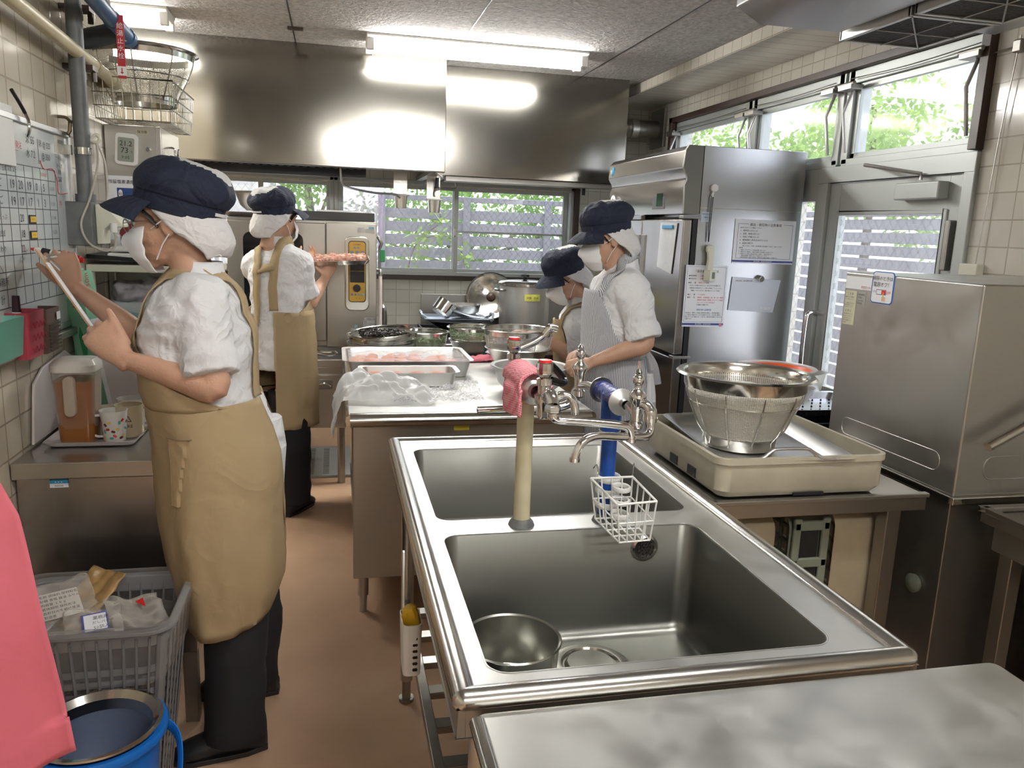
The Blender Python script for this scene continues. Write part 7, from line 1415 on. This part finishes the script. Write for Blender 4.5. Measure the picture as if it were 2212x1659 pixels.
def person(label, loc, head, headF, torso, F, arms, legs, apron=None, stripes=False, vox=.0052, headkw={}, amp=.007, roll=0, hs=1.0):
    t = thing('person', label, 'person', loc); f, l, u = frame(F); hf, hl, hu = frame(headF)
    M = Matrix(((hf.x, hl.x, hu.x, head[0]), (hf.y, hl.y, hu.y, head[1]), (hf.z, hl.z, hu.z, head[2]), (0, 0, 0, 1))) @ Matrix.Rotation(roll, 4, 'X') @ Matrix.Scale(hs, 4)
    sk_ = MB(); headskin(sk_, M)
    T = [(Vector(c), a, b) for c, a, b in torso]   # top (neck base) to hip
    fi = lambda v: (v.normalized() if v.length else v)
    nb = T[0][0]; hb = M @ Vector((-.042, 0, -.14)); sk_.tube([M @ Vector((-.03, 0, -.085)), hb, nb - Z*.02, nb - Z*.07], [.050, .052, .062, .07], 16)
    sk_.loft([(c, f*a*.78, l*b*.80) for c, a, b in T[1:]], 24)
    for A in arms:
        s, e, w = [Vector(q) for q in A['j']]; limb(sk_, [T[1][0] + (s - T[1][0])*.3, s, s.lerp(e, .5), e, e.lerp(w, .35), e.lerp(w, .75), w], [.05, .047, .043, (.037, .035), (.038, .035), (.029, .026), (.0245, .019)], 18)
        hand(sk_, w, A['d'], A['n'], A['side'], **A.get('h', {}))
    for L_ in legs:
        h, k, a = [Vector(q) for q in L_['j']]; limb(sk_, [h, h.lerp(k, .5), k, k.lerp(a, .4), a], [.075, .068, .052, .05, .035], 14)
    body = sk_.build('body', M_skin, t, remesh=vox, sm=3)
    # coat
    ct = MB(); ct.loft([(c, f*a, l*b) for c, a, b in [(T[0][0] + Z*.028, .056, .058), (T[0][0] + Z*.004, .062, .066)]] + [(T[0][0] - Z*.012, f*.072, l*.085)], 30) if False else None
    secs = [(T[0][0] + Z*.030, f*.058, l*.058), (T[0][0] + Z*.004, f*.063, l*.064), (T[0][0] - Z*.018, f*.075, l*.095)] + [(c, f*a, l*b) for c, a, b in T[1:]]
    cs = smoothpath([q[0] for q in secs], 4); fa = lerps([q[1].length for q in secs], 4); la = lerps([q[2].length for q in secs], 4)
    ct.loft([(c, f*a, l*b) for c, a, b in zip(cs, fa, la)], 40)
    for A in arms:
        s, e, w = [Vector(q) for q in A['j']]; c_ = e.lerp(s, A.get('cuff', .15)) if A.get('cuff', .15) >= 0 else e.lerp(w, -A['cuff']); R_ = A.get('r', .068)
        pts = [T[1][0] + (s - T[1][0])*.45, s, s.lerp(c_, .5), c_]
        if A.get('cuff', .15) < 0: pts = [T[1][0] + (s - T[1][0])*.45, s, s.lerp(e, .55), e, c_]
        limb(ct, pts, [.075, .074] + [R_]*(len(pts)-3) + [R_*.96], 26, 6)
        v = (pts[-1] - pts[-2]).normalized(); ct.tube([c_ - v*.055, c_ - v*.052, c_ + v*.0, c_ + v*.004], [R_*.97, R_*1.05, R_*1.04, R_*.98], 26)
    def wr(p, n):
        q = p*1.0; a1 = noise.noise(Vector((q.x*9, q.y*9, q.z*16))); a2 = 1 - 2*abs(noise.noise(Vector((q.x*11 + 3, q.y*11, q.z*19 + 5)))); a3 = noise.noise(q*38)
        return p + n*(amp*.8*a1 + amp*.9*max(a2, -.2) - amp*.5 + .0018*a3)
    coat = ct.build('coat', M_coat, t, remesh=.0068, sm=2, fn=wr)
    cb_ = T[0][0]; MB().loft([(cb_ + Z*z - f*.004, f*r, l*r) for z, r in ((-.012, .071), (.018, .064), (.034, .061))], 30, False, False, t0=.25, t1=2*PI-.25).build('collar', M_coat, coat, solid=.003, smooth=180)
    # trousers + shoes
    for L_ in legs:
        h, k, a = [Vector(q) for q in L_['j']]; tr = MB(); limb(tr, [h, h.lerp(k, .5), k, k.lerp(a, .5), a + Z*.02, a - Z*.03], [.098, .094, .088, .084, .082, .083], 24, 5)
        tr.build('trouser_leg', M_trs, t, smooth=180, fn=lambda p, n: p + n*(.007*noise.noise(Vector((p.x*10, p.y*10, p.z*14))) + .004*noise.noise(p*24)))
        d = Vector(L_['toe']).normalized(); sd = Z.cross(d); g = Vector((a.x, a.y, 0)); sm_ = MB()
        sm_.loft([(g - d*.085 + Z*.03, sd*.012, Z*.02), (g - d*.075 + Z*.036, sd*.032, Z*.034), (g - d*.03 + Z*.046, sd*.038, Z*.044), (g + d*.05 + Z*.043, sd*.041, Z*.041), (g + d*.11 + Z*.031, sd*.046, Z*.029), (g + d*.15 + Z*.024, sd*.040, Z*.022), (g + d*.172 + Z*.018, sd*.018, Z*.012)], 20)
        sh_ = sm_.build('shoe', M_shoe, t, smooth=180); so = MB(); pl = [g - d*.085 + sd*.02, g - d*.085 - sd*.02, g - d*.03 - sd*.038, g + d*.06 - sd*.043, g + d*.12 - sd*.046, g + d*.165 - sd*.028, g + d*.175, g + d*.165 + sd*.028, g + d*.12 + sd*.046, g + d*.06 + sd*.043, g - d*.03 + sd*.038]
        so.prism([(q.x, q.y) for q in pl], 'z', .001, .016); so.build('sole', M_blk, sh_, bev=.002)
    # apron
    if apron:
        am = M_str if stripes else M_tan
        lv = apron['skirt']; cs = smoothpath([q[0] for q in lv], 5); A_ = lerps([q[1] for q in lv], 5); B_ = lerps([q[2] for q in lv], 5); n_ = 90; T0, T1 = apron.get('range', (-2.55, 2.55)); ap = MB(); vs = []; dip = apron.get('dip', 0)
        for k, (c, a, b) in enumerate(zip(cs, A_, B_)):
            v_ = k/(len(cs)-1)
            for i in range(n_+1):
                th = T0 + (T1-T0)*i/n_; e = 1 + .035*v_*math.sin(th*5+1) + .02*v_*math.sin(th*11); q = c + f*a*math.cos(th)*e + l*b*math.sin(th)*e; q = q + Z*(-dip*(v_**3)*math.sin(PI*i/n_)**.5); vs.append(q)
        ap.add(vs, [(k*(n_+1)+i, k*(n_+1)+i+1, (k+1)*(n_+1)+i+1, (k+1)*(n_+1)+i) for k in range(len(cs)-1) for i in range(n_)])
        wr2 = lambda p, n: p + n*(.006*noise.noise(Vector((p.x*7, p.y*7, p.z*5))) + .0025*noise.noise(p*30) + .003*(1-2*abs(noise.noise(Vector((p.x*13, p.y*13, p.z*9))))))
        ao = ap.build('apron_skirt', am, t, solid=.002, smooth=180, fn=wr2)
        snap(ao, coat, .006); root_a = ao
        bb = apron['bib']; vs = []; cs = smoothpath([q[0] for q in bb], 5); A_ = lerps([q[1] for q in bb], 5); B_ = lerps([q[2] for q in bb], 5); H_ = lerps([q[3] for q in bb], 5); n_ = 50; o_ = .5*(apron.get('skew', 0))
        for c, a, b, h_ in zip(cs, A_, B_, H_):
            for i in range(n_+1): th = o_ - h_ + 2*h_*i/n_; vs.append(c + f*a*math.cos(th) + l*b*math.sin(th))
        bo = MB().add(vs, [(k*(n_+1)+i, k*(n_+1)+i+1, (k+1)*(n_+1)+i+1, (k+1)*(n_+1)+i) for k in range(len(cs)-1) for i in range(n_)]).build('apron_bib', am, t, solid=.002, smooth=180, fn=wr2)
        snap(bo, coat, .006)
        for sp_ in apron['straps']:
            P = smoothpath(sp_[0], 6); st = MB(); vs = []; Q = []; wc = worldloc(coat)
            for p in P: ok, loc, nr, _ = coat.closest_point_on_mesh(p - wc); Q.append((loc + wc + nr*.007, nr))
            Q = [((Q[max(i-1, 0)][0]+Q[i][0]*2+Q[min(i+1, len(Q)-1)][0])/4, (Q[max(i-1, 0)][1]+Q[i][1]+Q[min(i+1, len(Q)-1)][1]).normalized()) for i in range(len(Q))]; P = [q[0] for q in Q]
            for i, p in enumerate(P):
                tg = (P[min(i+1, len(P)-1)] - P[max(i-1, 0)]).normalized(); nr = Q[i][1]; nr = (nr - tg*nr.dot(tg)).normalized(); w_ = tg.cross(nr)*(sp_[2] if len(sp_) > 2 else .022); vs += [p - w_, p + w_*0, p + w_]
            st.add(vs, [(i*3+j, i*3+j+1, i*3+j+4, i*3+j+3) for i in range(len(P)-1) for j in (0, 1)]); st.build('apron_strap', am, t, solid=.0035, offs=1, smooth=180)
        if stripes:
            for o in (ao, bo) + tuple(c for c in t.children if c.name.startswith('apron_strap')):
                uv = o.data.uv_layers.new(name='UVMap'); wl = worldloc(o)
                for lp_ in o.data.loops:
                    p = o.data.vertices[lp_.vertex_index].co + wl; q = p - T[2][0]; an = math.atan2(q.dot(l), q.dot(f)) if not o.name.startswith('apron_strap') else q.dot(f)*9
                    uv.data[lp_.index].uv = (an*24, p.z)
    headwear(t, body, M, **headkw); return t, M

# ---- the writing cook on the left ----
K1 = dict(
 skirt=[((-0.34, 2.22, 1.034), .150, .175), ((-0.309, 2.22, 0.89), .170, .190), ((-0.302, 2.22, 0.714), .168, .205), ((-0.292, 2.22, 0.561), .158, .205), ((-0.291, 2.22, 0.44), .120, .190)], dip=.045, range=(-2.5, 2.92),
 bib=[((-0.357, 2.22, 1.217), .150, .172, .62), ((-0.355, 2.22, 1.148), .158, .178, .85), ((-0.35, 2.22, 1.085), .156, .178, 1.25), ((-0.341, 2.22, 1.023), .153, .178, 2.3)], skew=.0,
 straps=[([(-0.468, 2.16, 1.176), (-0.453, 2.17, 1.241), (-0.421, 2.18, 1.314), (-0.379, 2.18, 1.358), (-0.332, 2.185, 1.361), (-0.276, 2.2, 1.315), (-0.24, 2.2, 1.227), (-0.223, 2.19, 1.128), (-0.215, 2.18, 1.028)], (-0.356, 2.22, 1.174), .021),
         ([(-0.525, 2.4, 1.147), (-0.506, 2.4, 1.227), (-0.453, 2.4, 1.309), (-0.39, 2.4, 1.347), (-0.302, 2.38, 1.284), (-0.253, 2.36, 1.154), (-0.231, 2.34, 1.007)], (-0.356, 2.22, 1.174), .021)])
arm_near = dict(j=((-0.333, 2.11, 1.29), (-0.296, 2.035, 1.087), (-0.512, 2.09, 1.151)), d=Vector((-0.58, 2.12, 1.216))-Vector((-0.512, 2.09, 1.151)), n=(.05, -.95, .1), side=1, cuff=.17, r=.066,
    h=dict(per=[(.9, .8, .5), (.7, .8, .5), (.6, .7, .5), (.5, .6, .5)], thumb=(.95, .40, .2), tb=.3, spread=.05, s=1.1))
arm_far = dict(j=((-0.416, 2.43, 1.278), (-0.512, 2.41, 1.138), (-0.714, 2.43, 1.299)), d=Vector((-0.748, 2.45, 1.379))-Vector((-0.714, 2.43, 1.299)), n=(.1, -.9, .1), side=-1, cuff=-.12, r=.060,
    h=dict(per=[(.35, .7, .5), (.55, .9, .6), (.8, 1.0, .6), (1.0, 1.0, .7)], thumb=(.8, .6, -.2), tb=.5, spread=.10, s=1.02))
p1, M1 = person('person in navy cap and tan apron writing on the whiteboard with clipboard in hand', (-.32, 2.27, 0), (-0.41, 2.2, 1.486), (-1, .06, -.10),
 [((-0.353, 2.21, 1.357), .07, .08), ((-0.354, 2.22, 1.288), .112, .185), ((-0.358, 2.22, 1.186), .145, .172), ((-0.354, 2.22, 1.06), .142, .165), ((-0.318, 2.22, 0.929), .155, .172), ((-0.303, 2.22, 0.823), .158, .178)],
 (-1, .12, 0), [arm_near, arm_far],
 [dict(j=((-0.283, 2.17, 0.691), (-0.28, 2.15, 0.383), (-.285, 2.13, .09)), toe=(-1, -.12, 0)), dict(j=((-0.309, 2.37, 0.617), (-0.256, 2.39, 0.285), (-.270, 2.42, .09)), toe=(-1, .05, 0))],
 apron=K1, vox=.0045, headkw=dict(glasses=True, tilt=-.34, sc=1.02), amp=.009)
pk = MB().grid(lambda a, b: tuple(Vector((-0.424, 2.04, 0.955)).lerp(Vector((-0.326, 2.04, 0.952)), a).lerp(Vector((-0.419, 2.04, 0.778)).lerp(Vector((-0.319, 2.04, 0.773)), a), b)), 16, 20).build('pocket', M_tan, p1, smooth=180)
sk1 = [c for c in p1.children if c.name.startswith('apron_skirt')][0]; snap(pk, sk1, .007, False, .2); wp = worldloc(pk); pv = [v.co + wp for v in pk.data.vertices]
bd = [pv[20*17+i] for i in range(16, -1, -1)] + [pv[j*17] for j in range(19, -1, -1)] + [pv[i] for i in range(1, 17)] + [pv[j*17+16] for j in range(1, 20)]
MB().tube([q + Vector((0, -.0015, 0)) for q in bd], .0014, 6, closed=True).build('pocket_seam', mat('tan seam', (.24, .17, .09), .8), pk)
q = MB().loft([((-0.179, 2.25, 0.959), (.03, 0, 0), (0, .06, 0)), ((-0.174, 2.25, 0.878), (.035, 0, 0), (0, .08, 0)), ((-0.174, 2.25, 0.768), (.028, 0, 0), (0, .07, 0))], 20); q.build('coat_tail', M_coat, p1, fn=lambda p, n: p+n*.006*noise.noise(p*20))
mk = thing('marker_pen', 'red-capped white marker pen held against the whiteboard', 'marker', (-0.842, 2.502, 1.399)); a_ = Vector((-0.836, 2.488, 1.4)); b_ = Vector((-0.696, 2.47, 1.371)); u_ = b_-a_
MB().tube([a_, a_+u_*.08], [.0025, .006], 10).build('tip', M_rink, mk); MB().tube([a_+u_*.08, a_+u_*.12, a_+u_*.80], [.006, .0098, .0098], 16).build('barrel', M_wht, mk); MB().tube([a_+u_*.80, a_+u_*.93, a_+u_*.94, a_+u_*1.0], [.0108, .0108, .008, .007], 16).tube([a_+u_*.82+Z*.012, a_+u_*.68+Z*.014, a_+u_*.58+Z*.011], [(.004, .002)]*3, 8).build('cap', M_red, mk); MB().tube([a_+u_*.22, a_+u_*.38], .0101, 16).build('black_band', M_ink, mk)
cbd = thing('clipboard', 'brown clipboard with white sheets held up on edge by the writing cook', 'clipboard', (-0.699, 2.3, 1.297))
def quad(a, b, c, d, th, m, name, par, n):
    vs = [Vector(q) for q in (a, b, c, d)]; n = Vector(n).normalized(); MB().add(vs+[q+n*th for q in vs], [(0, 1, 2, 3), (7, 6, 5, 4), (0, 4, 5, 1), (1, 5, 6, 2), (2, 6, 7, 3), (3, 7, 4, 0)]).build(name, m, par)
cn = (Vector((-0.729, 2.2, 1.408))-Vector((-0.613, 2.2, 1.207))).cross(Vector((0, 1, 0))); cn = cn if cn.x > 0 else -cn
quad((-0.605, 2.17, 1.211), (-0.721, 2.17, 1.41), (-0.789, 2.4, 1.4), (-0.662, 2.4, 1.18), .004, mat('clipboard brown', (.42, .27, .15), .5), 'board', cbd, cn)
o_ = cn.normalized()*.0042; quad(Vector((-0.608, 2.18, 1.211))+o_, Vector((-0.705, 2.18, 1.376))+o_, Vector((-0.765, 2.39, 1.364))+o_, Vector((-0.659, 2.39, 1.183))+o_, .003, M_pap, 'paper', cbd, cn)
o_ = cn.normalized()*.007; e1 = Vector((-0.732, 2.25, 1.383))+o_; MB().tube([e1, e1+Vector((0, .08, 0))], .006, 10).tube([e1+cn.normalized()*.008, e1+cn.normalized()*.010+Vector((.028, 0, -.035))], .004, 8).build('clip', M_chr, cbd)

# ---- the cook at the oven ----
K2 = dict(
 skirt=[((-0.268, 4.12, 1.066), .150, .165), ((-0.262, 4.12, 0.896), .158, .172), ((-0.262, 4.12, 0.68), .162, .175), ((-0.263, 4.12, 0.479), .160, .172)], range=(-2.75, 2.62),
 bib=[((-0.277, 4.12, 1.246), .135, .150, .6), ((-0.275, 4.12, 1.154), .140, .155, .8), ((-0.27, 4.12, 1.056), .150, .162, 2.0)],
 straps=[([(-0.193, 4.25, 1.312), (-0.222, 4.14, 1.403), (-0.264, 4.03, 1.386), (-0.285, 3.985, 1.298), (-0.294, 3.97, 1.188), (-0.293, 3.975, 1.071)], (-0.278, 4.12, 1.223), .021),
         ([(-0.353, 4.25, 1.307), (-0.364, 4.14, 1.38), (-0.38, 4.04, 1.349), (-0.387, 4, 1.251), (-0.395, 4, 1.139), (-0.394, 4.01, 1.026), (-0.409, 4.02, 0.91)], (-0.278, 4.12, 1.223), .021),
         ([(-0.382, 4, 1.28), (-0.332, 3.985, 1.28), (-0.284, 3.975, 1.284)], (-0.332, 4.12, 1.275), .019)])
p2, M2 = person('person in tan apron seen from behind carrying a meat tray to the oven', (-.22, 4.12, 0), (-0.273, 4.14, 1.51), (.72, .68, -.05),
 [((-0.271, 4.13, 1.394), .07, .08), ((-0.276, 4.12, 1.324), .105, .165), ((-0.278, 4.12, 1.2), .125, .148), ((-0.274, 4.12, 1.073), .125, .142), ((-0.268, 4.12, 0.92), .145, .158), ((-0.265, 4.12, 0.776), .148, .165)],
 (.55, .83, 0), [dict(j=((-0.173, 4.1, 1.291), (-0.127, 4.13, 1.104), (-0.045, 4.28, 1.218)), d=(.25, .35, .75), n=(.25, -.9, -.2), side=-1, cuff=.12, r=.056, h=dict(per=[(.25, .4, .3), (.3, .5, .3), (.35, .5, .3), (.4, .5, .3)], thumb=(.25, .9, -.1), tb=.3, s=.95)),
   dict(j=((-0.39, 4.2, 1.274), (-.30, 4.36, 1.12), (-.19, 4.41, 1.27)), d=(.6, .1, .4), n=(0, .5, -.8), side=1, cuff=.15, r=.055)],
 [dict(j=((-0.236, 4.06, 0.667), (-0.212, 4.06, 0.325), (-.215, 4.08, .09)), toe=(.45, .85, 0)), dict(j=((-0.313, 4.18, 0.643), (-0.322, 4.2, 0.287), (-.33, 4.22, .09)), toe=(.35, .9, 0))],
 apron=K2, vox=.006, headkw=dict(tilt=-.22), amp=.008)
MB().loft([((-0.403, 4.05, 0.859), (.03, 0, 0), (0, .05, 0)), ((-0.414, 4.05, 0.766), (.03, 0, 0), (0, .05, 0)), ((-0.409, 4.05, 0.623), (.02, 0, 0), (0, .04, 0))], 16).build('coat_tail', M_coat, p2)
mt_ = thing('meat_tray', 'steel oven tray of raw diced meat held in front of the oven', 'tray', (.02, 4.38, 1.3)); Mt = Matrix.Translation((.018, 4.385, 1.292)) @ Matrix.Rotation(math.radians(-3), 4, 'Y') @ Matrix.Rotation(math.radians(3), 4, 'X')
q = MB(); rloft(q, [(0, 0, 0, .30, .24, .02), (0, 0, .022, .335, .275, .025), (0, 0, .022, .325, .265, .02), (0, 0, .004, .29, .23, .018)]); q.v = [tuple(Mt @ Vector(v)) for v in q.v]; q.build('tray', M_pol, mt_)
rnd = random.Random(8); q = MB(); q.box((-.14, -.11, .004), (.14, .11, .022), M=Mt)
for i in range(330):
    c = Vector((rnd.uniform(-.142, .142), rnd.uniform(-.112, .112), .024+rnd.uniform(0, .014))); Rr = Matrix.Translation(c) @ Matrix.Rotation(rnd.uniform(0, 3), 4, 'Z') @ Matrix.Rotation(rnd.uniform(-.6, .6), 4, 'X'); s_ = rnd.uniform(.004, .009); q.box((-s_*1.4, -s_, -s_*.7), (s_*1.4, s_, s_*.7), M=Mt @ Rr)
tag(q.build('diced_meat', mat('raw meat', (.50, .30, .24), .4, noise_amt=-.6, noise_scale=60, coat=.2), smooth=0), 'pale pink raw diced meat spread over the steel oven tray', 'meat', kind='stuff')

# ---- the shorter cook ----
K3 = dict(
 skirt=[((1.266, 3.95, 0.802), .13, .155), ((1.29, 3.95, 0.6), .15, .165), ((1.316, 3.95, 0.366), .15, .165)],
 bib=[((1.252, 3.95, 1.05), .128, .158, .75), ((1.259, 3.95, 0.927), .134, .160, .95), ((1.267, 3.95, 0.79), .134, .158, 1.8)],
 straps=[([(1.091, 3.85, 1), (1.105, 3.83, 1.086), (1.17, 3.84, 1.128), (1.268, 3.87, 1.141), (1.349, 3.9, 1.081)], (1.259, 3.95, 0.927), .024)])
p3, M3 = person('shorter person in navy cap and tan apron looking down, half hidden behind the taller cook', (1.2, 3.95, 0), (1.163, 3.95, 1.261), (-1, -.12, -.48),
 [((1.258, 3.95, 1.135), .07, .08), ((1.258, 3.95, 1.05), .100, .160), ((1.259, 3.95, 0.927), .120, .150), ((1.272, 3.95, 0.777), .120, .145), ((1.291, 3.95, 0.625), .13, .155), ((1.303, 3.95, 0.497), .13, .155)],
 (-1, -.1, 0), [dict(j=((1.203, 3.82, 1.041), (1.221, 3.8, 0.853), (1.02, 3.92, .98)), d=(-.8, .2, -.2), n=(0, -.3, .9), side=1, cuff=.1, r=.058), dict(j=((1.298, 4.09, 1.021), (1.291, 4.12, 0.811), (1.0, 4.05, .98)), d=(-.8, 0, -.2), n=(0, .2, .9), side=-1, cuff=.1, r=.056)],
 [dict(j=((1.28, 3.87, 0.466), (1.24, 3.87, .45), (1.25, 3.87, .09)), toe=(-1, 0, 0)), dict(j=((1.333, 4.03, 0.423), (1.24, 4.04, .45), (1.26, 4.05, .09)), toe=(-1, 0, 0))],
 apron=K3, vox=.0065, headkw=dict(tilt=-.12, gaze=-.003), amp=.006)

# ---- the taller cook ----
K4 = dict(
 skirt=[((1.182, 3.2, 0.996), .140, .165), ((1.191, 3.2, 0.852), .142, .172), ((1.208, 3.2, 0.663), .150, .180), ((1.229, 3.2, 0.47), .155, .185)], range=(-2.4, 2.25),
 bib=[((1.173, 3.2, 1.266), .130, .158, .60), ((1.179, 3.2, 1.177), .140, .168, .95), ((1.181, 3.2, 1.077), .140, .168, 1.25), ((1.183, 3.2, 0.983), .143, .168, 2.2)],
 straps=[([(1.038, 3.1, 1.243), (1.072, 3.095, 1.305), (1.13, 3.1, 1.374), (1.191, 3.12, 1.426), (1.251, 3.2, 1.419), (1.262, 3.28, 1.393)], (1.186, 3.2, 1.237), .020)])
p4, M4 = person('taller person in navy cap and striped apron facing left, hands in the grey basin', (1.2, 3.2, 0), (1.11, 3.2, 1.475), (-1, -.05, -.22),
 [((1.196, 3.2, 1.365), .07, .08), ((1.192, 3.2, 1.296), .112, .180), ((1.187, 3.2, 1.187), .132, .165), ((1.188, 3.2, 1.036), .130, .158), ((1.204, 3.2, 0.852), .140, .168), ((1.22, 3.2, 0.747), .142, .172)],
 (-1, .0, 0), [dict(j=((1.191, 3.04, 1.266), (1.234, 2.98, 1.065), (1.016, 3, 0.985)), d=Vector((0.937, 3.03, 0.946))-Vector((1.016, 3, 0.985)), n=(-.2, -.75, .6), side=1, cuff=.10, r=.068, h=dict(per=[(.2, .5, .4), (.5, .8, .5), (.7, .9, .6), (.8, .9, .6)], thumb=(.9, .35, .1), tb=.6, s=.92)),
   dict(j=((1.288, 3.36, 1.245), (1.295, 3.4, 1.018), (1.06, 3.22, 1.002)), d=Vector((0.939, 3.16, 0.972))-Vector((1.06, 3.22, 1.002)), n=(0, .3, .9), side=-1, cuff=.12, r=.062, h=dict(curl=(.5, .6, .4), thumb=(.8, .5, -.2), s=.9))],
 [dict(j=((1.186, 3.11, 0.728), (1.21, 3.11, .48), (1.22, 3.11, .09)), toe=(-1, 0, 0)), dict(j=((1.254, 3.29, 0.683), (1.21, 3.29, .48), (1.22, 3.3, .09)), toe=(-1, 0, 0))],
 apron=K4, stripes=True, vox=.0055, headkw=dict(tilt=-.06, gaze=-.003, sc=.98), amp=.008)
q = MB().tube(smoothpath([(1.283, 3.1, 1.002), (1.312, 3.08, 0.955), (1.335, 3.08, 0.875)], 5), [(.010, .026)]*11, 10).tube(smoothpath([(1.283, 3.1, 1.002), (1.301, 3.09, 0.983), (1.313, 3.08, 0.935)], 5), [(.018, .016)]*11, 10); q.build('apron_bow', mat('bow fabric', (.42, .43, .46), .8, bump=.3, bump_scale=200), p4)
MB().loft([((1.3, 3.15, 0.922), (.035, 0, 0), (0, .09, 0)), ((1.308, 3.15, 0.82), (.045, 0, 0), (0, .10, 0)), ((1.319, 3.15, 0.716), (.042, 0, 0), (0, .10, 0))], 20).build('coat_tail', M_coat, p4, fn=lambda p, n: p+n*.005*noise.noise(p*20))
